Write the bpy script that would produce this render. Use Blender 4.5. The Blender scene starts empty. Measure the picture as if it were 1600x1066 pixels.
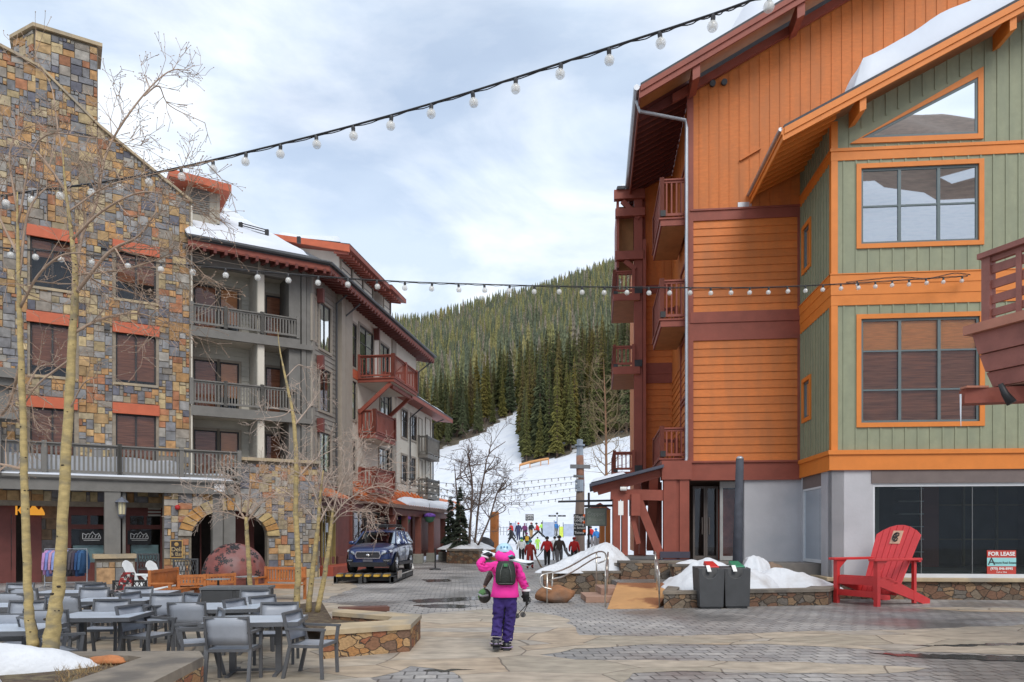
import bpy, bmesh, math, random
import numpy as np
from mathutils import Vector, Matrix, noise as mnoise
PI = math.pi
R = math.radians
sc = bpy.context.scene
COL = sc.collection
# ------------------------------------------------------------------ camera
FPX, HOR, EYE = 1180.0, 835.0, 1.9          # focal length (px of a 1600 wide frame), horizon row, eye height
cam = bpy.data.cameras.new("camera")
cam.sensor_width = 36.0
cam.lens = FPX / 1600 * 36
cam.shift_y = (HOR - 533) / 1600
cam.clip_start = 0.1
cam.clip_end = 4000
camo = bpy.data.objects.new("camera", cam)
COL.objects.link(camo)
camo.location = (0, 0, EYE)
camo.rotation_euler = (R(90), 0, 0)
sc.camera = camo
sc.view_settings.view_transform = 'Standard'
sc.view_settings.look = 'None'
sc.view_settings.gamma = 1
sc.view_settings.exposure = 1.02
# ------------------------------------------------------------------ sky and sun
SUN_EL, SUN_AZ = 46, 164      # azimuth clockwise from +Y: behind the camera, to its left
w = bpy.data.worlds.new("World")
sc.world = w
w.use_nodes = True
nt = w.node_tree
nt.nodes.clear()
N = nt.nodes.new
L = nt.links.new
wo = N('ShaderNodeOutputWorld'); bg = N('ShaderNodeBackground'); sky = N('ShaderNodeTexSky')
sky.sky_type = 'NISHITA'; sky.sun_disc = False
sky.sun_elevation = R(SUN_EL); sky.sun_rotation = R(SUN_AZ)
sky.altitude = 2900; sky.air_density = 1.0; sky.dust_density = 1.0
tc = N('ShaderNodeTexCoord'); mp = N('ShaderNodeMapping'); mp.inputs['Scale'].default_value = (1.0, 1.0, 2.6)
n1 = N('ShaderNodeTexNoise'); n1.inputs['Scale'].default_value = 1.7; n1.inputs['Detail'].default_value = 7; n1.inputs['Roughness'].default_value = .5
n1.inputs['Distortion'].default_value = .35
n2 = N('ShaderNodeTexNoise'); n2.inputs['Scale'].default_value = 2.6; n2.inputs['Detail'].default_value = 9; n2.inputs['Roughness'].default_value = .55; n2.inputs['Distortion'].default_value = .4
mp2 = N('ShaderNodeMapping'); mp2.inputs['Location'].default_value = (3.1, 1.7, .4); mp2.inputs['Scale'].default_value = (1, 1, 2.2)
L(tc.outputs['Generated'], mp.inputs['Vector']); L(mp.outputs[0], n1.inputs['Vector'])
L(tc.outputs['Generated'], mp2.inputs['Vector']); L(mp2.outputs[0], n2.inputs['Vector'])
cr = N('ShaderNodeValToRGB'); cr.color_ramp.elements[0].position = .36; cr.color_ramp.elements[1].position = .60
cr.color_ramp.elements[0].color = (.55, .55, .55, 1); cr.color_ramp.elements[1].color = (1, 1, 1, 1)
L(n1.outputs['Fac'], cr.inputs[0])
cc = N('ShaderNodeValToRGB')
cc.color_ramp.elements[0].position = .38; cc.color_ramp.elements[1].position = .62
cc.color_ramp.elements[0].color = (3.7, 4.35, 5.2, 1); cc.color_ramp.elements[1].color = (6.5, 6.75, 7.0, 1)
L(n2.outputs['Fac'], cc.inputs[0])
mx = N('ShaderNodeMixRGB'); L(cr.outputs[0], mx.inputs[0]); L(sky.outputs[0], mx.inputs[1]); L(cc.outputs[0], mx.inputs[2])
L(mx.outputs[0], bg.inputs[0]); bg.inputs[1].default_value = .10
L(bg.outputs[0], wo.inputs[0])
sun = bpy.data.lights.new("sun", 'SUN')
sun.energy = 1.05; sun.angle = R(32); sun.color = (1, .95, .88)
so = bpy.data.objects.new("sun", sun); COL.objects.link(so)
az, el = R(SUN_AZ), R(SUN_EL)
sd = Vector((math.sin(az) * math.cos(el), math.cos(az) * math.cos(el), math.sin(el)))
so.rotation_euler = sd.to_track_quat('Z', 'Y').to_euler()
so.location = (0, -20, 30)
# ------------------------------------------------------------------ geometry helpers
def P(px, py, Y): return Vector(((px - 800) / FPX * Y, Y, EYE - (py - HOR) / FPX * Y))
def Gd(px, py, z=0):
    Y = (EYE - z) * FPX / (py - HOR)
    return Vector(((px - 800) / FPX * Y, Y, z))

class Fr:
    """vertical plane frame: u runs along the wall, v into the building, z up"""
    def __init__(s, o, u, v=None):
        s.o = Vector((o[0], o[1], 0)); l = math.hypot(u[0], u[1]); s.u = Vector((u[0] / l, u[1] / l, 0))
        s.v = Vector((v[0], v[1], 0)).normalized() if v else Vector((-s.u.y, s.u.x, 0))
    def p(s, u, v, z): return s.o + s.u * u + s.v * v + Vector((0, 0, z))
    def U(s, px, v=0):
        k = (px - 800) / FPX; o = s.o + s.v * v
        return (k * o.y - o.x) / (s.u.x - k * s.u.y)
    def uz(s, px, py, v=0):
        u = s.U(px, v); Y = (s.o + s.v * v + s.u * u).y
        return u, EYE - (py - HOR) / FPX * Y
    def Z(s, px, py, v=0): return s.uz(px, py, v)[1]
W0 = Fr((0, 0), (1, 0))

class MB:
    def __init__(s): s.v = []; s.f = []; s.m = []; s.c = []; s.sm = []; s.mi = 0; s.col = None; s.smooth = False
    def face(s, idx):
        s.f.append(tuple(idx)); s.m.append(s.mi); s.c.append(s.col or (1, 1, 1)); s.sm.append(s.smooth)
    def poly(s, pts):
        b = len(s.v); s.v.extend([tuple(p) for p in pts]); s.face(range(b, b + len(pts)))
    def hexa(s, p):   # 8 points: bottom 4, top 4
        b = len(s.v); s.v.extend([tuple(q) for q in p])
        for q in ((3, 2, 1, 0), (4, 5, 6, 7), (0, 1, 5, 4), (1, 2, 6, 5), (2, 3, 7, 6), (3, 0, 4, 7)): s.face([b + i for i in q])
    def box(s, fr, u0, u1, v0, v1, z0, z1):
        s.hexa([fr.p(u0, v0, z0), fr.p(u1, v0, z0), fr.p(u1, v1, z0), fr.p(u0, v1, z0), fr.p(u0, v0, z1), fr.p(u1, v0, z1), fr.p(u1, v1, z1), fr.p(u0, v1, z1)])
    def bx(s, x0, x1, y0, y1, z0, z1): s.box(W0, x0, x1, y0, y1, z0, z1)
    def prism(s, fr, pts, v0, v1):   # polygon in (u,z), extruded along v
        n = len(pts); b = len(s.v)
        s.v.extend([tuple(fr.p(u, v0, z)) for u, z in pts] + [tuple(fr.p(u, v1, z)) for u, z in pts])
        s.face(range(b, b + n)); s.face([b + n + i for i in reversed(range(n))])
        for i in range(n):
            j = (i + 1) % n; s.face([b + i, b + n + i, b + n + j, b + j])
    def slab(s, pts, t):   # 3-d polygon given thickness t downward
        n = len(pts); b = len(s.v)
        s.v.extend([tuple(p) for p in pts] + [(p[0], p[1], p[2] - t) for p in pts])
        s.face(range(b, b + n)); s.face([b + n + i for i in reversed(range(n))])
        for i in range(n):
            j = (i + 1) % n; s.face([b + i, b + n + i, b + n + j, b + j])
    def tube(s, pts, r, n=6, cap=True):
        pts = [Vector(p) for p in pts]; m = len(pts)
        if not hasattr(r, '__len__'): r = [r] * m
        b = len(s.v); a = None
        for i, p in enumerate(pts):
            d = (pts[min(i + 1, m - 1)] - pts[max(i - 1, 0)])
            d = d.normalized() if d.length > 1e-9 else Vector((0, 0, 1))
            if a is None:
                a = d.cross(Vector((0, 0, 1)) if abs(d.z) < .9 else Vector((1, 0, 0))).normalized()
            else:
                a = (a - d * a.dot(d)); a = a.normalized() if a.length > 1e-6 else d.orthogonal().normalized()
            c = d.cross(a)
            for k in range(n):
                t = 2 * PI * k / n; s.v.append(tuple(p + (a * math.cos(t) + c * math.sin(t)) * r[i]))
        for i in range(m - 1):
            for k in range(n):
                k2 = (k + 1) % n; s.face((b + i * n + k, b + i * n + k2, b + (i + 1) * n + k2, b + (i + 1) * n + k))
        if cap and n > 2:
            s.face([b + k for k in reversed(range(n))]); s.face([b + (m - 1) * n + k for k in range(n)])
    def beam(s, p0, p1, w, h, up=(0, 0, 1)):
        p0 = Vector(p0); p1 = Vector(p1); d = (p1 - p0).normalized(); up = Vector(up)
        a = d.cross(up)
        if a.length < 1e-4: a = d.cross(Vector((1, 0, 0)))
        a.normalize(); c = a.cross(d).normalized(); a = a * w / 2; c = c * h / 2
        s.hexa([p0 - a - c, p0 + a - c, p1 + a - c, p1 - a - c, p0 - a + c, p0 + a + c, p1 + a + c, p1 - a + c])
    def lathe(s, c, prof, n=16, z=Vector((0, 0, 1))):   # prof: (r, h) along z
        z = Vector(z).normalized(); a = z.orthogonal().normalized(); e = z.cross(a); c = Vector(c); b = len(s.v); m = len(prof)
        for r, h in prof:
            for k in range(n):
                t = 2 * PI * k / n; s.v.append(tuple(c + z * h + (a * math.cos(t) + e * math.sin(t)) * r))
        for i in range(m - 1):
            for k in range(n):
                k2 = (k + 1) % n; s.face((b + i * n + k, b + i * n + k2, b + (i + 1) * n + k2, b + (i + 1) * n + k))
        if prof[0][0] > 1e-4: s.face([b + k for k in reversed(range(n))])
        if prof[-1][0] > 1e-4: s.face([b + (m - 1) * n + k for k in range(n)])
    def ball(s, c, r, n=10, m=6, sc=(1, 1, 1)):
        b = len(s.v); c = Vector(c)
        for i in range(m + 1):
            t = PI * i / m
            for k in range(n):
                q = 2 * PI * k / n
                s.v.append((c.x + r * sc[0] * math.sin(t) * math.cos(q), c.y + r * sc[1] * math.sin(t) * math.sin(q), c.z + r * sc[2] * math.cos(t)))
        for i in range(m):
            for k in range(n):
                k2 = (k + 1) % n; s.face((b + i * n + k, b + (i + 1) * n + k, b + (i + 1) * n + k2, b + i * n + k2))
    def build(s, name, mats, parent=None, bevel=0):
        me = bpy.data.meshes.new(name); me.from_pydata(s.v, [], s.f)
        if not isinstance(mats, (list, tuple)): mats = [mats]
        for m in mats: me.materials.append(m)
        me.polygons.foreach_set('material_index', s.m)
        me.polygons.foreach_set('use_smooth', s.sm)
        if any(c != (1, 1, 1) for c in s.c) or any(m.name in ATTRM for m in mats):
            ca = me.color_attributes.new('Col', 'FLOAT_COLOR', 'CORNER')
            arr = []
            for f, c in zip(s.f, s.c): arr.extend((c[0], c[1], c[2], 1.0) * len(f))
            ca.data.foreach_set('color', arr)
        me.update()
        o = bpy.data.objects.new(name, me); COL.objects.link(o)
        if bevel:
            bm = o.modifiers.new('bevel', 'BEVEL'); bm.width = bevel; bm.segments = 2; bm.limit_method = 'ANGLE'
        if parent is not None:
            o.parent = parent; o.matrix_parent_inverse = wm(parent).inverted()
        return o
def wm(o):
    m = Matrix.LocRotScale(o.location, o.rotation_euler, o.scale)
    return (wm(o.parent) @ o.matrix_parent_inverse @ m) if o.parent else m
def tag(o, label, cat, group=None, kind=None):
    if label: o['label'] = label
    if cat: o['category'] = cat
    if group: o['group'] = group
    if kind: o['kind'] = kind
    if o.type == 'MESH' and o.parent is None and cat and len(o.data.vertices) and o.location.length == 0:
        me = o.data; n = len(me.vertices); a = np.empty(n * 3, 'f'); me.vertices.foreach_get('co', a); a = a.reshape(-1, 3)
        c = Vector(((a[:, 0].min() + a[:, 0].max()) / 2, (a[:, 1].min() + a[:, 1].max()) / 2, a[:, 2].min()))
        me.transform(Matrix.Translation(-c)); o.location = [float(x) for x in c]
    return o
def struct(o): o['kind'] = 'structure'; return o
def thing(name, loc, label, cat, group=None, rz=0):
    o = bpy.data.objects.new(name, None); COL.objects.link(o); o.location = loc; o.rotation_euler = (0, 0, rz); o.empty_display_size = .2
    return tag(o, label, cat, group)
def kids(o): return [c for c in bpy.data.objects if c.parent == o]
KID = {}
def dup(o, loc=None, rz=None, label=None, group=None, scale=None, parent=None):
    c = o.copy(); COL.objects.link(c)
    if parent is not None: c.parent = parent
    if loc is not None: c.location = loc
    if rz is not None: c.rotation_euler = (0, 0, rz)
    if scale is not None: c.scale = scale
    if label: c['label'] = label
    if group: c['group'] = group
    if o.name not in KID: KID[o.name] = kids(o)
    for k in KID[o.name]: dup(k, parent=c)
    return c
# ------------------------------------------------------------------ materials
MATS = {}
ATTRM = set()
def mat(name, col, rough=.7, var=.15, scale=3.0, bump=.0, bscale=None, metal=0, stretch=(1, 1, 1), spec=.5, detail=6, second=None, sec=(.5, .62), attr=False, sstretch=None):
    if name in MATS: return MATS[name]
    m = bpy.data.materials.new(name); m.use_nodes = True; t = m.node_tree; b = t.nodes['Principled BSDF']
    n = t.nodes.new; l = t.links.new
    tc = n('ShaderNodeTexCoord'); mp = n('ShaderNodeMapping'); mp.inputs['Scale'].default_value = stretch
    l(tc.outputs['Object'], mp.inputs['Vector'])
    no = n('ShaderNodeTexNoise'); no.inputs['Scale'].default_value = scale; no.inputs['Detail'].default_value = detail; no.inputs['Roughness'].default_value = .6
    l(mp.outputs[0], no.inputs['Vector'])
    r = n('ShaderNodeValToRGB'); e = r.color_ramp.elements
    e[0].position = .3; e[1].position = .7
    e[0].color = (*[c * (1 - var) for c in col], 1); e[1].color = (*[min(1, c * (1 + var)) for c in col], 1)
    l(no.outputs['Fac'], r.inputs[0]); out = r.outputs[0]
    if second:
        n3 = n('ShaderNodeTexNoise'); n3.inputs['Scale'].default_value = scale * .45; n3.inputs['Detail'].default_value = 8
        mp3 = n('ShaderNodeMapping'); mp3.inputs['Scale'].default_value = sstretch or stretch; l(tc.outputs['Object'], mp3.inputs['Vector']); l(mp3.outputs[0], n3.inputs['Vector']); r3 = n('ShaderNodeValToRGB'); r3.color_ramp.elements[0].position = sec[0]; r3.color_ramp.elements[1].position = sec[1]
        l(n3.outputs['Fac'], r3.inputs[0]); mm = n('ShaderNodeMixRGB'); l(r3.outputs[0], mm.inputs[0]); l(out, mm.inputs[1]); mm.inputs[2].default_value = (*second, 1); out = mm.outputs[0]
    if attr:
        ATTRM.add(name); at = n('ShaderNodeAttribute'); at.attribute_name = 'Col'; m3 = n('ShaderNodeMixRGB'); m3.blend_type = 'MULTIPLY'; m3.inputs[0].default_value = 1; l(out, m3.inputs[1]); l(at.outputs['Color'], m3.inputs[2]); out = m3.outputs[0]
    l(out, b.inputs['Base Color'])
    b.inputs['Roughness'].default_value = rough; b.inputs['Metallic'].default_value = metal
    b.inputs['Specular IOR Level'].default_value = spec
    if bump:
        n2 = n('ShaderNodeTexNoise'); n2.inputs['Scale'].default_value = bscale or scale * 4; n2.inputs['Detail'].default_value = 6
        l(mp.outputs[0], n2.inputs['Vector']); bu = n('ShaderNodeBump'); bu.inputs['Strength'].default_value = bump; bu.inputs['Distance'].default_value = .02
        l(n2.outputs['Fac'], bu.inputs['Height']); l(bu.outputs[0], b.inputs['Normal'])
    MATS[name] = m
    return m
def attrmat(name, rough=.85, scale=5, var=.35, bump=.5):
    m = bpy.data.materials.new(name); m.use_nodes = True; t = m.node_tree; b = t.nodes['Principled BSDF']; n = t.nodes.new; l = t.links.new
    a = n('ShaderNodeAttribute'); a.attribute_name = 'Col'
    tc = n('ShaderNodeTexCoord'); no = n('ShaderNodeTexNoise'); no.inputs['Scale'].default_value = scale; no.inputs['Detail'].default_value = 8
    l(tc.outputs['Object'], no.inputs['Vector'])
    r = n('ShaderNodeMapRange'); r.inputs['From Min'].default_value = .3; r.inputs['From Max'].default_value = .7; r.inputs['To Min'].default_value = 1 - var; r.inputs['To Max'].default_value = 1 + var
    l(no.outputs['Fac'], r.inputs['Value'])
    mu = n('ShaderNodeVectorMath'); mu.operation = 'SCALE'; l(a.outputs['Color'], mu.inputs[0]); l(r.outputs[0], mu.inputs['Scale'])
    l(mu.outputs[0], b.inputs['Base Color']); b.inputs['Roughness'].default_value = rough
    bu = n('ShaderNodeBump'); bu.inputs['Strength'].default_value = bump; bu.inputs['Distance'].default_value = .03
    l(no.outputs['Fac'], bu.inputs['Height']); l(bu.outputs[0], b.inputs['Normal'])
    MATS[name] = m
    return m
def cellmat(name, cols, scale, mortar, mw=.04, rough=.85, stretch=(1, 1, 1), bump=.8, rand=1.0, dist=.03):
    """rubble or flagstones: voronoi cells, each its own colour, with joints"""
    m = bpy.data.materials.new(name); m.use_nodes = True; t = m.node_tree; b = t.nodes['Principled BSDF']; n = t.nodes.new; l = t.links.new
    tc = n('ShaderNodeTexCoord'); mp = n('ShaderNodeMapping'); mp.inputs['Scale'].default_value = stretch; l(tc.outputs['Object'], mp.inputs['Vector'])
    no = n('ShaderNodeTexNoise'); no.inputs['Scale'].default_value = scale * 1.7; no.inputs['Detail'].default_value = 5; l(mp.outputs[0], no.inputs['Vector'])
    ad = n('ShaderNodeMixRGB'); ad.blend_type = 'LINEAR_LIGHT'; ad.inputs[0].default_value = dist * 2; l(mp.outputs[0], ad.inputs[1]); l(no.outputs['Color'], ad.inputs[2])
    v1 = n('ShaderNodeTexVoronoi'); v1.inputs['Scale'].default_value = scale; v1.inputs['Randomness'].default_value = rand
    v2 = n('ShaderNodeTexVoronoi'); v2.feature = 'DISTANCE_TO_EDGE'; v2.inputs['Scale'].default_value = scale; v2.inputs['Randomness'].default_value = rand
    l(ad.outputs[0], v1.inputs['Vector']); l(ad.outputs[0], v2.inputs['Vector'])
    sp = n('ShaderNodeSeparateColor'); l(v1.outputs['Color'], sp.inputs[0])
    r = n('ShaderNodeValToRGB'); r.color_ramp.interpolation = 'CONSTANT'
    while len(r.color_ramp.elements) < len(cols): r.color_ramp.elements.new(.5)
    for i, c in enumerate(cols): r.color_ramp.elements[i].position = i / len(cols); r.color_ramp.elements[i].color = (*c, 1)
    l(sp.outputs[0], r.inputs[0])
    n3 = n('ShaderNodeTexNoise'); n3.inputs['Scale'].default_value = scale * 5; n3.inputs['Detail'].default_value = 8; l(mp.outputs[0], n3.inputs['Vector'])
    mr = n('ShaderNodeMapRange'); mr.inputs['From Min'].default_value = .3; mr.inputs['From Max'].default_value = .7; mr.inputs['To Min'].default_value = .72; mr.inputs['To Max'].default_value = 1.22
    l(n3.outputs['Fac'], mr.inputs['Value'])
    mu = n('ShaderNodeVectorMath'); mu.operation = 'SCALE'; l(r.outputs[0], mu.inputs[0]); l(mr.outputs[0], mu.inputs['Scale'])
    e = n('ShaderNodeMapRange'); e.inputs['From Min'].default_value = mw * .4; e.inputs['From Max'].default_value = mw; l(v2.outputs['Distance'], e.inputs['Value'])
    mm = n('ShaderNodeMixRGB'); l(e.outputs[0], mm.inputs[0]); mm.inputs[1].default_value = (*mortar, 1); l(mu.outputs[0], mm.inputs[2])
    l(mm.outputs[0], b.inputs['Base Color']); b.inputs['Roughness'].default_value = rough
    am = n('ShaderNodeMath'); am.operation = 'MULTIPLY_ADD'; am.inputs[1].default_value = .25; l(n3.outputs['Fac'], am.inputs[0]); l(e.outputs[0], am.inputs[2])
    bu = n('ShaderNodeBump'); bu.inputs['Strength'].default_value = bump; bu.inputs['Distance'].default_value = .03; l(am.outputs[0], bu.inputs['Height']); l(bu.outputs[0], b.inputs['Normal'])
    MATS[name] = m
    return m
def glassmat(name, tint=(.55, .6, .6), refl=1.6, rough=.01, base=.04):
    m = bpy.data.materials.new(name); m.use_nodes = True; t = m.node_tree; n = t.nodes.new; l = t.links.new
    out = t.nodes['Material Output']; t.nodes.remove(t.nodes['Principled BSDF'])
    tr = n('ShaderNodeBsdfTransparent'); tr.inputs[0].default_value = (*tint, 1)
    gl = n('ShaderNodeBsdfGlossy'); gl.inputs['Roughness'].default_value = rough; gl.inputs['Color'].default_value = (.9, .95, 1, 1)
    fr = n('ShaderNodeFresnel'); fr.inputs[0].default_value = 1.5
    mu = n('ShaderNodeMath'); mu.operation = 'MULTIPLY_ADD'; mu.inputs[1].default_value = refl; mu.inputs[2].default_value = base; mu.use_clamp = True; l(fr.outputs[0], mu.inputs[0])
    mx = n('ShaderNodeMixShader'); l(mu.outputs[0], mx.inputs[0]); l(tr.outputs[0], mx.inputs[1]); l(gl.outputs[0], mx.inputs[2]); l(mx.outputs[0], out.inputs[0])
    MATS[name] = m
    return m
ORANGE = mat('orange_paint', (.58, .165, .030), .62, .10, 5, .22, 30, stretch=(1, 1, 3), second=(.46, .145, .035), sec=(.42, .75), attr=True, sstretch=(1.2, 1.2, .25))
OTRIM = mat('orange_trim_paint', (.66, .20, .028), .55, .07, 2.5, .08, 40)
REDW = mat('red_brown_paint', (.255, .062, .038), .6, .14, 2.5, .12, 30)
REDD = mat('dark_red_paint', (.15, .04, .032), .6, .15, 3, .1)
CORAL = mat('coral_red_paint', (.50, .115, .05), .6, .12, 3, .1)
GREEN = mat('sage_green_paint', (.27, .285, .185), .65, .08, 5, .15, 30, second=(.225, .245, .165), sec=(.42, .75), sstretch=(1.2, 1.2, .3))
SOFFIT = mat('tan_soffit_boards', (.38, .17, .06), .7, .15, 2.5, .1)
GREYW = mat('grey_green_paint', (.165, .158, .145), .7, .13, 2.5, .12)
GREYL = mat('pale_grey_siding', (.50, .48, .42), .7, .08, 2.5, .1)
GREYM = mat('mid_grey_siding', (.26, .24, .21), .7, .10, 2.5, .1)
CREAM = mat('cream_stucco', (.60, .56, .48), .85, .06, 1.5, .25, 25)
TAUPE = mat('taupe_trim', (.32, .28, .23), .7, .08, 2.5, .1)
CONC = mat('painted_concrete', (.46, .46, .48), .8, .08, 1.2, .2, 14, second=(.40, .41, .44))
STEEL = mat('galvanised_steel', (.42, .44, .47), .4, .1, 4, metal=.7)
STAIN = mat('stainless_rail', (.60, .57, .52), .3, .06, 5, metal=.9)
BLACK = mat('black_metal', (.02, .02, .022), .5, .2, 5)
DKGREY = mat('charcoal_plastic', (.055, .057, .06), .55, .12, 4, .08)
WFRAME = mat('grey_green_window_frame', (.11, .145, .15), .5, .08, 4)
WFD = mat('dark_window_frame', (.035, .03, .03), .5, .1, 4)
WHITEF = mat('white_window_frame', (.62, .64, .66), .5, .05, 4)
BLIND = mat('brown_blind', (.38, .145, .07), .8, .42, 2.2, .5, 40, stretch=(.6, .6, 9))
BLINDO = mat('orange_blind', (.62, .27, .10), .8, .15, 3, .3, 40, stretch=(1, 1, 14))
ROOM = mat('dark_room', (.03, .03, .032), .9, .3, 2)
SNOW = mat('snow', (.66, .69, .74), .75, .04, .8, .5, 5, second=(.60, .64, .71))
SNOWD = mat('dirty_snow', (.64, .66, .69), .8, .06, 3, 1.0, 11, second=(.42, .39, .36), sec=(.56, .80))
GLASS = glassmat('window_glass', (.95, .96, .96), 1.4, .01, .0)
SHOPG = glassmat('shop_glass', (.66, .74, .72), .8, .01, .0)
REFG = glassmat('mirroring_glass', (.5, .5, .5), 3.0, .01, .5)
SHINGLE = mat('grey_roofing', (.075, .078, .085), .85, .2, 6, .3)
STONE = attrmat('stone_block', .85, 4.5, .32, .6)
MORTAR = mat('mortar', (.20, .17, .13), .95, .2, 6, .3)
CAP = mat('sandstone_cap', (.42, .33, .21), .8, .16, 3, .35, 14, second=(.30, .26, .20))
CAPG = mat('weathered_sandstone_cap', (.20, .17, .135), .8, .22, 3, .4, 14, second=(.115, .10, .085))
WARMR = cellmat('warm_rubble_stone', [(.38, .19, .07), (.30, .16, .07), (.22, .11, .06), (.34, .23, .12), (.17, .10, .065), (.40, .25, .12), (.26, .10, .05)], 4.4, (.07, .05, .035), .04, stretch=(1, 1, 1.6))
RUBBLE = cellmat('rubble_stone', [(.13, .075, .045), (.21, .13, .075), (.18, .14, .10), (.12, .09, .065), (.25, .16, .09), (.14, .12, .10), (.17, .09, .055)], 3.6, (.05, .038, .028), .045, stretch=(1, 1, 1.5))
SOIL = mat('mulch_soil', (.075, .05, .032), .95, .5, 14, .9, 30, second=(.14, .11, .06))
BARK = mat('aspen_bark', (.42, .32, .14), .8, .28, 9, .35, 30, stretch=(1, 1, 2.2), second=(.24, .20, .12), sec=(.48, .66))
BARKD = mat('bark_scar', (.03, .022, .016), .9, .3, 8)
TWIG = mat('twig_bark', (.36, .26, .19), .85, .25, 5)
TWIGL = mat('pale_twig_bark', (.42, .33, .27), .85, .2, 5)
BULB = None
# ================================================================== GROUND AND TERRAIN
rnd = random.Random(7)
def pavermat():
    m = bpy.data.materials.new('paver_blocks'); m.use_nodes = True; t = m.node_tree; b = t.nodes['Principled BSDF']; n = t.nodes.new; l = t.links.new
    tc = n('ShaderNodeTexCoord'); mp = n('ShaderNodeMapping'); mp.inputs['Rotation'].default_value = (0, 0, R(-4)); l(tc.outputs['Object'], mp.inputs[0])
    no = n('ShaderNodeTexNoise'); no.inputs['Scale'].default_value = .5; no.inputs['Detail'].default_value = 3; l(mp.outputs[0], no.inputs['Vector'])
    ad = n('ShaderNodeMixRGB'); ad.blend_type = 'LINEAR_LIGHT'; ad.inputs[0].default_value = .05; l(mp.outputs[0], ad.inputs[1]); l(no.outputs['Color'], ad.inputs[2])
    br = n('ShaderNodeTexBrick'); br.inputs['Scale'].default_value = 1; br.inputs['Brick Width'].default_value = .30; br.inputs['Row Height'].default_value = .27
    br.inputs['Mortar Size'].default_value = .016; br.inputs['Mortar Smooth'].default_value = .4; br.inputs['Color1'].default_value = (.32, .30, .28, 1); br.inputs['Color2'].default_value = (.225, .215, .21, 1)
    br.inputs['Mortar'].default_value = (.08, .075, .07, 1); l(ad.outputs[0], br.inputs['Vector'])
    n2 = n('ShaderNodeTexNoise'); n2.inputs['Scale'].default_value = .35; n2.inputs['Detail'].default_value = 8; l(tc.outputs['Object'], n2.inputs['Vector'])
    r2 = n('ShaderNodeMapRange'); r2.inputs['From Min'].default_value = .35; r2.inputs['From Max'].default_value = .65; r2.inputs['To Min'].default_value = .72; r2.inputs['To Max'].default_value = 1.3; l(n2.outputs['Fac'], r2.inputs[0])
    n3 = n('ShaderNodeTexNoise'); n3.inputs['Scale'].default_value = 9; n3.inputs['Detail'].default_value = 8; l(tc.outputs['Object'], n3.inputs['Vector'])
    r3 = n('ShaderNodeMapRange'); r3.inputs['From Min'].default_value = .3; r3.inputs['From Max'].default_value = .7; r3.inputs['To Min'].default_value = .8; r3.inputs['To Max'].default_value = 1.2; l(n3.outputs['Fac'], r3.inputs[0])
    ml = n('ShaderNodeMath'); ml.operation = 'MULTIPLY'; l(r2.outputs[0], ml.inputs[0]); l(r3.outputs[0], ml.inputs[1])
    mu = n('ShaderNodeVectorMath'); mu.operation = 'SCALE'; l(br.outputs[0], mu.inputs[0]); l(ml.outputs[0], mu.inputs['Scale'])
    mr = n('ShaderNodeMapRange'); mr.inputs['From Min'].default_value = .4; mr.inputs['From Max'].default_value = .6; mr.inputs['To Min'].default_value = .28; mr.inputs['To Max'].default_value = .7; l(n2.outputs['Fac'], mr.inputs[0])
    l(mr.outputs[0], b.inputs['Roughness'])
    l(mu.outputs[0], b.inputs['Base Color'])
    bu = n('ShaderNodeBump'); bu.inputs['Strength'].default_value = .5; bu.inputs['Distance'].default_value = .01; bu.invert = True; l(br.outputs['Fac'], bu.inputs['Height']); l(bu.outputs[0], b.inputs['Normal'])
    return m
PAVER = pavermat()
FLAG = cellmat('flagstone', [(.37, .31, .24), (.40, .34, .265), (.33, .285, .22), (.38, .30, .215), (.35, .31, .26), (.41, .345, .265)], .80, (.17, .14, .11), .010, rough=.6, bump=.4, rand=1.0, dist=.02, stretch=(.7, 1.15, 1))
g = MB(); g.poly([(-70, -60, 0), (70, -60, 0), (70, 57.5, 0), (-70, 57.5, 0)]); struct(g.build('plaza_ground', PAVER))
def rough_edge(pts, step=.35, amp=.10, seed=0):
    out = []; r = random.Random(seed)
    for i in range(len(pts)):
        a, b = pts[i], pts[(i + 1) % len(pts)]; n = max(1, int((b - a).length / step))
        for k in range(n):
            p = a.lerp(b, k / n); d = (b - a).normalized(); q = Vector((-d.y, d.x, 0)); out.append(p + q * r.uniform(-amp, amp))
    return out
def sheet(name, pix, m, z, seed=1, amp=.1, step=.35):
    pts = rough_edge([Gd(*p) for p in pix], step, amp, seed); mb = MB(); mb.poly([(p.x, p.y, z) for p in pts]); return struct(mb.build(name, m))
sheet('flagstone_paving', [(-420, 1500), (-700, 975), (-100, 955), (160, 945), (420, 925), (470, 905), (530, 903), (560, 917), (500, 940), (560, 948), (640, 962), (700, 956), (790, 950), (880, 965), (905, 992), (1040, 994), (1130, 992), (1300, 986), (1450, 983),
    (1620, 976), (1800, 974), (1800, 1027), (1600, 1024), (1440, 1019), (1280, 1011), (1190, 1007), (1000, 1008), (900, 1014), (842, 1024), (900, 1031), (1100, 1033), (1300, 1036), (1440, 1043), (1400, 1052), (1200, 1053),
    (1060, 1047), (985, 1052), (960, 1078), (900, 1150), (780, 1110), (715, 1050), (680, 1043), (640, 1041), (590, 1060), (560, 1120), (520, 1500)], FLAG, .004, 3)
sheet('flagstone_border', [(1430, 950), (1500, 955), (1620, 958), (1750, 957), (1750, 949), (1620, 951), (1500, 949)], FLAG, .004, 4)
PUD = mat('puddle_water', (.07, .066, .06), .14, .3, 3, spec=.5)
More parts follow.
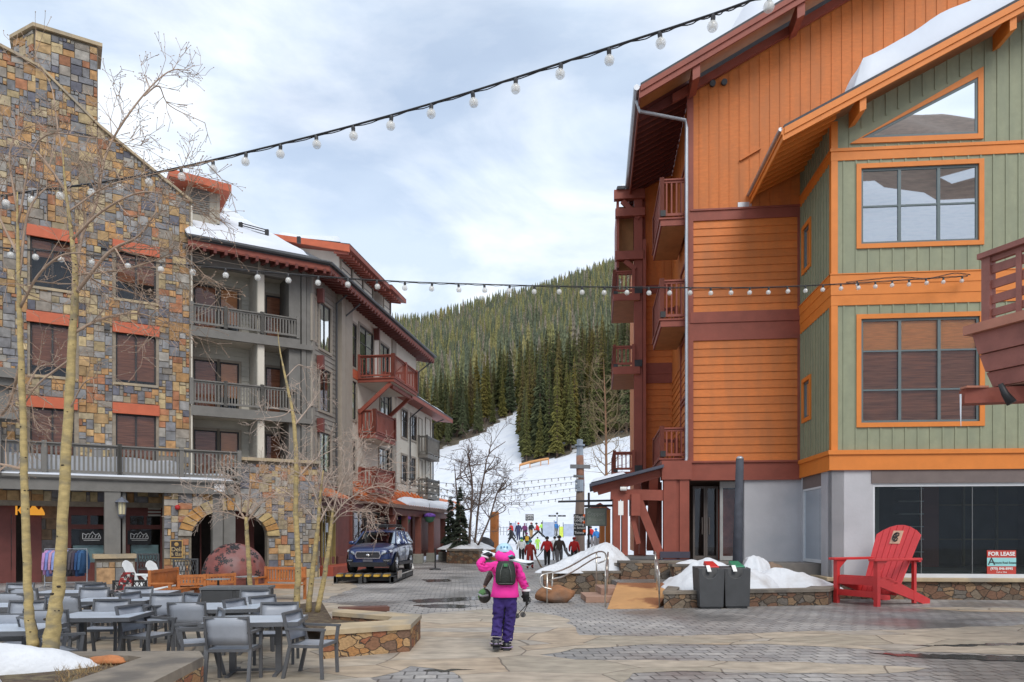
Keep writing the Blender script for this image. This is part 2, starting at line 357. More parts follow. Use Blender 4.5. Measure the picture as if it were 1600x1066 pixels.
for i, (pp, ll) in enumerate([([(640, 938), (690, 935), (758, 932), (752, 937), (700, 941), (650, 942)], 0), ([(646, 946), (700, 944), (748, 947), (720, 951), (665, 950)], 0), ([(1355, 1021), (1450, 1023), (1600, 1026), (1680, 1028), (1680, 1037), (1560, 1033), (1430, 1028)], 0),
        ([(1430, 1010), (1500, 1007), (1600, 1005), (1600, 1008), (1500, 1011)], 0), ([(660, 906), (700, 905), (705, 909), (670, 910)], 0), ([(660, 1048), (740, 1046), (690, 1051)], 0)]):
    sheet('puddle', pp, PUD, .008, i + 20, .075, .10)

def TH(x, y):
    b = np.interp(y, [30, 56, 61, 75, 100, 130, 165, 200, 700, 760, 1100], [-.6, -.02, .35, 1.25, 1.9, 6.0, 15.9, 30, 222, 232, 140])
    s = np.clip((np.asarray(y) - 90) / 75., 0, 1); s = s * s * (3 - 2 * s)
    xx = np.clip(x, -190, 190)
    return b + .29 * xx * s + (np.sin(np.asarray(x) * .05 + np.asarray(y) * .021) * 3 + np.sin(np.asarray(x) * .021 - np.asarray(y) * .012) * 5) * np.clip((np.asarray(y) - 230) / 300., 0, 1)
def in_forest(x, y):
    if y < 163: return False
    e = math.sin(x * .9) * 1.5 + math.sin(x * .31 + 1) * 2.5
    if x > .008 * y + .3: return y > 165 + e * .5
    return y > 200 + (x + 15) * 1.0 + e
ys = np.concatenate([np.linspace(40, 100, 60), np.linspace(101.5, 240, 90), np.linspace(245, 1100, 120)])
xs = np.concatenate([np.linspace(-700, -90, 40), np.linspace(-86, 110, 110), np.linspace(115, 700, 40)])
X, Y = np.meshgrid(xs, ys); Z = TH(X, Y)
tm = MB(); tm.v = [(float(a), float(b), float(c)) for a, b, c in zip(X.ravel(), Y.ravel(), Z.ravel())]; nx = len(xs); tm.smooth = True
for j in range(len(ys) - 1):
    for i in range(nx - 1):
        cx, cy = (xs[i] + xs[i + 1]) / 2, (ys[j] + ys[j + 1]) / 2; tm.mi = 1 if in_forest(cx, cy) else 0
        tm.face((j * nx + i, j * nx + i + 1, (j + 1) * nx + i + 1, (j + 1) * nx + i))
FLOOR_SHADE = mat('shaded_forest_floor', (.10, .085, .06), .95, .4, .6, second=(.55, .56, .58), sec=(.6, .66))  # duff and snow flecks; shade between the trees is put into the dark colour
struct(tm.build('snow_hill', [SNOW, FLOOR_SHADE]))
# the hill on the far side of the village, behind the camera (mirrored in the windows)
hb = MB(); hb.smooth = True; xs2 = np.linspace(-900, 900, 120); ys2 = np.linspace(-70, -1000, 70)
for y in ys2:
    for x in xs2:
        d = -y - 70; zz = min(d * .62, 320 + 12 * math.sin(x * .02)) * (1 + .07 * math.sin(x * .013)) + (3 * math.sin(x * .09) if d > 200 else 0); hb.v.append((float(x), float(y), zz - .3))
for j in range(69):
    for i in range(119):
        zc = hb.v[j * 120 + i][2]; hb.mi = 1 if (zc > 160 + 14 * math.sin(i * .35) + 7 * math.sin(i * 1.3) or (math.sin(i * .23 + j * .31) > .9 and zc > 100)) else 0
        hb.face((j * 120 + i, (j + 1) * 120 + i, (j + 1) * 120 + i + 1, j * 120 + i + 1))
struct(hb.build('hill_behind_village', [SNOW, mat('bare_wood', (.16, .10, .07), .95, .4, .2)]))
# ------------------------------------------------------------------ conifers
def needlemat(name, attr):
    m = bpy.data.materials.new(name); m.use_nodes = True; t = m.node_tree; b = t.nodes['Principled BSDF']; n = t.nodes.new; l = t.links.new
    r = n('ShaderNodeValToRGB'); cols = [(.040, .048, .024), (.062, .066, .024), (.090, .084, .024), (.046, .056, .030), (.105, .088, .024), (.074, .060, .034)]
    while len(r.color_ramp.elements) < 6: r.color_ramp.elements.new(.5)
    for i, c in enumerate(cols): r.color_ramp.elements[i].position = i / 5; r.color_ramp.elements[i].color = (*c, 1)
    no = n('ShaderNodeTexNoise'); no.inputs['Scale'].default_value = 1.2; tc = n('ShaderNodeTexCoord'); l(tc.outputs['Object'], no.inputs['Vector'])
    mr = n('ShaderNodeMapRange'); mr.inputs['From Min'].default_value = .3; mr.inputs['From Max'].default_value = .7; mr.inputs['To Min'].default_value = 1.2; mr.inputs['To Max'].default_value = 2.9; l(no.outputs['Fac'], mr.inputs[0])
    mu = n('ShaderNodeVectorMath'); mu.operation = 'SCALE'; l(mr.outputs[0], mu.inputs['Scale'])
    if attr:
        a = n('ShaderNodeAttribute'); a.attribute_name = 'Col'; l(a.outputs['Color'], mu.inputs[0])
    else:
        oi = n('ShaderNodeObjectInfo'); l(oi.outputs['Random'], r.inputs[0]); l(r.outputs[0], mu.inputs[0])
    l(mu.outputs[0], b.inputs['Base Color']); b.inputs['Roughness'].default_value = .7; b.inputs['Specular IOR Level'].default_value = .2
    return m
NEEDLE = needlemat('conifer_needles', False); NEEDLEF = needlemat('far_conifer_needles', True)
CBARK = mat('conifer_bark', (.13, .085, .06), .9, .3, 5)
def conifer_mesh(seed, tiers, per, h=18., rad=2.3, twigs=2, bare=.12):
    r = random.Random(seed); mb = MB()
    for i in range(tiers):
        t = (i + r.random() * .5) / tiers; z = h * (bare + (1 - bare) * t)
        rr = rad * (1 - t) ** .85 * r.uniform(.8, 1.12) + .08
        for k in range(per):
            if r.random() < .08: continue
            a = 2 * PI * (k + r.random() * .9) / per + i * .7; L_ = rr * r.uniform(.55, 1.15); c, s = math.cos(a), math.sin(a)
            dr = L_ * r.uniform(.18, .5); zz = z + r.uniform(-.3, .3)
            base = Vector((c * .05, s * .05, zz)); tip = Vector((c * L_, s * L_, zz - dr)); mid = base.lerp(tip, .55) + Vector((0, 0, .12 * L_)); q = Vector((-s, c, 0)) * (.17 * L_ + .12)
            up = Vector((0, 0, .16 * L_ + .05))
            mb.poly([base, mid + q, tip, mid - q])
            if twigs > 1: mb.poly([base + up * .3, mid + up, tip + Vector((0, 0, .02)), mid - up * 1.4])
            if twigs > 2:
                for sgn in (-1, 1):
                    e = mid + q * sgn * 1.7 - Vector((0, 0, .2 * L_)); mb.poly([base.lerp(tip, .3), mid + up * .4, e, mid - up * .8])
    mb.poly([(-.09, 0, h * .93), (.09, 0, h * .93), (0, 0, h * 1.03)])
    return mb
protos = []
for s in range(5):
    c = conifer_mesh(s, 34, 9, 18, 1.9 + .28 * (s % 3), 3, .08 + .05 * (s % 2)); me_o = c.build('conifer_crown', NEEDLE)
    tb = MB(); tb.tube([(0, 0, -.6), (0, 0, 9), (0, 0, 18)], [.24, .15, .03], 6); tr_o = tb.build('trunk', CBARK, me_o)
    protos.append((me_o, tr_o))
spots = []
rf = random.Random(11)
y = 164.0
while y < 770:
    st = 3.1 + (y - 165) * .0040; xa, xb = -.36 * y - 12, .40 * y + 14; x = xa
    while x < xb:
        px_, py_ = x + rf.uniform(-.5, .5) * st, y + rf.uniform(-.5, .5) * st
        if in_forest(px_, py_) and rf.random() < .93: spots.append((px_, py_))
        x += st
    y += st * .93
def vis(p):   # how large and how clearly it shows between the buildings
    px = 800 + p[0] / p[1] * FPX; return 640 < px < 1000
inn = sorted([s for s in spots if vis(s)], key=lambda s: s[1])[:300]; near = set(inn)
CT = 'tall green conifer in the forest edge'
first = True
for i, (x, y) in enumerate(inn):
    hh = rf.uniform(11, 24) * (1 if y < 200 else .85); pr = protos[i % 5][0]; sc_ = hh / 18
    z = float(TH(x, y)) - .3; wd = sc_ * rf.uniform(.75, 1.05)
    if i < 5: o = pr; o.location = (x, y, z)
    else: o = dup(pr, (x, y, z))
    o.rotation_euler = (0, 0, rf.uniform(0, 6.28)); o.scale = (wd, wd, sc_)
    rt_ = x > .008 * y + .3; tag(o, CT + (' right of the run' if rt_ else ' left of the run'), 'conifer', 'conifers at the forest edge ' + ('right' if rt_ else 'left') + ' of the ski run'); o.name = 'conifer_tree'
def cone_tree(seed, tiers, n):
    r = random.Random(seed); mb = MB()
    for i in range(tiers):
        z0 = .05 + .95 * i / tiers; z1 = min(1.02, z0 + 1.7 / tiers); rr = .115 * (1 - z0) ** .8 + .012; top = (r.uniform(-.006, .006), r.uniform(-.006, .006), z1); a0 = r.random() * 3
        ring = [(rr * f * math.cos(a0 + 2 * PI * k / (2 * n)), rr * f * math.sin(a0 + 2 * PI * k / (2 * n)), z0 - .025 * (f > .8) + r.uniform(-.02, .02)) for k in range(2 * n) for f in ((r.uniform(.85, 1.25) if k % 2 else r.uniform(.4, .6)),)]
        for k in range(2 * n): mb.poly([ring[k], ring[(k + 1) % (2 * n)], top])
    return mb
# the rest of the wood: one mass
V = []; FS = []; CC = []; nb = 0
midp = [conifer_mesh(50 + s, 22, 7, 1., .125, 2, .06) for s in range(1)]; lowp = [cone_tree(40 + s, 9, 5) for s in range(5)]
pal = 1.25 * np.array([(.046, .052, .030), (.060, .064, .030), (.078, .076, .030), (.050, .056, .034), (.092, .082, .034), (.085, .074, .056), (.038, .045, .030)])
for (x, y) in spots:
    if (x, y) in near: continue
    mbp = midp[rf.randrange(4)] if y < 0 else lowp[rf.randrange(5)]
    v = np.array(mbp.v); hh = rf.uniform(8, 18) * (1 if y < 300 else .72); a = rf.uniform(0, 6.28); wd = hh * rf.uniform(.75, 1.05)
    ca, sa = math.cos(a), math.sin(a); vv = np.stack([(v[:, 0] * ca - v[:, 1] * sa) * wd + x, (v[:, 0] * sa + v[:, 1] * ca) * wd + y, v[:, 2] * hh + float(TH(x, y)) - .4], 1)
    V.append(vv); col = pal[rf.randrange(7)] * rf.uniform(.82, 1.15)
    for f in mbp.f: FS.append([nb + q for q in f]); CC.append((col[0], col[1], col[2], 1.0))
    nb += len(v)
V = np.concatenate(V); me = bpy.data.meshes.new('forest'); me.vertices.add(len(V)); me.vertices.foreach_set('co', V.astype('f').ravel())
lt = np.array([len(f) for f in FS]); me.loops.add(int(lt.sum())); me.loops.foreach_set('vertex_index', np.concatenate([np.array(f) for f in FS]).astype('i'))
me.polygons.add(len(FS)); me.polygons.foreach_set('loop_start', (np.cumsum(lt) - lt).astype('i'))
me.update(calc_edges=True)
ca = me.color_attributes.new('Col', 'FLOAT_COLOR', 'CORNER'); ca.data.foreach_set('color', np.repeat(np.array(CC, 'f'), lt, axis=0).ravel())
me.materials.append(NEEDLEF); fo = bpy.data.objects.new('forest', me); COL.objects.link(fo)
fo['kind'] = 'stuff'; fo['label'] = 'dense conifer forest covering the mountainside behind the first trees'; fo['category'] = 'forest'
# ================================================================== WALL HELPERS
def cut(u0, u1, z0, z1, holes):
    us = sorted({u0, u1, *[min(max(h[i], u0), u1) for h in holes for i in (0, 1)]}); zs = sorted({z0, z1, *[min(max(h[i], z0), z1) for h in holes for i in (2, 3)]})
    out = []
    for i in range(len(us) - 1):
        run = None
        for j in range(len(zs) - 1):
            cu, cz = (us[i] + us[i + 1]) / 2, (zs[j] + zs[j + 1]) / 2
            if us[i + 1] - us[i] < 1e-5 or zs[j + 1] - zs[j] < 1e-5: continue
            if any(h[0] < cu < h[1] and h[2] < cz < h[3] for h in holes):
                if run: out.append((us[i], us[i + 1], run[0], run[1])); run = None
            else: run = (run[0], zs[j + 1]) if run else (zs[j], zs[j + 1])
        if run: out.append((us[i], us[i + 1], run[0], run[1]))
    return out
def lap(mb, fr, u0, u1, z0, z1, step=.25, holes=(), v=0.0, t=.028):
    n = max(1, round((z1 - z0) / step)); st = (z1 - z0) / n
    for k in range(n):
        a, b = z0 + k * st, z0 + (k + 1) * st; kk = .90 + .17 * random.Random(k * 7 + int(u0 * 13)).random(); mb.col = (kk, kk, kk)
        for (p, q, r, s) in cut(u0, u1, a, b, holes):
            f = lambda z: v - t * (1 - (z - a) / st)
            mb.poly([fr.p(p, f(r), r), fr.p(q, f(r), r), fr.p(q, f(s), s), fr.p(p, f(s), s)])
            if r == a: mb.poly([fr.p(p, v + .004, a), fr.p(q, v + .004, a), fr.p(q, v - t, a), fr.p(p, v - t, a)])
    mb.col = None
def plain(mb, fr, u0, u1, z0, z1, holes=(), v=0.0, d=0.12):
    for (p, q, r, s) in cut(u0, u1, z0, z1, holes): mb.poly([fr.p(p, v, r), fr.p(q, v, r), fr.p(q, v, s), fr.p(p, v, s)])
    for h in holes:   # reveals
        a, b, c, e = h[:4]
        for q in (((a, c), (a, e)), ((b, e), (b, c)), ((a, e), (b, e)), ((b, c), (a, c))):
            (x0, y0), (x1, y1) = q; mb.poly([fr.p(x0, v, y0), fr.p(x1, v, y1), fr.p(x1, v + d, y1), fr.p(x0, v + d, y0)])
def batten(mb, fr, u0, u1, z0, z1, step=.34, holes=(), v=0.0, w=.045, t=.022, top=None, ph=.5):
    """vertical battens proud of the wall; top: optional function u -> z"""
    n = max(1, round((u1 - u0) / step)); st = (u1 - u0) / n
    for k in range(n):
        u = u0 + (k + ph) * st; zt = min(z1, top(u) if top else z1)
        if zt <= z0: continue
        for (_, _, r, s) in cut(u - w / 2, u + w / 2, z0, zt, [(-99, 99, h[2], h[3]) for h in holes if h[0] - w / 2 < u < h[1] + w / 2]): mb.box(fr, u - w / 2, u + w / 2, v - t, v, r, s)
def window(parent, fr, u0, u1, z0, z1, v=0, cols=2, rows=(), tw=.12, trim=OTRIM, frame=WFRAME, blind=BLIND, bz=1.0, glass=None, proud=.05, blow=None, sill=False, fw=.06):
    """casing + sash + pane + blind; rows: heights (fractions) of the glazing bars"""
    m = MB()
    m.box(fr, u0 - tw, u1 + tw, v - proud, v + .02, z1, z1 + tw); m.box(fr, u0 - tw, u1 + tw, v - proud - (.03 if sill else 0), v + .02, z0 - tw, z0)
    m.box(fr, u0 - tw, u0, v - proud, v + .02, z0, z1); m.box(fr, u1, u1 + tw, v - proud, v + .02, z0, z1)
    c = m.build('window', trim, parent)
    s = MB(); a, b = v + .012, v + .07
    s.box(fr, u0, u1, a, b, z0, z0 + fw); s.box(fr, u0, u1, a, b, z1 - fw, z1); s.box(fr, u0, u0 + fw, a, b, z0 + fw, z1 - fw); s.box(fr, u1 - fw, u1, a, b, z0 + fw, z1 - fw)
    W = u1 - u0
    for k in range(1, cols): s.box(fr, u0 + W * k / cols - fw * .6, u0 + W * k / cols + fw * .6, a - .003, b - .003, z0 + fw, z1 - fw)
    for q in rows: zz = z0 + (z1 - z0) * q; s.box(fr, u0 + fw, u1 - fw, a + .004, b - .006, zz - fw * .35, zz + fw * .35)
    s.build('frame', frame, c)
    p = MB(); p.poly([fr.p(u0, v + .045, z0), fr.p(u1, v + .045, z0), fr.p(u1, v + .045, z1), fr.p(u0, v + .045, z1)]); p.build('pane', glass or GLASS, c)
    i = MB(); d = .14
    if blind: zb = z1 - (z1 - z0) * bz; i.box(fr, u0, u1, v + d - .02, v + d, zb, z1); ib = i.build('blind', blind, c)
    k = MB(); k.box(fr, u0 - .02, u1 + .02, v + d + .35, v + d + .4, z0 - .02, z1 + .02); k.build('room', ROOM, c)
    return c
def rail(parent, segs, z0, z1, m, post=.12, bal=.11, name='railing', bw=.035, cap=.12, postz=.06, ends=True):
    """segs: list of (a,b) 3-d points at floor level"""
    mb = MB()
    for a, b in segs:
        a = Vector((a[0], a[1], 0)); b = Vector((b[0], b[1], 0)); L_ = (b - a).length; d = (b - a) / L_; q = Vector((-d.y, d.x, 0))
        f = Fr(a, (d.x, d.y), (q.x, q.y))
        mb.box(f, post / 2, L_ - post / 2, -cap / 2, cap / 2, z1 - .05, z1); mb.box(f, post / 2, L_ - post / 2, -.025, .025, z1 - .13, z1 - .05); mb.box(f, post / 2, L_ - post / 2, -.03, .03, z0 + .08, z0 + .17)
        n = max(1, int((L_ - post) / bal)); s = (L_ - post) / n
        for k in range(n): u = post / 2 + (k + .5) * s; mb.box(f, u - bw / 2, u + bw / 2, -.018, .018, z0 + .17, z1 - .13)
        mid = max(1, round(L_ / 2.6))
        for k in range(mid + 1):
            u = L_ * k / mid
            if k == mid and not ends: continue
            mb.box(f, u - post / 2, u + post / 2, -post / 2, post / 2, z0, z1 + postz)
    return mb.build(name, m, parent)
def snowslab(mb, pts, t=.45, n=10, seed=0, edge=.35):
    """snow lying on a 3-d quad pts (4 corners): lumpy top, rounded edges"""
    r = random.Random(seed); b = len(mb.v); A, B, C_, D = [Vector(p) for p in pts]; mb.smooth = True; m = n
    for top in (1, 0):
        for j in range(m + 1):
            for i in range(n + 1):
                s, q = i / n, j / m; p = A.lerp(B, s).lerp(D.lerp(C_, s), q)
                e = min(min(s, 1 - s) * 2 / edge, min(q, 1 - q) * 2 / edge, 1); e = math.sqrt(max(0, 1 - (1 - e) ** 2))
                h = t * e * (.9 + (.16 if t > .6 else .35) * mnoise.noise(p * .8 + Vector((seed, 0, 0)))) if top else -.01
                mb.v.append((p.x, p.y, p.z + h + (.02 if top else 0)))
    N1 = (n + 1) * (m + 1)
    for j in range(m):
        for i in range(n):
            a = b + j * (n + 1) + i; mb.face((a, a + 1, a + n + 2, a + n + 1)); a += N1; mb.face((a, a + n + 1, a + n + 2, a + 1))
    mb.smooth = False
def text(s, size, loc, fr_u, m, parent=None, name='lettering', up=(0, 0, 1), ext=.004, align='CENTER', bold=0):
    c = bpy.data.curves.new(name, 'FONT'); c.body = s; c.size = size; c.extrude = ext; c.align_x = align; c.align_y = 'CENTER'; c.offset = bold; c.materials.append(m)
    t0 = bpy.data.objects.new(name, c); COL.objects.link(t0); bpy.context.view_layer.update()
    me = bpy.data.meshes.new_from_object(t0.evaluated_get(bpy.context.evaluated_depsgraph_get())); bpy.data.objects.remove(t0)
    me.name = name; o = bpy.data.objects.new(name, me); COL.objects.link(o)
    u = Vector(fr_u).normalized(); upv = Vector(up).normalized(); n = u.cross(upv); upv = n.cross(u)
    M = Matrix((u, upv, n)).transposed().to_4x4(); M.translation = Vector(loc)
    if parent is not None: o.parent = parent; o.matrix_parent_inverse = wm(parent).inverted()
    o.location = M.translation; o.rotation_euler = M.to_euler()
    return o

# ================================================================== GREEN AND ORANGE SHOP BUILDING (right)
RG = (.9959, -.0906); DG = (.0906, .9959)
GF = Fr((9.46, 22.33), RG, DG)              # front
GS = Fr((9.46, 22.33), DG, RG)              # street side: u away, v into the building
gb = thing('shop_building', (11, 24, 0), 'sage green board building with orange trim over an empty glazed shop', 'building')
zz = lambda px, py, fr=GF, v=0: fr.Z(px, py, v)
zb0, zb1 = zz(1309, 735), zz(1309, 704); zm0, zm1 = zz(1330, 477.5), zz(1330, 430); zt0, zt1 = zz(1309, 252), zz(1309, 238)
uE = 8.2; rk = lambda u: zz(1309, 186) + .505 * (u - GF.U(1309))       # underside of the roof at the wall
W2 = (GF.U(1345), GF.U(1529), zz(1345, 382), zz(1345, 264)); W3 = (GF.U(1345), GF.U(1530), zz(1345, 661), zz(1345, 499))
wall = MB(); hl = [W2, W3]
plain(wall, GF, .0, uE, zb1, 13.2, hl); batten(wall, GF, .16, uE, zb1, zm0, .345, [W3]); batten(wall, GF, .16, uE, zm1, zt0, .345, [W2])
# gable field above the top band
T = [(GF.U(1345), zz(1345, 217)), (GF.U(1527), zz(1527, 210)), (GF.U(1527), zz(1527, 122))]   # triangular window, glass
wall.poly([GF.p(0, 0, 13.2), GF.p(uE, 0, 13.2), GF.p(uE, 0, rk(uE)), GF.p(0, 0, rk(0))])
def tri_holes(u):
    if u < T[0][0] - .2 or u > T[1][0] + .16: return []
    s = (u - T[0][0]) / (T[2][0] - T[0][0]); return [(-99, 99, T[0][1] - .2, T[0][1] + max(0, s) * (T[2][1] - T[0][1]) + .3)]
k = .16
while k < uE:
    for (_, _, r, s) in cut(k - .02, k + .02, zt1, rk(k), tri_holes(k)): wall.box(GF, k - .022, k + .022, -.022, 0, r, s)
    k += .345
wall.build('front_wall', GREEN, gb)
# side wall
LS_ = 3.264; sw = MB(); h1 = (GS.U(1266), GS.U(1256), GS.Z(1266, 650), GS.Z(1266, 592)); h2 = (GS.U(1266), GS.U(1256), GS.Z(1266, 412), GS.Z(1266, 347))
plain(sw, GS, 0, LS_, zb1, rk(0), [h1, h2]); batten(sw, GS, .1, LS_, zb1, zm0, .26, [h1], w=.05, t=.03); batten(sw, GS, .1, LS_, zm1, zt0, .26, [h2], w=.05, t=.03); batten(sw, GS, .1, LS_, zt1, rk(0), .26, w=.05, t=.03)
sw.build('side_wall', GREEN, gb)
for h in (h1, h2): window(gb, GS, *h, cols=1, tw=.13, proud=.05)
window(gb, GF, *W2, cols=3, rows=(.5,), tw=.135, glass=REFG, fw=.07); w3 = window(gb, GF, *W3, cols=3, rows=(.315, .69), tw=.135, blind=BLIND, fw=.07)
bo = MB(); bo.box(GF, W3[0], W3[1], .10, .118, W3[2] + (W3[3] - W3[2]) * .70, W3[3]); bo.build('upper_blind', mat('bright_orange_blind', (.85, .36, .11), .8, .2, 3, .3, 40, stretch=(1, 1, 14)), w3)
# triangular window
tw_ = MB(); o_ = [(T[0][0] - .32, T[0][1] - .15), (T[1][0] + .15, T[1][1] - .15), (T[2][0] + .15, T[2][1] + .30)]
def tri_ring(mb, fr, inner, outer, v0, v1):
    for i in range(3):
        j = (i + 1) % 3; a, b, c, d = inner[i], inner[j], outer[j], outer[i]
        mb.prism(fr, [a, d, c, b], v0, v1)
inn_ = [(T[0][0], T[0][1]), (T[1][0], T[1][1]), (T[2][0], T[2][1])]
tri_ring(tw_, GF, inn_, o_, -.055, -.001); two = tw_.build('window', OTRIM, gb)
i2 = [(T[0][0] + .30, T[0][1] + .07), (T[1][0] - .07, T[1][1] + .07), (T[2][0] - .07, T[2][1] - .12)]
fm = MB(); tri_ring(fm, GF, i2, inn_, -.03, -.002); fm.build('frame', WFRAME, two)
pm = MB(); pm.poly([GF.p(u, -.008, z) for u, z in inn_]); pm.build('pane', glassmat('sky_glass', (.3, .35, .4), 3, .01, .75), two)
# trim bands
tb = MB(); cb = .16
for fr, L_, sd in ((GF, uE, 1), (GS, LS_, -1)):
    a0 = -.035 if fr is GF else .0
    tb.box(fr, a0, L_, -.035, 0, zm0, zm0 + (zm1 - zm0) * .34); tb.box(fr, a0 - .012, L_, -.05, 0, zm0 + (zm1 - zm0) * .34, zm0 + (zm1 - zm0) * .68); tb.box(fr, a0 - .03, L_, -.065, 0, zm0 + (zm1 - zm0) * .68, zm1); tb.box(fr, a0 - .05, L_, -.085, 0, zm1, zm1 + .03)
    tb.box(fr, a0, L_, -.035, 0, zt0, zt1); tb.box(fr, a0 - .03, L_, -.06, 0, zt1, zt1 + .09)
    tb.box(fr, a0 - .06, L_, -.07, 0, zb0, zb1 - .13); tb.box(fr, a0 - .10, L_, -.12, 0, zb1 - .13, zb1)
tb.box(GF, -.028, cb, -.029, -.001, zb1, zm0); tb.box(GF, -.028, cb, -.029, -.001, zm1 + .03, zt0); tb.box(GF, -.028, cb, -.029, -.001, zt1 + .09, rk(0))
tb.box(GS, .002, cb, -.027, -.001, zb1, zm0); tb.box(GS, .002, cb, -.027, -.001, zm1 + .03, zt0); tb.box(GS, .002, cb, -.027, -.001, zt1 + .09, rk(0))
tb.box(GS, LS_ - .10, LS_, -.04, -.001, zb1, zm0); tb.box(GS, LS_ - .10, LS_, -.04, -.001, zm1 + .03, zt0)
tb.build('trim_boards', OTRIM, gb)
# roof: eave over the street side, rake over the front
vr = -.95; se = -1.62   # overhangs: front, eave
zr = lambda u: rk(u) + .03
ro = MB(); ro.slab([GF.p(se, vr, zr(se) + .28), GF.p(uE, vr, zr(uE) + .28), GF.p(uE, LS_ + .9, zr(uE) + .28), GF.p(se, LS_ - .02, zr(se) + .28)], .09)
roo = ro.build('roof', SHINGLE, gb)
fa = MB()
fa.prism(GF, [(se, zr(se) - .16), (uE, zr(uE) - .16), (uE, zr(uE) + .19), (se, zr(se) + .19)], vr - .002, vr + .05)
fa.prism(GF, [(se, zr(se) + .0), (uE, zr(uE) + .0), (uE, zr(uE) + .19), (se, zr(se) + .19)], vr - .04, vr - .003)
for a, b, o0 in ((-.16, .19, .0), (.0, .19, -.04)):
    fa.hexa([GF.p(se + o0 - .04, vr, zr(se) + a), GF.p(se + o0, vr, zr(se) + a), GF.p(se + o0, LS_ - .05, zr(se) + a), GF.p(se + o0 - .04, LS_ - .05, zr(se) + a), GF.p(se + o0 - .04, vr, zr(se) + b), GF.p(se + o0, vr, zr(se) + b), GF.p(se + o0, LS_ - .05, zr(se) + b), GF.p(se + o0 - .04, LS_ - .05, zr(se) + b)])
fa.build('fascia', OTRIM, roo)
so_ = MB(); so_.poly([GF.p(se, vr + .05, zr(se) + .16), GF.p(uE, vr + .05, zr(uE) + .16), GF.p(uE, LS_, zr(uE) + .16), GF.p(se, LS_, zr(se) + .16)]); so_.build('soffit', mat('orange_brown_soffit', (.42, .16, .05), .7, .12, 3), roo)
rt = MB()
for k in range(10):
    v = -.72 + k * (LS_ + .6) / 10; rt.prism(Fr(GF.p(0, v, 0), RG, DG), [(se + .02, zr(se) - .06), (.0, zr(0) - .12), (.0, zr(0) + .155), (se + .02, zr(se) + .155)], -.05, .05)
for px in (1331, 1556):
    u = GF.U(px); rt.hexa([GF.p(u - .09, vr + .06, rk(u) - .50), GF.p(u + .09, vr + .06, rk(u) - .42), GF.p(u + .09, 0, rk(u) - .42), GF.p(u - .09, 0, rk(u) - .50), GF.p(u - .09, vr + .06, rk(u) - .03), GF.p(u + .09, vr + .06, rk(u) + .05), GF.p(u + .09, 0, rk(u) + .05), GF.p(u - .09, 0, rk(u) - .03)])
rt.build('rafters', OTRIM, roo)
gt = MB(); gt.tube([GF.p(se - .10, vr, zr(se) + .15), GF.p(se - .10, LS_ + .05, zr(se) + .15)], .06, 8); gt.box(GF, se - .45, se + .0, LS_ - .06, LS_ + .02, zr(se) - .42, zr(se) - .1); gt.build('gutter', STEEL, roo)
sn = MB(); u0 = GF.U(1337, vr) ; snowslab(sn, [GF.p(u0, vr + .05, zr(u0) + .285), GF.p(uE, vr + .05, zr(uE) + .285), GF.p(uE, LS_ + .8, zr(uE) + .285), GF.p(u0 + .2, LS_ - .05, zr(u0 + .2) + .285)], .85, 30, 3, .05); sn.build('roof_snow', SNOW, roo)
# shop floor: concrete pier, header, glass, sill, stone base
hz0, hz1 = zz(1400, 755), zb0 - .001; ug = GF.U(1366); gz0 = zz(1500, 897); cap0, cap1 = zz(1500, 909), zz(1500, 903)
pr = MB(); pr.box(GF, 0.0, ug - .03, .012, .35, cap1, zb0); pr.box(GS, .012, GS.U(1283), .0, .35, cap1, zb0); pr.build('concrete_pier', CONC, gb); pr = MB(); pr.box(GS, GS.U(1253.5), LS_, .0, .3, .55, zb0); pr.build('concrete_pier', CONC, gb)
hd = MB(); hd.box(GF, ug - .08, uE, -.02, .2, hz0, hz1); hd.box(GS, GS.U(1283), GS.U(1253.5), .02, .2, GS.Z(1270, 762), zb0); hd.build('shop_header', mat('brown_grey_board', (.16, .125, .115), .7, .1, 3), gb)
sf = MB(); uo = ug - .03
sf.box(GF, uo, uE, .04, .12, hz0 - .10, hz0); sf.box(GF, uo, uE, .03, .14, cap1, gz0); sf.box(GF, uo, uo + .06, .04, .12, gz0, hz0 - .1)
sf.box(GS, GS.U(1283), GS.U(1283) + .05, .03, .1, 1.05, 4.0); sf.box(GS, GS.U(1253.5) - .06, GS.U(1253.5), .03, .1, 1.05, 4.0)
sf.box(GS, GS.U(1283), GS.U(1253.5), .02, .11, 1.0, 1.1); sf.box(GS, GS.U(1283), GS.U(1253.5), .02, .11, GS.Z(1270, 762) - .06, GS.Z(1270, 762))
shw = sf.build('shop_window', WHITEF, gb)
ml = MB()
for h in (GF.U(1441), GF.U(1521)): ml.box(GF, h - .008, h + .008, .06, .085, gz0, hz0 - .1)
ml.build('glass_joint', mat('grey_seal', (.16, .17, .17), .6), shw)
gl = MB(); gl.poly([GF.p(ug, .075, gz0), GF.p(uE, .075, gz0), GF.p(uE, .075, hz0 - .1), GF.p(ug, .075, hz0 - .1)]); gl.build('pane', SHOPG, shw)
g2 = MB(); g2.poly([GS.p(GS.U(1283), .065, 1.1), GS.p(GS.U(1253.5), .065, 1.1), GS.p(GS.U(1253.5), .065, 4.0), GS.p(GS.U(1283), .065, 4.0)]); g2.build('side_pane', SHOPG, shw)
it = MB(); it.box(GF, .36, uE, 5.5, 5.6, .8, 4.2); it.box(GF, .4, uE, .3, 5.5, .70, .8); it.box(GF, .4, uE, .3, 5.5, 4.15, 4.2); it.box(GF, uE, uE + .1, .3, 5.5, .8, 4.2); it.build('shop_interior', mat('dark_grey_interior', (.07, .08, .08), .9, .3, 1), gb)
i3 = MB(); i3.box(GF, .38, GF.U(1420), 2.2, 2.3, .8, 4.15); i3.build('partition_wall', mat('grey_green_partition', (.17, .20, .18), .9, .1, 1), gb)
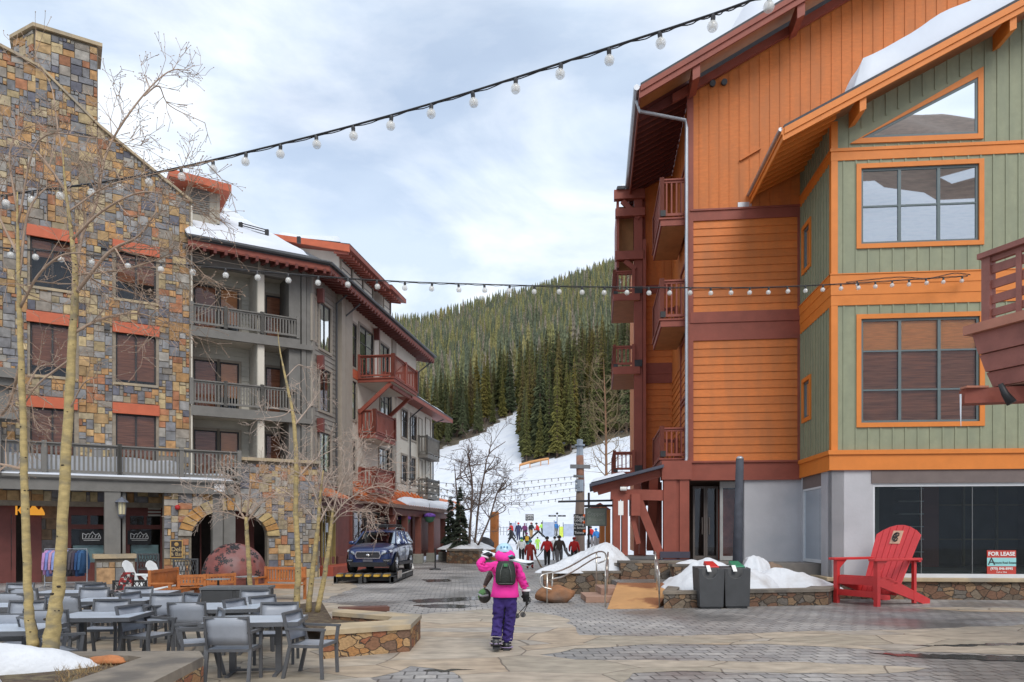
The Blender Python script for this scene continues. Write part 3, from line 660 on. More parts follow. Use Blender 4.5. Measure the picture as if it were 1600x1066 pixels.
i4 = MB()
for k in range(6): i4.box(GF, 3.1, 3.9, 3.0, 3.3, 1.3 + k * .42, 1.33 + k * .42)
i4.build('shelves', mat('pale_shelf', (.35, .35, .35), .6), gb)
i5 = MB(); i5.box(GF, 4.05, 4.6, 3.5, 3.7, .8, 4.1); i5.build('red_column', REDD, gb)
i6 = MB(); i6.box(GF, .9, uE, 1.15, 1.2, 3.93, 3.97)
for k in range(13): u = 1.2 + k * .52 + (k % 3) * .08; i6.tube([GF.p(u, 1.17, 3.93), GF.p(u, 1.12, 3.84)], .02, 6); i6.tube([GF.p(u, 1.12, 3.86), GF.p(u + .05, 1.0, 3.72)], [.035, .055], 8)
i6.build('track_lights', mat('white_lamp_metal', (.6, .6, .58), .4), gb)
i7 = MB()
for u in (4.9, 5.9, 7.0): i7.box(GF, u, u + .07, 4.6, 4.7, .8, 4.1)
for z in (2.9, 3.6, 1.7): i7.box(GF, 4.7, uE, 4.6, 4.68, z, z + .05)
i7.build('inner_mullions', mat('olive_frame', (.14, .13, .08), .7), gb)
st = MB(); st.box(GF, -.05, uE, -.10, .4, -.05, cap0); st.box(GS, .0, LS_ - .0, -.10, .35, -.05, cap0); st.build('stone_base', RUBBLE, gb)
cp = MB(); cp.box(GF, -.2, uE, -.2, .03, cap0, cap1); cp.box(GS, .0, LS_, -.2, .02, cap0, cap1); cp.build('stone_ledge', CAP, gb, bevel=.015)
# lease sign in the window
sg = thing('lease_sign', tuple(GF.p(GF.U(1566), .06, gz0)), 'red and turquoise FOR LEASE sign standing inside the shop window', 'sign')
u0, u1 = GF.U(1543.5), GF.U(1589); za, zd = zz(1566, 899), zz(1566, 860)
def panel(nm, a, b, c, d, m, v0, v1, par): q = MB(); q.box(GF, a, b, v0, v1, c, d); return q.build(nm, m, par)
RS = mat('sign_red', (.48, .05, .035), .6, .05); TQ = mat('sign_turquoise', (.30, .62, .62), .6, .05); WH = mat('white_lettering', (.8, .8, .78), .6, .02); BK = mat('black_lettering', (.03, .03, .03), .6, .02)
pb = panel('board', u0, u1, za, zd, RS, .045, .06, sg); zc = (zd - za); pt = panel('stripe', u0, u1, za + zc * .36, za + zc * .70, TQ, .041, .045, sg)
cu = (u0 + u1) / 2; ln = Vector((RG[0], RG[1], 0))
text('FOR LEASE', .155, GF.p(cu, .040, za + zc * .85), ln, WH, sg, bold=.004); text('A', .30, GF.p(u0 + .12, .036, za + zc * .54), ln, BK, sg); text('mount Real Estate', .085, GF.p(cu + .09, .036, za + zc * .50), ln, BK, sg)
text('(970) 846-8995', .10, GF.p(cu, .040, za + zc * .26), ln, WH, sg, bold=.002); text('Call or Visit', .06, GF.p(cu, .040, za + zc * .12), ln, WH, sg)

# ================================================================== ORANGE LODGE
ao = R(6.29); RO = (math.cos(ao), -math.sin(ao)); DO = (math.sin(ao), math.cos(ao))
OF = Fr((6.105, 25.91), RO, DO); OS = Fr((6.105, 25.91), DO, RO)
ob = thing('lodge_building', (8, 30, 0), 'orange and dark red wooden lodge with stacked corner balconies and snowy roof', 'building')
oz = lambda px, py, v=0: OF.Z(px, py, v)
uB = OF.U(1251.5); uR = 13.0
zt = (oz(1090, 346), oz(1090, 331)); zmid = (oz(1090, 533), oz(1090, 489)); zbt = (oz(1090, 751), oz(1090, 721))
ork = lambda u: oz(1082, 141) + .535 * u       # wall top
ow = MB(); lap(ow, OF, .0, uB + .3, zbt[1], zmid[0], .272); lap(ow, OF, .0, uB + .3, zmid[1], zt[0], .272)
ow.poly([OF.p(0, 0, zt[1]), OF.p(uR, 0, zt[1]), OF.p(uR, 0, ork(uR)), OF.p(0, 0, ork(0))])
k = .32
while k < uR: ow.box(OF, k - .014, k + .014, -.022, 0, zt[1], ork(k)); k += .335
ow.build('gable_wall', ORANGE, ob)
rb = MB()
rb.box(OF, .0, uB + .05, -.05, .0, zt[0], zt[1]); rb.box(OF, .0, uB + .05, -.09, .0, zt[1], zt[1] + .06)
zq = zmid[0] + (zmid[1] - zmid[0]) * .62; rb.box(OF, .0, uB + .05, -.05, 0, zmid[0], zq); rb.box(OF, 0, uB + .05, -.085, 0, zq, zmid[1])
rb.box(OF, -.02, uB + .05, -.10, .0, zbt[0], zbt[1] - .06); rb.box(OF, -.02, uB + .05, -.16, 0, zbt[1] - .06, zbt[1])
rb.box(OF, -.10, .11, -.055, .10, zbt[1], ork(0) - .1); rb.box(OF, uB - .12, uB + .05, -.045, .0, zbt[1], zmid[0]); rb.box(OF, uB - .12, uB + .05, -.045, .0, zmid[1], zt[0])
rb.build('trim_boards', REDW, ob)
# street side wall of the first mass, then the second mass
D_ = 6.24
s1 = MB(); lap(s1, OS, .11, D_, zbt[1], zmid[0], .272, v=.02); plain(s1, OS, .11, D_, zmid[0], zt[0], v=.02); plain(s1, OS, .11, D_, zt[0], ork(0), v=.02); batten(s1, OS, .2, D_, zt[1], ork(0), .5, v=.02); s1.build('side_wall', ORANGE, ob)
# dark glazed doors on the balconies
for pyb in (340, 498, 620, 716):
    za_ = EYE - (pyb - HOR) / FPX * 26.1 + .06; zb_ = za_ + 2.2; window(ob, OS, 1.0, 2.6, za_, zb_, v=.02, cols=2, tw=.1, trim=REDW, frame=WFD, blind=None, proud=.06)
E0 = OF.U(1045, D_); E1 = OF.U(1005, D_)     # second mass front wall, at v = D_
OF2 = Fr(OF.p(0, D_, 0), RO, DO); e0, e1 = OF2.U(1047), OF2.U(1004.5); o2 = lambda py: OF2.Z(1020, py)
s2 = MB(); lap(s2, OF2, e1, e0 + .8, o2(745), o2(599), .272); lap(s2, OF2, e1, e0 + .8, o2(568), o2(459), .272); plain(s2, OF2, e1, e0 + .8, o2(446), ork(0)); batten(s2, OF2, e1 + .1, e0 + .8, o2(446), ork(0), .33)
s2.build('rear_wing_wall', ORANGE, ob)
s3 = MB(); s3.box(OF2, e1, e0 + .8, -.05, 0, o2(599), o2(585)); s3.box(OF2, e1, e0 + .8, -.07, 0, o2(585), o2(568)); s3.box(OF2, e1, e0 + .8, -.05, 0, o2(459), o2(446)); s3.box(OF2, e1 - .12, e1 + .1, -.08, .1, 1.0, ork(-1.4)); s3.build('rear_wing_trim', REDW, ob)
s4 = MB(); OS2 = Fr(OF2.p(e1, 0, 0), DO, RO); plain(s4, OS2, 0, 12, 1.0, ork(-1.2)); s4.build('rear_side_wall', ORANGE, ob)
# main roof
ev = -1.35; eu = OF.U(1001, ev); rz = lambda u: ork(0) + .08 + .535 * u
rf2 = MB(); Lr = 13.5; rf2.slab([OF.p(eu, ev, rz(eu) + .42), OF.p(uR, ev, rz(uR) + .42), OF.p(uR, Lr, rz(uR) + .42), OF.p(eu, Lr, rz(eu) + .42)], .10); orf = rf2.build('roof', SHINGLE, ob)
ff = MB(); ff.prism(OF, [(eu, rz(eu) - .06), (uR, rz(uR) - .06), (uR, rz(uR) + .32), (eu, rz(eu) + .32)], ev - .003, ev + .06); ff.prism(OF, [(eu, rz(eu) + .14), (uR, rz(uR) + .14), (uR, rz(uR) + .32), (eu, rz(eu) + .32)], ev - .05, ev - .004)
OE = Fr(OF.p(eu, ev, 0), DO, RO)
ff.box(OE, 0, Lr - ev, -.05, 0, rz(eu) - .06, rz(eu) + .32); ff.prism(OF, [(-.6, rz(-.6) - .25), (.1, rz(.1) - .25), (uR, rz(uR) - .25), (uR, rz(uR) + .04), (-.6, rz(-.6) + .04)], -.20, -.06)
for u in (.05, 3.35, 6.65):
    zk = rz(u); ff.hexa([OF.p(u - .12, ev + .07, zk - .52), OF.p(u + .12, ev + .07, zk - .40), OF.p(u + .12, -.21, zk - .40), OF.p(u - .12, -.21, zk - .52), OF.p(u - .12, ev + .07, zk - .0), OF.p(u + .12, ev + .07, zk + .12), OF.p(u + .12, -.21, zk + .12), OF.p(u - .12, -.21, zk)])
ff.build('fascia', REDW, orf)
sf2 = MB(); sf2.poly([OF.p(eu, ev + .06, rz(eu) + .28), OF.p(uR, ev + .06, rz(uR) + .28), OF.p(uR, -.02, rz(uR) + .28), OF.p(eu, -.02, rz(eu) + .28)]); sf2.build('rake_soffit', mat('orange_brown_soffit', (.42, .16, .05)), orf)
sf3 = MB(); sf3.poly([OF.p(eu, -.02, rz(eu) + .27), OF.p(.1, -.02, rz(.1) + .27), OF.p(.1, Lr, rz(.1) + .27), OF.p(eu, Lr, rz(eu) + .27)]); sf3.build('eave_soffit', REDD, orf)
rr = MB()
for k in range(32):
    v = .25 + k * .41; rr.prism(Fr(OF.p(0, v, 0), RO, DO), [(eu + .02, rz(eu) + .02), (0, rz(0) - .1), (0, rz(0) + .26), (eu + .02, rz(eu) + .26)], -.05, .05)
rr.build('rafters', REDD, orf)
gu = MB(); gu.tube([OE.p(-.05, -.13, rz(eu) + .26), OE.p(Lr - ev, -.13, rz(eu) + .26)], .10, 8)
gu.build('gutter', STEEL, orf)
ds = MB(); gtop = OE.p(.5, -.1, rz(eu) + .12); pts = [gtop, OE.p(.55, .0, rz(eu) - .2), OF.p(-.18, -.18, oz(1075, 192)), OF.p(-.13, -.16, oz(1075, 204)), OF.p(-.13, -.16, oz(1075, 715)), OF.p(-.20, -.22, oz(1075, 745)), OF.p(-.20, -.22, oz(1072, 860)), OF.p(-.27, -.36, oz(1070, 872))]
ds.tube(pts, .058, 10); ds.build('downspout', STEEL, ob)
os_ = MB(); ua = OF.U(1142, ev); snowslab(os_, [OF.p(ua, ev + .05, rz(ua) + .42), OF.p(uR, ev + .05, rz(uR) + .42), OF.p(uR, 8, rz(uR) + .42), OF.p(ua, 8, rz(ua) + .42)], .8, 24, 5, .08); os_.build('roof_snow', SNOW, orf)
vt = MB()
for px, py in ((1113, 132), (1131, 130)): u, z = OF.uz(px, py); vt.tube([OF.p(u, 0, z), OF.p(u, -.14, z - .03)], .10, 10)
vt.build('wall_vents', DKGREY, ob)
vb = MB(); a = OF.uz(1155, 252); b = OF.uz(1188, 233); vb.beam(OF.p(a[0], -.06, a[1]), OF.p(b[0], -.06, b[1]), .05, .05); vb.build('slanted_batten', ORANGE, ob)
# balcony stacks. first: on the street side of the front mass
def balcony(fr, u0, u1, out, zt_, zs, zbm, nm='balcony', sm=REDW, cross=False):
    """fr: side frame (v negative = out). floor slab zbm..zs, rail to zt_"""
    m = MB(); m.box(fr, u0, u1, -out, -.06, zbm, zs - .05); m.box(fr, u0 - .04, u1 + .04, -out - .05, -.06, zs - .05, zs); o = m.build(nm, sm, ob)
    q = MB(); q.box(fr, u0 + .06, u1 - .06, -out + .06, -.07, zbm - .012, zbm - .002); q.build('soffit', SOFFIT, o)
    p = lambda u, v: fr.p(u, v, 0)
    rail(o, [(p(u0 + .05, -.1), p(u0 + .05, -out + .05)), (p(u0 + .05, -out + .05), p(u1 - .05, -out + .05)), (p(u1 - .05, -out + .05), p(u1 - .05, -.1))], zs, zt_, sm, post=.15, bal=.16, bw=.05, cap=.14)
    b = MB()
    for u in (u0 - .03,): b.box(fr, u - .03, u + .0, -out - .01, -out + .17, zs + .05, zs + .25)
    b.build('bracket', BLACK, o)
    return o
for t_, s_, b_ in ((279, 340, 352), (437, 498, 510), (668, 716, 728)):
    oz2 = lambda py: EYE - (py - HOR) / FPX * 26.1; balcony(OS, .15, 3.5, .98, oz2(t_), oz2(s_), oz2(b_))
# second stack on the rear mass, with the tall red fin and beams
fin = MB(); f0, f1 = OF2.U(990), OF2.U(1003); fin.box(OF2, f0, f1, -.35, -.10, 1.0, o2(316)); fin.box(OF2, f1 + .02, f1 + .14, -.5, -.3, 1.0, o2(380)); fin.build('corner_fin', REDW, ob)
OS3 = Fr(OF2.p(f0 + .1, -.05, 0), DO, RO)
for t_, s_, b_ in ((427, 462, 473), (543, 575, 587), (707, 738, 750)):
    m = MB(); x0 = OF2.U(957.5); m.box(OF2, x0, f1 - .1, -.45, 3.0, o2(b_), o2(s_)); o = m.build('balcony', REDW, ob)
    q = MB(); q.box(OF2, x0 + .05, f1 - .15, -.4, 2.95, o2(b_) - .012, o2(b_) - .002); q.build('soffit', SOFFIT, o)
    p = lambda u, v: OF2.p(u, v, 0); rail(o, [(p(f0 - .02, -.38), p(x0 + .06, -.38)), (p(x0 + .06, -.38), p(x0 + .06, 2.9))], o2(s_), o2(t_), REDW, post=.13, bal=.15, bw=.05, cap=.13)
    bk = MB(); bk.box(OF2, f0 + .02, f0 + .34, -.46, -.452, o2(s_) - .02, o2(s_) + .26); bk.box(OF2, x0 + .02, x0 + .2, -.46, -.452, o2(s_) - .02, o2(s_) + .1); bk.build('bracket', BLACK, o)
bm_ = MB(); xb = OF2.U(960)
for y0, y1, xa in ((316, 302, 959), (343, 331, 961), (410, 397, 961)): bm_.box(OF2, OF2.U(xa), f1 + .1, -.5, -.2, o2(y0), o2(y1))
bm_.beam(OF2.p(OF2.U(972), -.35, o2(318)), OF2.p(OF2.U(998), -.35, o2(346)), .14, .2); bm_.beam(OF2.p(OF2.U(976), -.35, o2(411)), OF2.p(OF2.U(992), -.35, o2(425)), .14, .2)
bm_.box(OF2, OF2.U(963), OF2.U(967), -.3, 3, o2(420), o2(316)); bm_.build('balcony_beams', REDW, ob)
wl = MB(); wl.box(OF2, OF2.U(967), f0, .2, .3, o2(425), o2(318)); wl.build('screen_wall', SOFFIT, ob)
lr = MB(); lr.slab([OF2.p(OF2.U(964), -.6, o2(298)), OF2.p(OF2.U(992), -.6, o2(298)), OF2.p(OF2.U(992), 3.2, o2(246)), OF2.p(OF2.U(964), 3.2, o2(246))], .12); lro = lr.build('lower_roof', SHINGLE, ob)
ls = MB(); snowslab(ls, [OF2.p(OF2.U(968), -.4, o2(296)), OF2.p(OF2.U(991), -.4, o2(296)), OF2.p(OF2.U(991), 2.6, o2(256)), OF2.p(OF2.U(968), 2.6, o2(256))], .12, 8, 9, .4); ls.build('roof_snow', SNOW, lro)
# ground floor: recessed entry with glass doors, concrete wall
gf = MB(); uc = OF.U(1163); gf.box(OF, uc, uB + .6, .0, .35, .3, zbt[0]); gf.build('concrete_wall', CONC, ob)
en = MB(); en.box(OF, -.2, uc, 2.6, 2.7, .9, zbt[0]); en.box(OF, uc, uc + .05, .35, 2.6, .9, zbt[0]); en.box(OF, -.2, uc, .0, 2.7, zbt[0] - .02, zbt[0] + .1); en.build('entry_recess', mat('dark_brown_wood', (.06, .035, .025), .8, .2, 3), ob)
dd = MB()
d0, d1 = OF.U(1083, .9), OF.U(1122, .9); FD = Fr(OF.p(0, .9, 0), RO, DO); zd0, zd1 = 1.0, 3.6
for a, b in ((d0, (d0 + d1) / 2), ((d0 + d1) / 2 + .01, d1)):
    dd.box(FD, a, a + .06, 0, .06, zd0, zd1); dd.box(FD, b - .06, b, 0, .06, zd0, zd1); dd.box(FD, a + .06, b - .06, 0, .06, zd1 - .08, zd1); dd.box(FD, a + .06, b - .06, 0, .06, zd0, zd0 + .14)
dro = dd.build('entry_door', mat('bronze_frame', (.12, .10, .09), .5), ob)
q = MB(); q.poly([FD.p(d0, .03, zd0), FD.p(d1, .03, zd0), FD.p(d1, .03, zd1), FD.p(d0, .03, zd1)]); q.build('pane', GLASS, dro)
q = MB()
for u in ((d0 + d1) / 2 - .12, (d0 + d1) / 2 + .12): q.tube([FD.p(u, -.06, 1.9), FD.p(u, -.06, 2.5)], .018, 6)
q.build('handle', STAIN, dro)
dw = MB(); a0, a1 = OF.U(1125, .3), OF.U(1160, .3); F3 = Fr(OF.p(0, .3, 0), RO, DO)
dw.box(F3, a0, a0 + .1, 0, .1, 1.0, 3.85); dw.box(F3, a1 - .1, a1, 0, .1, 1.0, 3.85); dw.box(F3, a0 + .1, a1 - .1, 0, .1, 3.5, 3.85); dw.box(F3, a0 + .1, a1 - .1, 0, .1, 1.0, 1.15); dwo = dw.build('shop_door', mat('pale_grey_frame', (.34, .34, .33), .6), ob)
q = MB(); q.poly([F3.p(a0, .05, 1.1), F3.p(a1, .05, 1.1), F3.p(a1, .05, 3.5), F3.p(a0, .05, 3.5)]); q.build('pane', GLASS, dwo)
q = MB(); q.box(F3, a0, a1, .8, .85, 1.0, 3.5); q.build('curtain', mat('rust_curtain', (.22, .06, .04), .8, .3, 4), dwo)
# entry porch on red timber posts
pc = MB(); c0, c1 = OF.U(1038), OF.U(1072)
zc0, zc1 = .9, oz(1055, 751); V0 = -.45
pc.box(OF, OF.U(1037, V0), OF.U(1057, V0), V0, V0 + .4, zc0, zc1); pc.box(OF, OF.U(1062, V0), OF.U(1077, V0), V0, V0 + .4, zc0, zc1); pc.box(OF, OF.U(1057.2, V0), OF.U(1061.8, V0), V0 + .06, V0 + .3, zc0, zc1)
pc.box(OF, OF.U(1034, V0), .0, V0 - .05, V0 + .5, zc1, oz(1055, 722)); po = pc.build('porch_columns', REDW, ob)
OP = Fr(OF.p(0, V0, 0), RO, DO)
sb = MB(); x0, x1 = OP.U(1036), OP.U(1078)
sb.box(OP, x0 - .1, x1, -.03, .42, oz(1055, 872, V0), oz(1055, 862, V0)); sb.box(OP, x0 - .1, x1, -.031, .42, oz(1055, 880, V0), oz(1055, 874, V0)); sb.build('steel_straps', mat('dark_steel', (.07, .065, .09), .5, .1, metal=.3), po)
pb_ = MB()
def q2(px, py, v=.15): u, z = OP.uz(px, py); return OP.p(u, v, z)
pb_.beam(q2(954, 772), q2(1040, 774), .2, .36); pb_.beam(q2(926, 764), q2(1036, 733), .16, .26); pb_.beam(q2(934, 770), q2(1034, 741), .14, .16); pb_.beam(q2(975, 757), q2(975, 770), .3, .2)
pb_.beam(q2(998, 782), q2(1034, 872), .22, .28); pb_.beam(q2(992, 772), q2(992, 806), .5, .3); pb_.beam(q2(963, 780), q2(963, 868), .3, .24); pb_.beam(q2(976, 780), q2(976, 868), .26, .2); pb_.beam(q2(988, 806), q2(998, 850), .12, .16)
pb_.beam(q2(1022, 742), q2(1022, 860, 1.6), .3, .2); pb_.beam(q2(1008, 780, 1.8), q2(1008, 868, 1.8), .35, .2); pb_.beam(q2(1032, 750, 1.2), q2(1032, 868, 1.2), .3, .25); pb_.beam(q2(1005, 765, 1.2), q2(1036, 765, 1.2), .2, 1.0)
pb_.build('porch_braces', REDW, po)
jb = MB(); jb.beam(q2(993.5, 780, -.06), q2(999.5, 780, -.06), .02, .32); jb.build('bolt_plate', BLACK, po)
pr_ = MB(); a_, b_ = q2(921, 757, -.35), q2(1036, 727, -.35); dv = Vector((DO[0], DO[1], 0)) * 3.2
pr_.slab([a_, b_, b_ + dv + Vector((0, 0, .0)), a_ + dv], .10); pro = pr_.build('porch_roof', mat('dark_roof_edge', (.06, .065, .09), .6), ob)
ps = MB(); up_ = Vector((0, 0, .01)); c_ = a_.lerp(b_, .02); d_ = a_.lerp(b_, .5); snowslab(ps, [c_ + up_, d_ + up_, d_ + dv + up_, c_ + dv + up_], .16, 12, 14, .5); ps.build('roof_snow', SNOW, pro)
sl = MB(); sl.tube([q2(969, 764, -.1), q2(979, 764, -.1)], .07, 8); sl.build('porch_lamp', mat('white_lamp', (.75, .75, .72), .4), po)
# ================================================================== LEFT SIDE: STONE BUILDING AND GREY LODGE
WL = (.855, .518); NL = (-.518, .855)
LS = Fr((-16.24, 30.7), WL, NL)      # stone and balcony face
LD = Fr((-15.2, 29.0), WL, NL)       # deck edge / arch wall face
EL = (.158, .987); LE = Fr((-9.27, 34.93), EL, (-.987, .158))
SPAL = [(.42, .26, .10), (.40, .21, .07), (.43, .32, .15), (.30, .275, .235), (.185, .185, .20), (.125, .125, .155), (.36, .14, .055), (.22, .22, .225), (.37, .29, .165), (.25, .215, .175), (.18, .175, .18), (.44, .23, .07), (.26, .25, .24)]
def ashlar(fr, u0, u1, z0, z1, inside, cell=.2, v=0.0, seed=1, pal=SPAL, mb=None, big=((2, 2, 5), (3, 2, 5), (2, 1, 1), (4, 2, 2), (3, 3, 4), (4, 3, 2), (2, 3, 3), (1, 2, 1))):
    r = random.Random(seed); nu, nz = int((u1 - u0) / cell), int((z1 - z0) / cell); occ = [[0] * nz for _ in range(nu)]; mb = mb or MB()
    ok = [[1 if inside(u0 + (i + .5) * cell, z0 + (j + .5) * cell) else 0 for j in range(nz)] for i in range(nu)]
    ch = [(a, b) for a, b, w_ in big for _ in range(w_)]
    for j in range(nz):
        for i in range(nu):
            if occ[i][j] or not ok[i][j]: continue
            for _ in range(4):
                a, b = r.choice(ch)
                if i + a <= nu and j + b <= nz and all(not occ[i + p][j + q] and ok[i + p][j + q] for p in range(a) for q in range(b)): break
            else: a, b = 1, 1
            for p in range(a):
                for q in range(b): occ[i + p][j + q] = 1
            c = r.choice(pal); m_ = sum(c) / 3; c = [x * .84 + m_ * .16 for x in c]; k = r.uniform(.8, 1.2); mb.col = (c[0] * k, c[1] * k, c[2] * k); g_ = .006; t = r.uniform(.012, .055)
            A, B, C_, D = u0 + i * cell + g_, u0 + (i + a) * cell - g_, z0 + j * cell + g_, z0 + (j + b) * cell - g_
            e = .012; jt = lambda: r.uniform(-.008, .008)
            o_ = [fr.p(A, v, C_), fr.p(B, v, C_), fr.p(B, v, D), fr.p(A, v, D)]; i_ = [fr.p(A + e + jt(), v - t, C_ + e + jt()), fr.p(B - e + jt(), v - t, C_ + e + jt()), fr.p(B - e + jt(), v - t, D - e + jt()), fr.p(A + e + jt(), v - t, D - e + jt())]
            b0 = len(mb.v); mb.v.extend([tuple(q) for q in o_ + i_]); mb.face((b0 + 4, b0 + 5, b0 + 6, b0 + 7))
            for q in range(4): q2_ = (q + 1) % 4; mb.face((b0 + q, b0 + q2_, b0 + 4 + q2_, b0 + 4 + q))
    mb.col = None
    return mb
sbd = thing('stone_building', tuple(LS.p(-2, 2, 0)), 'building faced in gold rust and slate stone blocks with coral lintels, chimney and snowy deck', 'building')
uS = LS.U(298); uL = LS.U(-90)
topp = [LS.uz(px, py) for px, py in ((-90, 40), (0, 73), (62, 106), (156, 199), (300, 317))]
def stop(u):
    for (a, za), (b, zb) in zip(topp, topp[1:]):
        if a <= u <= b: return za + (zb - za) * (u - a) / (b - a)
    return topp[0][1] if u < topp[0][0] else topp[-1][1]
wins = []
c2 = (LS.U(181), LS.U(244)); c1 = (LS.U(47), LS.U(116)); c0 = (2 * c1[0] - c2[0] - .0, 2 * c1[1] - c2[1])
rowsz = [(LS.Z(212, 470), LS.Z(212, 397)), (LS.Z(212, 600), LS.Z(212, 523)), (LS.Z(212, 703), LS.Z(212, 648))]
rowsz[2] = (rowsz[2][1] - (rowsz[1][1] - rowsz[1][0]), rowsz[2][1])
for c in (c1, c2):
    for z0_, z1_ in rowsz: wins.append((c[0], c[1], z0_, z1_))
hb_ = [(a - .0, b + .0, c, d + .44) for a, b, c, d in wins]
inside = lambda u, z: z < stop(u) - .05 and not any(a - .1 < u < b + .1 and c < z < d for a, b, c, d in hb_) and u < uS
sw_ = ashlar(LS, uL, uS, 3.2, 20.5, inside, .132, seed=5); wmesh = sw_.build('stone_wall', STONE, sbd)
bk = MB(); pts = [(uL, 3.0)] + [(u, z - .02) for u, z in topp] + [(uS, 3.0)]
zs_ = max(z for _, z in topp)
for (p, q, r, s) in cut(uL, uS, 3.0, stop(uS) - .02, wins): bk.poly([LS.p(p, 0.005, r), LS.p(q, .005, r), LS.p(q, .005, s), LS.p(p, .005, s)])
bk.poly([LS.p(uL, .005, stop(uS) - .02)] + [LS.p(uS, .005, stop(uS) - .021)] + [LS.p(u, .005, z - .02) for u, z in reversed(topp)])
bk.poly([LS.p(uS, .005, 3), LS.p(uS, 3.4, 3), LS.p(uS, 3.4, stop(uS)), LS.p(uS, .005, stop(uS))])
for h in wins:
    a, b, c, e = h
    for (x0, y0), (x1, y1) in (((a, c), (a, e)), ((b, e), (b, c)), ((a, e), (b, e)), ((b, c), (a, c))): bk.poly([LS.p(x0, 0, y0), LS.p(x1, 0, y1), LS.p(x1, .3, y1), LS.p(x0, .3, y0)])
bk.build('backing_wall', mat('pale_mortar', (.26, .22, .17), .95, .2, 6, .3), sbd)
for a, b, c, d in wins: ln_ = MB(); ln_.box(LS, a - .12, b + .12, -.10, .2, d, d + .43); ln_.build('lintel', CORAL, sbd); slb = MB(); slb.box(LS, a - .08, b + .08, -.08, .2, c - .10, c); slb.build('window_sill', CAP, sbd)
for i, (a, b, c, d) in enumerate(wins): window(sbd, LS, a + .0, b - .0, c, d, v=.10, cols=2, rows=(.78,) if i % 3 == 0 else (), tw=.001, trim=WFD, frame=WFD, blind=BLIND, bz=(.35, .8, 1, .6, .92, 1)[i % 6], proud=.0, fw=.06)
cpg = MB()
for (a, za), (b, zb) in zip(topp, topp[1:]): cpg.prism(LS, [(a, za - .04), (b, zb - .04), (b, zb + .07), (a, za + .07)], -.14, .5)
cpg.build('coping', CAP, sbd)
# chimney with a canted left side
uq, zq_ = LS.uz(55, 41); uz1 = LS.uz(155, 200); CQ = (LS.p(uq, -.04, 0)); uc1 = LS.U(154, -.04) - uq
FC = Fr(CQ, WL, NL); ztop = LS.Z(55, 45, -.04); qd = Vector((-.883, .468, 0)); SC = Fr(CQ + qd * 2.3, (-qd.x, -qd.y), (.468, .883))
lc = 1.15 * 2
q = Fr(CQ, (qd.x, qd.y)); us_ = abs(q.U(22)); zcb = stop(uq) - 2.2
ch_ = ashlar(FC, .0, uc1, LS.Z(154, 215, -.04), ztop, lambda u, z: True, .132, seed=8)
ch_ = ashlar(Fr(CQ + qd * us_, (-qd.x, -qd.y), (.468, .883)), 0, us_, zcb, ztop, lambda u, z: True, .132, seed=9, mb=ch_); ch_o = ch_.build('chimney', STONE, sbd)
cm = MB(); a = CQ + qd * us_; B_ = [a, CQ, CQ + FC.u * uc1, CQ + FC.u * uc1 + FC.v * 1.6, a + FC.v * 1.2]; nn = Vector((.05, .05, 0))
def inset(ps, d): c = sum(ps, Vector()) / len(ps); return [p + (c - p).normalized() * d for p in ps]
b_ = inset(B_, .03); cm.slab([p + Vector((0, 0, ztop)) for p in b_], ztop - zcb + 2); cm.build('chimney_core', MORTAR, ch_o)
cc_ = MB(); b_ = inset(B_, -.16); cc_.slab([p + Vector((0, 0, ztop + .16)) for p in b_], .14); cc_.build('chimney_cap', CAP, ch_o)
wv = MB()
for px, py in ((162, 384), (167, 511)): u, z = LS.uz(px, py); wv.box(LS, u - .1, u + .1, -.14, -.02, z - .14, z + .14)
wv.build('wall_vents', DKGREY, sbd)
dn = MB(); dn.tube([LS.p(uS + .03, -.08, 4.2), LS.p(uS + .03, -.08, stop(uS) - .2)], .04, 8); dn.build('downspout', CREAM, sbd)
# deck over the shops
ZB0, ZB1, ZR = LD.Z(180, 768), LD.Z(180, 746), LD.Z(180, 696); ud0, ud1 = LD.U(-60), LD.U(374)
dk = MB(); dk.box(LD, ud0, ud1, -.02, 3.0, ZB1 - .12, ZB1); dk.box(LD, ud0, ud1 - .2, .06, .3, ZB0, ZB1 - .12); dk.box(LD, ud0, ud1, -.06, .0, ZB1 - .08, ZB1 + .02); dko = dk.build('deck', GREYW, sbd)
rail(dko, [(LD.p(ud0, .06, 0), LD.p(LD.U(187), .06, 0)), (LD.p(LD.U(187), .06, 0), LD.p(ud1, .06, 0))], ZB1 + .05, ZR, GREYW, post=.16, bal=.145, bw=.07, cap=.2, ends=True)
ds_ = MB(); snowslab(ds_, [LD.p(ud0, .25, ZB1), LD.p(ud1 - 2.0, .25, ZB1), LD.p(ud1 - 2.0, 1.9, ZB1), LD.p(ud0, 1.9, ZB1)], .85, 30, 21, .12); snowslab(ds_, [LD.p(ud1 - 3.2, .25, ZB1), LD.p(ud1 - .2, .25, ZB1), LD.p(ud1 - .2, 1.9, ZB1), LD.p(ud1 - 3.2, 1.9, ZB1)], .35, 16, 22, .5)
snowslab(ds_, [LD.p(ud0, -.055, ZB1 + .0), LD.p(ud1 - .2, -.055, ZB1 + .0), LD.p(ud1 - .2, .07, ZB1 + .0), LD.p(ud0, .07, ZB1 + .0)], .07, 30, 23, .6); ds_.build('deck_snow', SNOW, dko)
cpx = (LD.U(163.5), LD.U(197))
for a_, b_, c_, d_, e_ in ((cpx[0], cpx[0] + .55, .10, .62, 1.0), (cpx[0] + .62, cpx[1], .22, .55, 1.0), (LD.U(334), LD.U(350), .25, .7, 0), (LD.U(352), LD.U(371), .4, .8, 0)): cl_ = MB(); cl_.box(LD, a_, b_, c_, d_, e_, ZB0); cl_.build('column', GREYW, sbd)
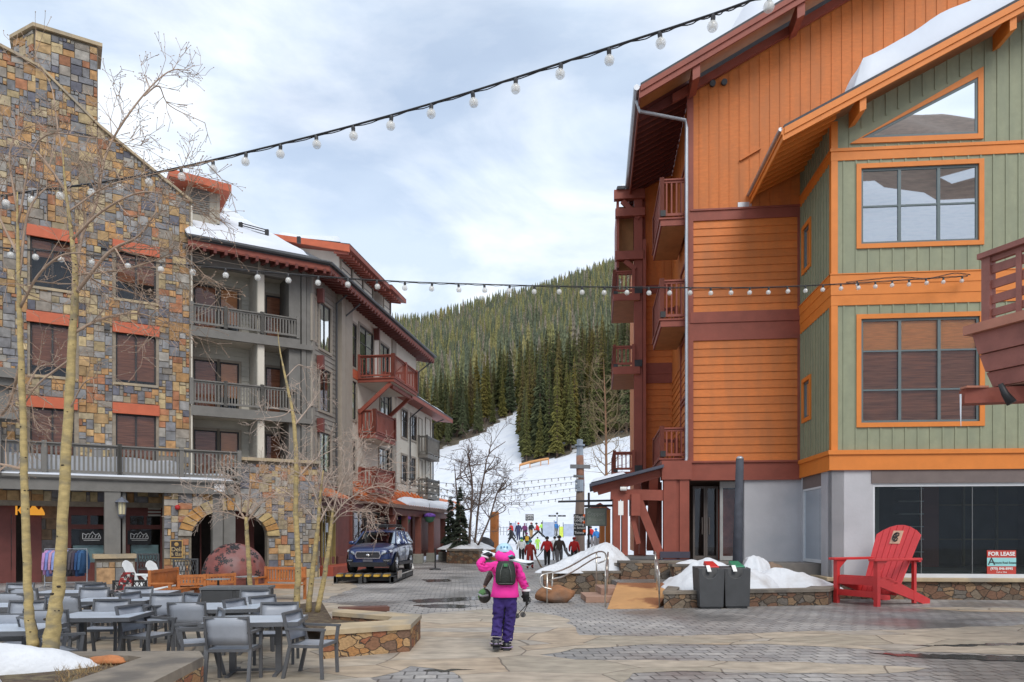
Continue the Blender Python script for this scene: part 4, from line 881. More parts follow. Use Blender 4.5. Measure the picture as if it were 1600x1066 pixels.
sp_ = ashlar(LD, LD.U(150), LD.U(211), 0, 1.0, lambda u, z: True, .21, v=-.25, seed=12, pal=[(.40, .33, .22), (.28, .26, .22), (.42, .24, .10), (.33, .31, .28), (.22, .22, .22)])
spo = sp_.build('pedestal', STONE, sbd); q = MB(); q.box(LD, LD.U(150, -.24), LD.U(211, -.24), -.24, .9, 0, .98); q.build('pedestal_core', MORTAR, spo); q = MB(); q.box(LD, LD.U(146, -.3), LD.U(214, -.3), -.36, .95, .98, 1.14); q.build('pedestal_cap', CAP, spo)
lt_ = MB(); lp = LD.p(LD.U(191, -.2), .0, 0); lz = LD.Z(191, 790)
lt_.lathe((lp.x, lp.y, lz + .14), [(.26, -.02), (.2, .05), (.05, .16), (.0, .2)], 8); lt_.lathe((lp.x, lp.y, lz - .36), [(.03, -.14), (.12, -.06), (.14, 0), (.02, .02)], 8)
for k in range(6): a = k * PI / 3; lt_.tube([(lp.x + .14 * math.cos(a), lp.y + .14 * math.sin(a), lz - .36), (lp.x + .17 * math.cos(a), lp.y + .17 * math.sin(a), lz + .13)], .012, 4)
lto = lt_.build('wall_lantern', mat('slate_blue_metal', (.12, .13, .16), .5), sbd); q = MB(); q.lathe((lp.x, lp.y, lz - .34), [(.12, 0), (.14, .46)], 8); q.build('lantern_glass', mat('cream_glass', (.62, .56, .36), .3), lto)
# shop front under the deck
FS_ = Fr(LD.p(0, 2.6, 0), WL, NL); fz = lambda py, px=180: FS_.Z(px, py); fu = FS_.U
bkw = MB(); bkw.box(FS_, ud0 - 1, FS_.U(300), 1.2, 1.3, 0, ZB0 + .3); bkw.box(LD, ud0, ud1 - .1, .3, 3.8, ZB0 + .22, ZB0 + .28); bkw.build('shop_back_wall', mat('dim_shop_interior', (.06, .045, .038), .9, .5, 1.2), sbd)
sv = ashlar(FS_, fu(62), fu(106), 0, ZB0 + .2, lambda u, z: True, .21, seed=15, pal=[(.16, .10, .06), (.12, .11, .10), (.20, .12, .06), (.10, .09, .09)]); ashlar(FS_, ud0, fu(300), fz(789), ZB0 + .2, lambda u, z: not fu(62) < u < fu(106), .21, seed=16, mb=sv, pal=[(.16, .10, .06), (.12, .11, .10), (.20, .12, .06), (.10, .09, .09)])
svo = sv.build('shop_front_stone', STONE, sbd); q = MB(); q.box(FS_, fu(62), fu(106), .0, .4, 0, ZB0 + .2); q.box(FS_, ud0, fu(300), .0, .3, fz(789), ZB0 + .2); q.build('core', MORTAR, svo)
def shopwin(x0, x1, doors=False, sign=None):
    m = MB(); a, b = fu(x0), fu(x1); t = .14; zt_ = fz(789)
    m.box(FS_, a, a + t, -.06, .1, 0, zt_); m.box(FS_, b - t, b, -.06, .1, 0, zt_); m.box(FS_, a + t, b - t, -.05, .1, zt_ - .45, zt_); m.box(FS_, a + t, b - t, -.04, .1, fz(827), fz(820))
    if doors: m.box(FS_, (a + b) / 2 - .3, (a + b) / 2 + .3, -.05, .1, 0, zt_ - .45); m.box(FS_, a + t, b - t, -.03, .1, 0, .5)
    else: m.box(FS_, a + t, b - t, -.03, .1, 0, .75); m.box(FS_, (a + b) / 2 - .05, (a + b) / 2 + .05, -.04, .1, fz(820), zt_ - .45)
    o = m.build('shop_window' if not doors else 'shop_door', REDD, sbd); p = MB(); p.poly([FS_.p(a, .03, .3), FS_.p(b, .03, .3), FS_.p(b, .03, zt_ - .3), FS_.p(a, .03, zt_ - .3)]); p.build('pane', SHOPG, o)
    i = MB()
    if not doors: i.box(FS_, a + .2, b - .2, .12, .3, .5, fz(852)); i.build('window_display', mat('pale_blue_snow_display', (.62, .74, .80), .6, .25, 2.0), o)
    return o
shopwin(-20, 25, True); shopwin(38, 64, True); sA = shopwin(105, 172); sB = shopwin(197, 256)
ORS = mat('gold_sign_face', (.80, .33, .03), .5, .08); ORS.node_tree.nodes['Principled BSDF'].inputs['Emission Color'].default_value = (1, .42, .04, 1); ORS.node_tree.nodes['Principled BSDF'].inputs['Emission Strength'].default_value = .25
def mtn_logo(parent, fr, u0, u1, z0, z1, v, m, outline=False):
    """the shop's mark: a K and a mountain skyline standing on one bar"""
    W_, H_ = u1 - u0, z1 - z0; q = MB(); X_ = lambda x: u0 + x * W_; Z_ = lambda z: z0 + z * H_
    if not outline:
        q.prism(fr, [(X_(.0), Z_(.0)), (X_(.07), Z_(0)), (X_(.07), Z_(.78)), (X_(0), Z_(.78))], v - .06, v)
        q.prism(fr, [(X_(.07), Z_(.36)), (X_(.2), Z_(.80)), (X_(.28), Z_(.80)), (X_(.15), Z_(.36))], v - .059, v); q.prism(fr, [(X_(.08), Z_(.45)), (X_(.16), Z_(.45)), (X_(.30), Z_(.0)), (X_(.21), Z_(.0))], v - .058, v)
        q.prism(fr, [(X_(.30), Z_(.0)), (X_(1), Z_(0)), (X_(1), Z_(.2)), (X_(.95), Z_(.45)), (X_(.88), Z_(.72)), (X_(.80), Z_(.45)), (X_(.74), Z_(.6)), (X_(.60), Z_(1.0)), (X_(.52), Z_(.62)), (X_(.42), Z_(.50)), (X_(.36), Z_(.3))], v - .06, v)
    else:
        ps = [(0, 0), (0, .8), (.2, .55), (.3, .75), (.42, .6), (.55, 1), (.66, .62), (.78, .55), (.88, .8), (1, .25), (1, 0), (0, 0)]
        for a, b in zip(ps, ps[1:]): q.beam(fr.p(X_(a[0]), v - .03, Z_(a[1])), fr.p(X_(b[0]), v - .03, Z_(b[1])), .012, H_ * .09)
        for x in (.15, .33, .5, .68, .85): q.beam(fr.p(X_(x), v - .03, Z_(.15)), fr.p(X_(x + .06), v - .03, Z_(.5)), .012, H_ * .10)
        q.beam(fr.p(X_(.05), v - .03, Z_(-.22)), fr.p(X_(.95), v - .03, Z_(-.22)), .01, H_ * .07)
    return q.build('mountain_logo', m, parent)
sgn = thing('shop_sign', tuple(FS_.p(fu(48), -.3, fz(803))), 'gold letter K and mountain skyline sign above the dark red shop door', 'sign')
mtn_logo(sgn, FS_, FS_.U(24, -.3), FS_.U(70, -.3), FS_.Z(48, 805, -.3), FS_.Z(48, 787, -.3), -.3, ORS)
for o_, x0, x1, k in ((sA, 129, 157, 0), (sB, 204, 231, 1)):
    sg2 = thing('window_sign', tuple(FS_.p(fu((x0 + x1) / 2), -.07, fz(843))), ('black and white mountain sign in the shop window behind the clothes rack', 'black and white mountain sign in the shop window right of the grey column')[k], 'sign')
    q = MB(); q.box(FS_, fu(x0 - 5), fu(x1 + 4), -.095, -.07, fz(851), fz(829)); q.build('board', BLACK, sg2); mtn_logo(sg2, FS_, fu(x0), fu(x1), fz(842), fz(831), -.10, WH, True)
wg = MB()
for k in range(3): wg.box(FS_, fu(231), fu(251), -.1, -.03, fz(806) + k * .14, fz(806) + k * .14 + .07)
wg.build('louvre', GREYL, sB)
# arch wall right of the shops
ua0, ua1 = LD.U(256), LD.U(497); LA = Fr(LD.p(0, .32, 0), WL, NL); aL, aR = LA.U(299), LA.U(418); acx, ahw = (aL + aR) / 2, (aR - aL) / 2; zsp, zap = LA.Z(300, 838), LA.Z(358, 797)
AU = LA.U; atop = LA.Z(430, 722)
def arch_in(u, z, g=0):
    g = g if z > zsp - .1 else .04; x = (u - acx) / (ahw + g)
    return abs(x) < 1 and z < zsp + (zap - zsp + g) * math.sqrt(max(0, 1 - x * x))
ins = lambda u, z: not arch_in(u, z, .45) and (z < ZB0 if u < AU(374) else True)
aw = ashlar(LA, AU(256), AU(497), 0, atop, ins, .132, seed=31); awo = aw.build('arch_wall', STONE, sbd)
vs = MB()
for side in range(17):   # voussoirs
    t0, t1 = PI * side / 17, PI * (side + 1) / 17; cc3 = random.Random(side).choice(SPAL[:4] + SPAL[8:9]); vs.col = cc3
    pt = lambda t, g: (acx - (ahw + g) * math.cos(t), zsp + (zap - zsp + g) * math.sin(t)); g2_ = .012
    ps = [pt(t0 + g2_, 0), pt(t0 + g2_, .5), pt(t1 - g2_, .5), pt(t1 - g2_, 0)]
    if max(z for _, z in ps) < ZB0 + .1 or True: vs.prism(LA, ps, -.07, .2)
vs.col = None; vs.build('arch_stones', STONE, sbd)
ac = MB()
N_ = 24; arcp = [(acx - ahw * math.cos(PI * k / N_), zsp + (zap - zsp) * math.sin(PI * k / N_)) for k in range(N_ + 1)]
ac.prism(LA, [(AU(256), 0), (aL, 0)] + arcp + [(aR, 0), (AU(497), 0), (AU(497), atop), (AU(374), atop), (AU(374), ZB0 - .02), (AU(256), ZB0 - .02)], .01, .5)
ac.box(LA, AU(497) - .0, AU(497) + .02, .0, 3.2, 0, atop); ac.build('arch_core', MORTAR, awo)
ar = ashlar(Fr(LA.p(AU(497) + .03, .0, 0), NL, (-WL[0], -WL[1])), 0, 3.2, 0, atop, lambda u, z: True, .132, seed=33); ar.build('arch_wall_side', STONE, awo)
q = MB(); q.box(LA, AU(373), AU(500), -.18, 1.2, atop, atop + .13); q.build('arch_wall_cap', CAP, awo)
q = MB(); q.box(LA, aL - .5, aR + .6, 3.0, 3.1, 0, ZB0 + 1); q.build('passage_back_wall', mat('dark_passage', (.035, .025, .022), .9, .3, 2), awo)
q = MB(); q.box(LA, AU(322), AU(324), 1.5, 1.6, 0, 3.2); q.box(LA, AU(302), AU(304), 1.5, 1.6, 0, 3.2); q.box(LA, AU(304), AU(322), 1.5, 1.6, 3.1, 3.2); q.box(LA, AU(380), AU(412), 1.8, 1.9, 0, 2.9); q.build('passage_door', REDD, awo)
pq = thing('plaque_sign', tuple(LA.p(AU(274), -.1, 1.2)), 'small dark framed plaque with a gold sun on the stone beside the arch', 'sign')
q = MB(); q.box(LA, AU(266), AU(284), -.12, -.06, LA.Z(275, 871), LA.Z(275, 845)); q.build('board', mat('dark_plaque', (.035, .025, .022), .5), pq)
q = MB(); a_, b2, c_, d_ = AU(266) - .02, AU(284) + .02, LA.Z(275, 871) - .02, LA.Z(275, 845) + .02
for (e_, f_, g_, h_) in ((a_, b2, c_, c_ + .035), (a_, b2, d_ - .035, d_), (a_, a_ + .035, c_ + .035, d_ - .035), (b2 - .035, b2, c_ + .035, d_ - .035)): q.box(LA, e_, f_, -.14, -.121, g_, h_)
q.lathe(LA.p((a_ + b2) / 2, -.13, LA.Z(275, 850.5)), [(0, .01), (.08, 0)], 12, z=(.518, -.855, 0)); q.build('gilt_frame', mat('gilt', (.45, .27, .08), .5), pq)
text('Deli', .24, LA.p((a_ + b2) / 2, -.13, LA.Z(275, 858.5)), LA.u, mat('pale_gold_letter', (.5, .38, .2), .5), pq); text('& Bar', .2, LA.p((a_ + b2) / 2, -.13, LA.Z(275, 866)), LA.u, MATS['pale_gold_letter'], pq)
q = MB(); u, z = LA.uz(277, 793); q.lathe(LA.p(u, -.02, z), [(.10, 0), (.10, .1), (.06, .14), (0, .15)], 12, z=(.518, -.855, 0)); q.build('fire_alarm', mat('alarm_red', (.42, .02, .02), .4), sbd)
wsn = thing('white_sign', tuple(LD.p(LD.U(343), -.05, LD.Z(343, 768))), 'small white sign fixed to the end of the grey deck beam', 'sign'); q = MB(); q.box(LD, LD.U(335), LD.U(351.5), .02, .055, LD.Z(343, 768), LD.Z(343, 754.5)); q.build('board', mat('white_board', (.72, .72, .72), .6), wsn)
text('SHOPS AND', .11, LD.p(LD.U(343), .012, LD.Z(343, 759)), LD.u, BK, wsn); text('DINING', .12, LD.p(LD.U(343), .012, LD.Z(343, 764)), LD.u, BK, wsn)
# small dark roofed structure at the left edge
lg = MB(); u = LD.U(-40); lg.box(LD, LD.U(-60), LD.U(27), -.6, .5, LD.Z(20, 595), LD.Z(20, 580)); lg.box(LD, LD.U(-60), LD.U(22), -.4, .4, LD.Z(20, 606), LD.Z(20, 595)); lg.box(LD, LD.U(-60), LD.U(14), -.2, .2, LD.Z(20, 640), LD.Z(20, 606)); lg.box(LD, LD.U(-60), LD.U(30), -.6, .5, LD.Z(20, 658), LD.Z(20, 638)); lg.box(LD, LD.U(-60), LD.U(2), -.15, .3, ZB1, LD.Z(20, 658))
lg.build('grey_bay_roof', GREYW, sbd)

# ------------------------------------------------------------------ grey lodge
gl_ = thing('grey_lodge', tuple(LE.p(6, 3, 0)), 'grey and cream lodge with red balconies, dormers and snow on its roof', 'building')
uG = LS.U(486); Zs = lambda px, py, v=0: LS.Z(px, py, v)
flr = [(Zs(380, 531), Zs(380, 520), Zs(380, 486)), (Zs(380, 651), Zs(380, 640), Zs(380, 601)), (4.4, Zs(380, 752), 0)]
REC = 1.7; up0, up1 = LS.U(403), LS.U(412)
beam0, beam1 = Zs(380, 424), Zs(380, 403)
rz_ = (flr[0][1], flr[1][1], 4.25); FB = Fr(LS.p(0, REC, 0), WL, NL); rh = [(FB.U(a), FB.U(b), z + .08, z + 2.35) for z in rz_ for a, b in ((303, 339), (343, 373), (415, 446))]
bwl = MB(); FB = Fr(LS.p(0, REC, 0), WL, NL); lap(bwl, FB, uS, uG, 3.9, 14.3, .22, rh)
bwl.build('recess_wall', GREYL, gl_)
dv_ = MB(); FD2 = Fr(LS.p(up0 - .04, .25, 0), NL, (-WL[0], -WL[1])); lap(dv_, FD2, 0, REC - .25, 3.9, beam1, .22); dv_.box(LS, up0 - .02, up1, .06, REC, 3.9, beam1); dv_.build('divider_wall', GREYL, gl_)
pm_ = MB(); pm_.box(LS, up0, up1 + .03, -.0, .25, 4.2, beam1); pm_.build('cream_post', CREAM, gl_)
rp = MB(); a, b = LS.U(452), LS.U(470)
rp.box(LS, a, b, .05, 1.7, 3.9, 14.3); rp.box(LS, LS.U(471), LS.U(478), -.05, .4, 3.9, 14.3); rp.box(LS, LS.U(479), uG, .0, .5, 3.9, 14.3); rp.box(LS, uS, a, .0, .35, beam0, beam1); rp.box(LS, uS, a, .35, REC, beam1 - .1, beam1); rp.build('posts_and_beam', GREYW, gl_)
for i, (zb, zs, ztt) in enumerate(flr[:2]):
    m = MB(); m.box(LS, uS, LS.U(468 if i == 0 else 472), -.12, REC, zb, zs); m.box(LS, uS, uG + .05, -.16, -.02, zb - .12, zb + .1); o = m.build('balcony', GREYW, gl_)
    q = MB(); q.box(LS, uS, LS.U(466), -.05, REC, zb - .02, zb - .002); q.build('soffit', CREAM, o)
    rail(o, [(LS.p(uS + .02, -.06, 0), LS.p(LS.U(352), -.06, 0)), (LS.p(LS.U(352), -.06, 0), LS.p(LS.U(409), -.06, 0)), (LS.p(LS.U(409), -.06, 0), LS.p(LS.U(465), -.06, 0))], zs + .04, ztt, GREYW, post=.15, bal=.125, bw=.055, cap=.16)
q = MB(); q.box(LS, uS, a, -.02, REC, beam0 + .25, beam0 + .27); q.build('soffit', CREAM, gl_)
for zs in (flr[0][1], flr[1][1], 4.25):
    for x0, x1, bl in ((303, 339, BLIND), (343, 373, BLINDO), (415, 446, BLIND)):
        window(gl_, FB, FB.U(x0), FB.U(x1), zs + .08, zs + 2.35, v=-.03, cols=1, rows=(), tw=.11, trim=TAUPE, frame=WFD, blind=bl, proud=.04, bz=.7 if x0 == 343 else 1)
# lower filler wall behind arch cap
q = MB(); q.box(LS, uS, uG, REC, REC + .1, 0, 4); q.build('lower_wall', GREYW, gl_)
# street facade
E = lambda px, py, v=0: LE.uz(px, py, v)
za = lambda px, py, v=0: LE.Z(px, py, v)
ez = lambda u, v=0: None
u1_, u2_, u3_, u4_ = LE.U(527), LE.U(545), LE.U(611), LE.U(675)
ZE = 14.226; WT = ZE + .12; zeave = WT - 2         # wall top under the eave
segs = []
W1 = []
def win_px(x0, x1, y0, y1, **k): 
    xm = (x0 + x1) / 2; a, b = LE.U(x0), LE.U(x1); return (a, b, za(xm, y1), za(xm, y0))
g1 = [win_px(498.5, 516, y0, y1) for y0, y1 in ((477, 548), (578, 643), (677, 738))] + [win_px(487.5, 491.5, y0, y1) for y0, y1 in ((465, 530), (570, 632), (672, 730))]
g2 = [win_px(539, 557, 503, 571), win_px(561, 583, 515, 600), win_px(593.5, 607, 540, 600), win_px(541, 556, 594, 654), win_px(594, 608.5, 618, 655), win_px(540.5, 554.5, 688, 735), win_px(592, 607, 702, 738), win_px(563, 578, 618, 650) ]
g2 = g2[:7]
g3 = [win_px(627, 636, 641, 684), win_px(642, 650, 650, 688), win_px(627, 635.5, 712, 753), win_px(641.5, 648.5, 716, 756)]
w1_ = MB(); lap(w1_, LE, .25, u1_, 3.9, WT, .24, g1); w1_.box(LE, .0, .27, -.06, .3, 3.9, WT); w1_.build('grey_siding_wall', GREYM, gl_)
w2_ = MB(); w2_.box(LE, u1_, u1_ + .5, -.25, .1, 3.9, WT); w2_.box(LE, u1_ + .62, u2_ - .02, -.22, .1, 3.9, WT); w2_.box(LE, u3_ + .1, u3_ + .9, -.06, .1, 3.9, WT); w2_.build('corner_boards', TAUPE, gl_)
w3_ = MB(); plain(w3_, LE, u1_, u3_ + .3, 3.9, WT, g2); w3_.build('cream_wall', CREAM, gl_)
w4_ = MB(); ud_ = LE.U(622); zl = za(660, 640); plain(w4_, LE, u3_ + .3, u4_, 3.2, zl + .6, g3); w4_.poly([LE.p(u3_ + .3, 0, zl + .6), LE.p(LE.U(650), 0, zl + .6), LE.p(LE.U(650), 0, WT), LE.p(u3_ + .3, 0, WT)]); w4_.poly([LE.p(u4_, 0, 3), LE.p(u4_, 6, 3), LE.p(u4_, 6, zl + 2), LE.p(u4_, 0, zl + .6)]); w4_.poly([LE.p(LE.U(650), 0, zl), LE.p(LE.U(650), 4, zl), LE.p(LE.U(650), 4, WT + 1.6), LE.p(LE.U(650), 0, WT)]); w4_.build('far_cream_wall', CREAM, gl_)
for i, h in enumerate(g1): window(gl_, LE, *h, cols=1 if h[1] - h[0] < .5 else 2, rows=(), tw=.12, trim=TAUPE, frame=WHITEF if i > 2 else WFD, blind=BLIND if i == 1 else None, proud=.07, glass=GLASS)
for i, h in enumerate(g2): window(gl_, LE, *h, cols=2, rows=(.7,), tw=.12, trim=TAUPE, frame=WFD, blind=None, proud=.05)
for i, h in enumerate(g3): window(gl_, LE, *h, cols=2, rows=(.6,), tw=.12, trim=TAUPE, frame=WFD, blind=None, proud=.05)
q = MB(); q.box(LE, LE.U(537.5), LE.U(559), -.05, -.001, za(548, 589), za(548, 575)); q.build('coral_panel', CORAL, gl_)
q = MB()
for px, y0, y1 in ((526, 478, 745), (537, 500, 760), (611, 590, 770), (641, 655, 765)): u = LE.U(px, -.14); q.tube([LE.p(u, -.14, za(px, y1)), LE.p(u, -.14, za(px, y0)), LE.p(u + .3, -.9, za(px, y0) + .75)], .05, 8)
for px, y0, y1 in ((681, 620, 660), (704, 0, 0)):
    if y1: u = LE.U(651); q.tube([LE.p(u, -.12, zl + .4), LE.p(u, -.12, ZE - 1.2), LE.p(u + .6, -1.0, ZE - .3)], .05, 8); q.tube([LE.p(u4_ + .1, -.05, 3.6), LE.p(u4_ + .1, -.05, zl - .6), LE.p(u4_ + .9, -1.0, zl - .1)], .05, 8)
q.build('downspouts', DKGREY, gl_)
q = MB()
for px, py in ((495, 462), (495, 566), (495, 664), (584, 522)): u, z = LE.uz(px, py); q.box(LE, u - .1, u + .1, -.35, -.04, z - .35, z + .3)
q.build('brackets', REDD, gl_)
def rbal(x0, x1, out, yt, ys, yb, col=REDW, bw=.09, bal=.2, brace=False):
    """red balcony on the street face; y rows measured at the near outer corner"""
    ua, F_ = LE.U(x0), LE; zt_, zs2, zb_ = [LE.Z(x0 + (0), y, 0) for y in (yt, ys, yb)]; ub = ua + x1
    m = MB(); m.box(LE, ua, ub, -out, -.02, zb_, zs2 - .06); m.box(LE, ua - .06, ub + .05, -out - .06, -.02, zs2 - .06, zs2); o = m.build('balcony', col, gl_)
    p = lambda u, v: LE.p(u, v, 0); rail(o, [(p(ua + .05, -.08), p(ua + .05, -out + .05)), (p(ua + .05, -out + .05), p(ub - .05, -out + .05)), (p(ub - .05, -out + .05), p(ub - .05, -.08))], zs2, zt_, col, post=.2, bal=bal, bw=bw, cap=.2)
    q = MB(); q.box(LE, ua + .08, ub - .08, -out + .08, -.04, zb_ - .012, zb_ - .002); q.build('soffit', CREAM, o)
    if brace:
        q = MB()
        for u in (ua + .15, ub - .4): q.beam(LE.p(u, -.05, zb_ - 1.6), LE.p(u, -out + .2, zb_ - .05), .16, .2)
        q.beam(LE.p(ua + .5, -out + .3, zb_ - .15), LE.p(ub - .1, -out + .3, zb_ - .15), .16, .2); q.build('braces', col, o)
rbal(558, 4.4, 2.05, 556, 591, 598, brace=True, bw=.05); rbal(560, 3.5, .95, 641, 676, 685, bw=.12); rbal(560, 3.3, .95, 731, 762, 770, bw=.12)
def gbal(yt, ys, yb):
    ua = LE.U(653); zt_, zs2, zb_ = [LE.Z(655, y, 0) for y in (yt, ys, yb)]; ub = LE.U(672)
    m = MB(); m.box(LE, ua, ub, -.7, -.02, zb_, zs2); o = m.build('balcony', GREYW, gl_); p = lambda u, v: LE.p(u, v, 0)
    rail(o, [(p(ua, -.08), p(ua, -.65)), (p(ua, -.65), p(ub, -.65)), (p(ub, -.65), p(ub, -.08))], zs2, zt_, GREYW, post=.12, bal=.16, bw=.06)
gbal(682, 710, 716); gbal(748, 772, 780)
for y0, y1 in ((655, 708), (720, 770)): window(gl_, LE, LE.U(654), LE.U(659), za(657, y1), za(657, y0), cols=1, tw=.05, trim=TAUPE, frame=WFD, blind=None); window(gl_, LE, LE.U(664.5), LE.U(672), za(668, y1), za(668, y0), cols=1, tw=.05, trim=TAUPE, frame=WFD, blind=None)
# eaves and roof
ov = -1.05
ge = LE.Z(600, 491, ov) ; gE0 = LE.U(515, ov); gE1 = LE.U(679, ov)
zc_ = (LE.Z(520, 418, ov) + LE.Z(675, 553, ov) + LE.Z(600, 488, ov)) / 3
print('eave z', LE.Z(520, 418, ov), LE.Z(600, 488, ov), LE.Z(675, 553, ov), 'front', LS.Z(353, 381, ov), LS.Z(500, 410, ov), 'stonetop', stop(uS), 'u', gE0, gE1)
cor = LE.p(gE0, ov, ZE)                      # corner of the two eaves
f0 = LS.p(LS.U(294, ov), ov, ZE); far_ = LE.p(gE1, ov, ZE); slope = .60
d1 = 5.4
def inn(p, n, d): return Vector((p.x + n[0] * d, p.y + n[1] * d, p.z + slope * d))
r0 = inn(f0, NL, d1); bis = (Vector((NL[0], NL[1], 0)) + Vector((-.987, .158, 0))); bis = bis / (bis.length ** 2 / 2) ; rc = Vector((cor.x + bis.x * d1, cor.y + bis.y * d1, ZE + slope * d1)); r1 = inn(far_, (-.987, .158), d1)
rfm = MB(); rfm.slab([f0, cor, rc, r0], .12); rfm.slab([cor, far_, r1, rc], .12); rfo = rfm.build('roof', SHINGLE, gl_)
fsc = MB()
for A, B in ((f0, cor), (cor, far_)): d = (B - A).normalized(); n_ = Vector((-d.y, d.x, 0)); fsc.beam(A + Vector((0, 0, -.20)) + n_ * .05, B + Vector((0, 0, -.20)) + n_ * .05, .07, .34)
fsc.build('fascia', CORAL if False else REDW, rfo)
sff = MB(); dn_ = Vector((0, 0, -.33)); l0 = LS.p(LS.U(294), .1, 0); 
for A, B, nA in ((f0, cor, NL), (cor, far_, (-.987, .158))):
    w_ = 1.35; C2 = Vector((B.x + nA[0] * w_, B.y + nA[1] * w_, B.z + slope * w_ * .3)); D2 = Vector((A.x + nA[0] * w_, A.y + nA[1] * w_, A.z + slope * w_ * .3)); sff.poly([A + dn_, B + dn_, C2 + dn_, D2 + dn_])
    L_ = (B - A).length; nr = int(L_ / .42)
    for k in range(nr): p = A.lerp(B, (k + .5) / nr); q = Vector((p.x + nA[0] * w_, p.y + nA[1] * w_, p.z + slope * w_ * .3)); sff.beam(p + dn_ + Vector((0, 0, -.06)), q + dn_ + Vector((0, 0, -.06)), .12, .2)
sff.build('eave_rafters', REDD, rfo)
gtr = MB()
for A, B in ((f0, cor), (cor, far_)): d = (B - A).normalized(); n_ = Vector((d.y, -d.x, 0)); gtr.tube([A + n_ * .08, B + n_ * .08], .08, 6)
gtr.build('gutter', DKGREY, rfo)
rsn = MB(); sn0 = lambda A, B, C_, D: [A.lerp(D, .06).lerp(B.lerp(C_, .06), .0), B.lerp(C_, .10), C_, D]
snowslab(rsn, [f0.lerp(r0, .08), cor.lerp(rc, .12).lerp(f0.lerp(r0, .12), .08), rc, r0], .22, 30, 31, .18); a_ = cor.lerp(rc, .2); b_ = far_.lerp(r1, .2); snowslab(rsn, [a_.lerp(b_, .04), b_, r1, rc], .16, 20, 32, .3)
# deep drift lying over the ridge
A = r0.lerp(rc, .12); B = rc.lerp(r1, .10); snowslab(rsn, [A + Vector((.3, -1.6, -.75)), B + Vector((0, -1.2, -.55)), B + Vector((-2.5, 2.5, -.3)), A + Vector((-2, 3, -.3))], 1.7, 26, 33, .9)
rsn.build('roof_snow', SNOW, rfo)
# snow guard frame on the roof, roof vent
q = MB(); 
def onroof(px, py): # point on the front roof plane
    v = LS.v; best = None
    for k in range(400):
        d = k * .015; F_ = Fr(LS.p(0, ov + d, 0), WL, NL); u, z = F_.uz(px, py); e = abs(z - (ZE + slope * d)) if True else 0
        if best is None or e < best[0]: best = (e, F_.p(u, 0, z))
    return best[1]
pa, pb2 = onroof(376, 362), onroof(417, 373); up = Vector((0, 0, 1))
for p in (pa, pb2): q.beam(p - up * .1, p + up * .42, .12, .16); 
for h in (.16, .3, .4): q.tube([pa + up * h, pb2 + up * h], .025, 6)
pc2 = onroof(467, 380); q.beam(pc2, pc2 + up * .3, .16, .16); q.build('snow_guard', BLACK, rfo)
# louvred cupola beside the stone gable
CU = Fr(LS.p(0, 1.3, 0), WL, NL); a, b = CU.U(292), CU.U(339); q = MB(); q.box(CU, a, b, 0, 1.3, CU.Z(315, 352), CU.Z(315, 288)); q.box(CU, b - .02, b + .12, -.04, .1, CU.Z(315, 345), CU.Z(315, 288)); cu_ = q.build('cupola', mat('warm_grey_board', (.36, .33, .27), .7, .08, 3), gl_)
q = MB(); a2, b2 = CU.U(298), CU.U(327); z0_, z1_ = CU.Z(312, 335), CU.Z(312, 295); q.box(CU, a2, b2, -.02, .0, z0_, z1_)
for k in range(12): zz_ = z0_ + (z1_ - z0_) * (k + .5) / 12; q.box(CU, a2, b2, -.05, -.021, zz_ - .02, zz_ + .025)
q.build('louvre', mat('louvre_grey', (.20, .19, .17), .6, .1), cu_)
q = MB(); a3, b3 = CU.U(262), CU.U(361, -.5); q.slab([CU.p(a3, -.6, CU.Z(262, 272)), CU.p(b3, -.6, CU.Z(361, 290, -.5)), CU.p(b3, 2.0, CU.Z(361, 290, -.5)), CU.p(a3, 2.0, CU.Z(262, 272))], .32); q.build('cupola_roof', CORAL, cu_)
# dormers above the street eave
def dormer(x0, x1, setb, ytop, yed, nw, lab=''):
    F_ = Fr(LE.p(0, setb, 0), EL, (-.987, .158)); a, b = F_.U(x0), F_.U(x1); zt_ = F_.Z(x0, ytop); z0_ = ZE + slope * (setb - ov) - .4
    m = MB(); m.box(F_, a, b, 0, 3.2, z0_, zt_); o = m.build('dormer', CREAM, gl_)
    W_ = (b - a - .3) / nw
    for k in range(nw): window(o, F_, a + .2 + k * W_, a + .2 + (k + 1) * W_ - .15, z0_ + .75, zt_ - .3, v=-.03, cols=1, rows=(.6,), tw=.07, trim=TAUPE, frame=WFD, blind=None, proud=.05)
    r = MB(); rt_ = .9; A_ = [F_.p(a - .8, -rt_, zt_ + .05), F_.p(b + .4, -rt_, zt_ + .05), F_.p(b + .4, 3.4, zt_ + .75), F_.p(a - .8, 3.4, zt_ + .75)]; r.slab(A_, .22)
    for k in range(int((b - a + 1) / .4)): u = a - .7 + k * .4; r.beam(F_.p(u, -rt_ + .1, zt_ - .38), F_.p(u, .0, zt_ - .25), .1, .14)
    r.build('dormer_roof', REDW, o)
    r = MB(); r.slab([p + Vector((0, 0, .05)) for p in A_], .04); r.build('dormer_roofing', SHINGLE, o)
    u3 = Vector((0, 0, .06)); r = MB(); snowslab(r, [A_[0].lerp(A_[3], .12) + u3, A_[1].lerp(A_[2], .3) + u3, A_[2] + u3, A_[3] + u3], .50, 16, int(x0), .35); r.build('roof_snow', SNOW, o)
    return o, A_
dormer(530, 584, .9, 394, 0, 3); dormer(597, 611, .8, 455, 0, 1)
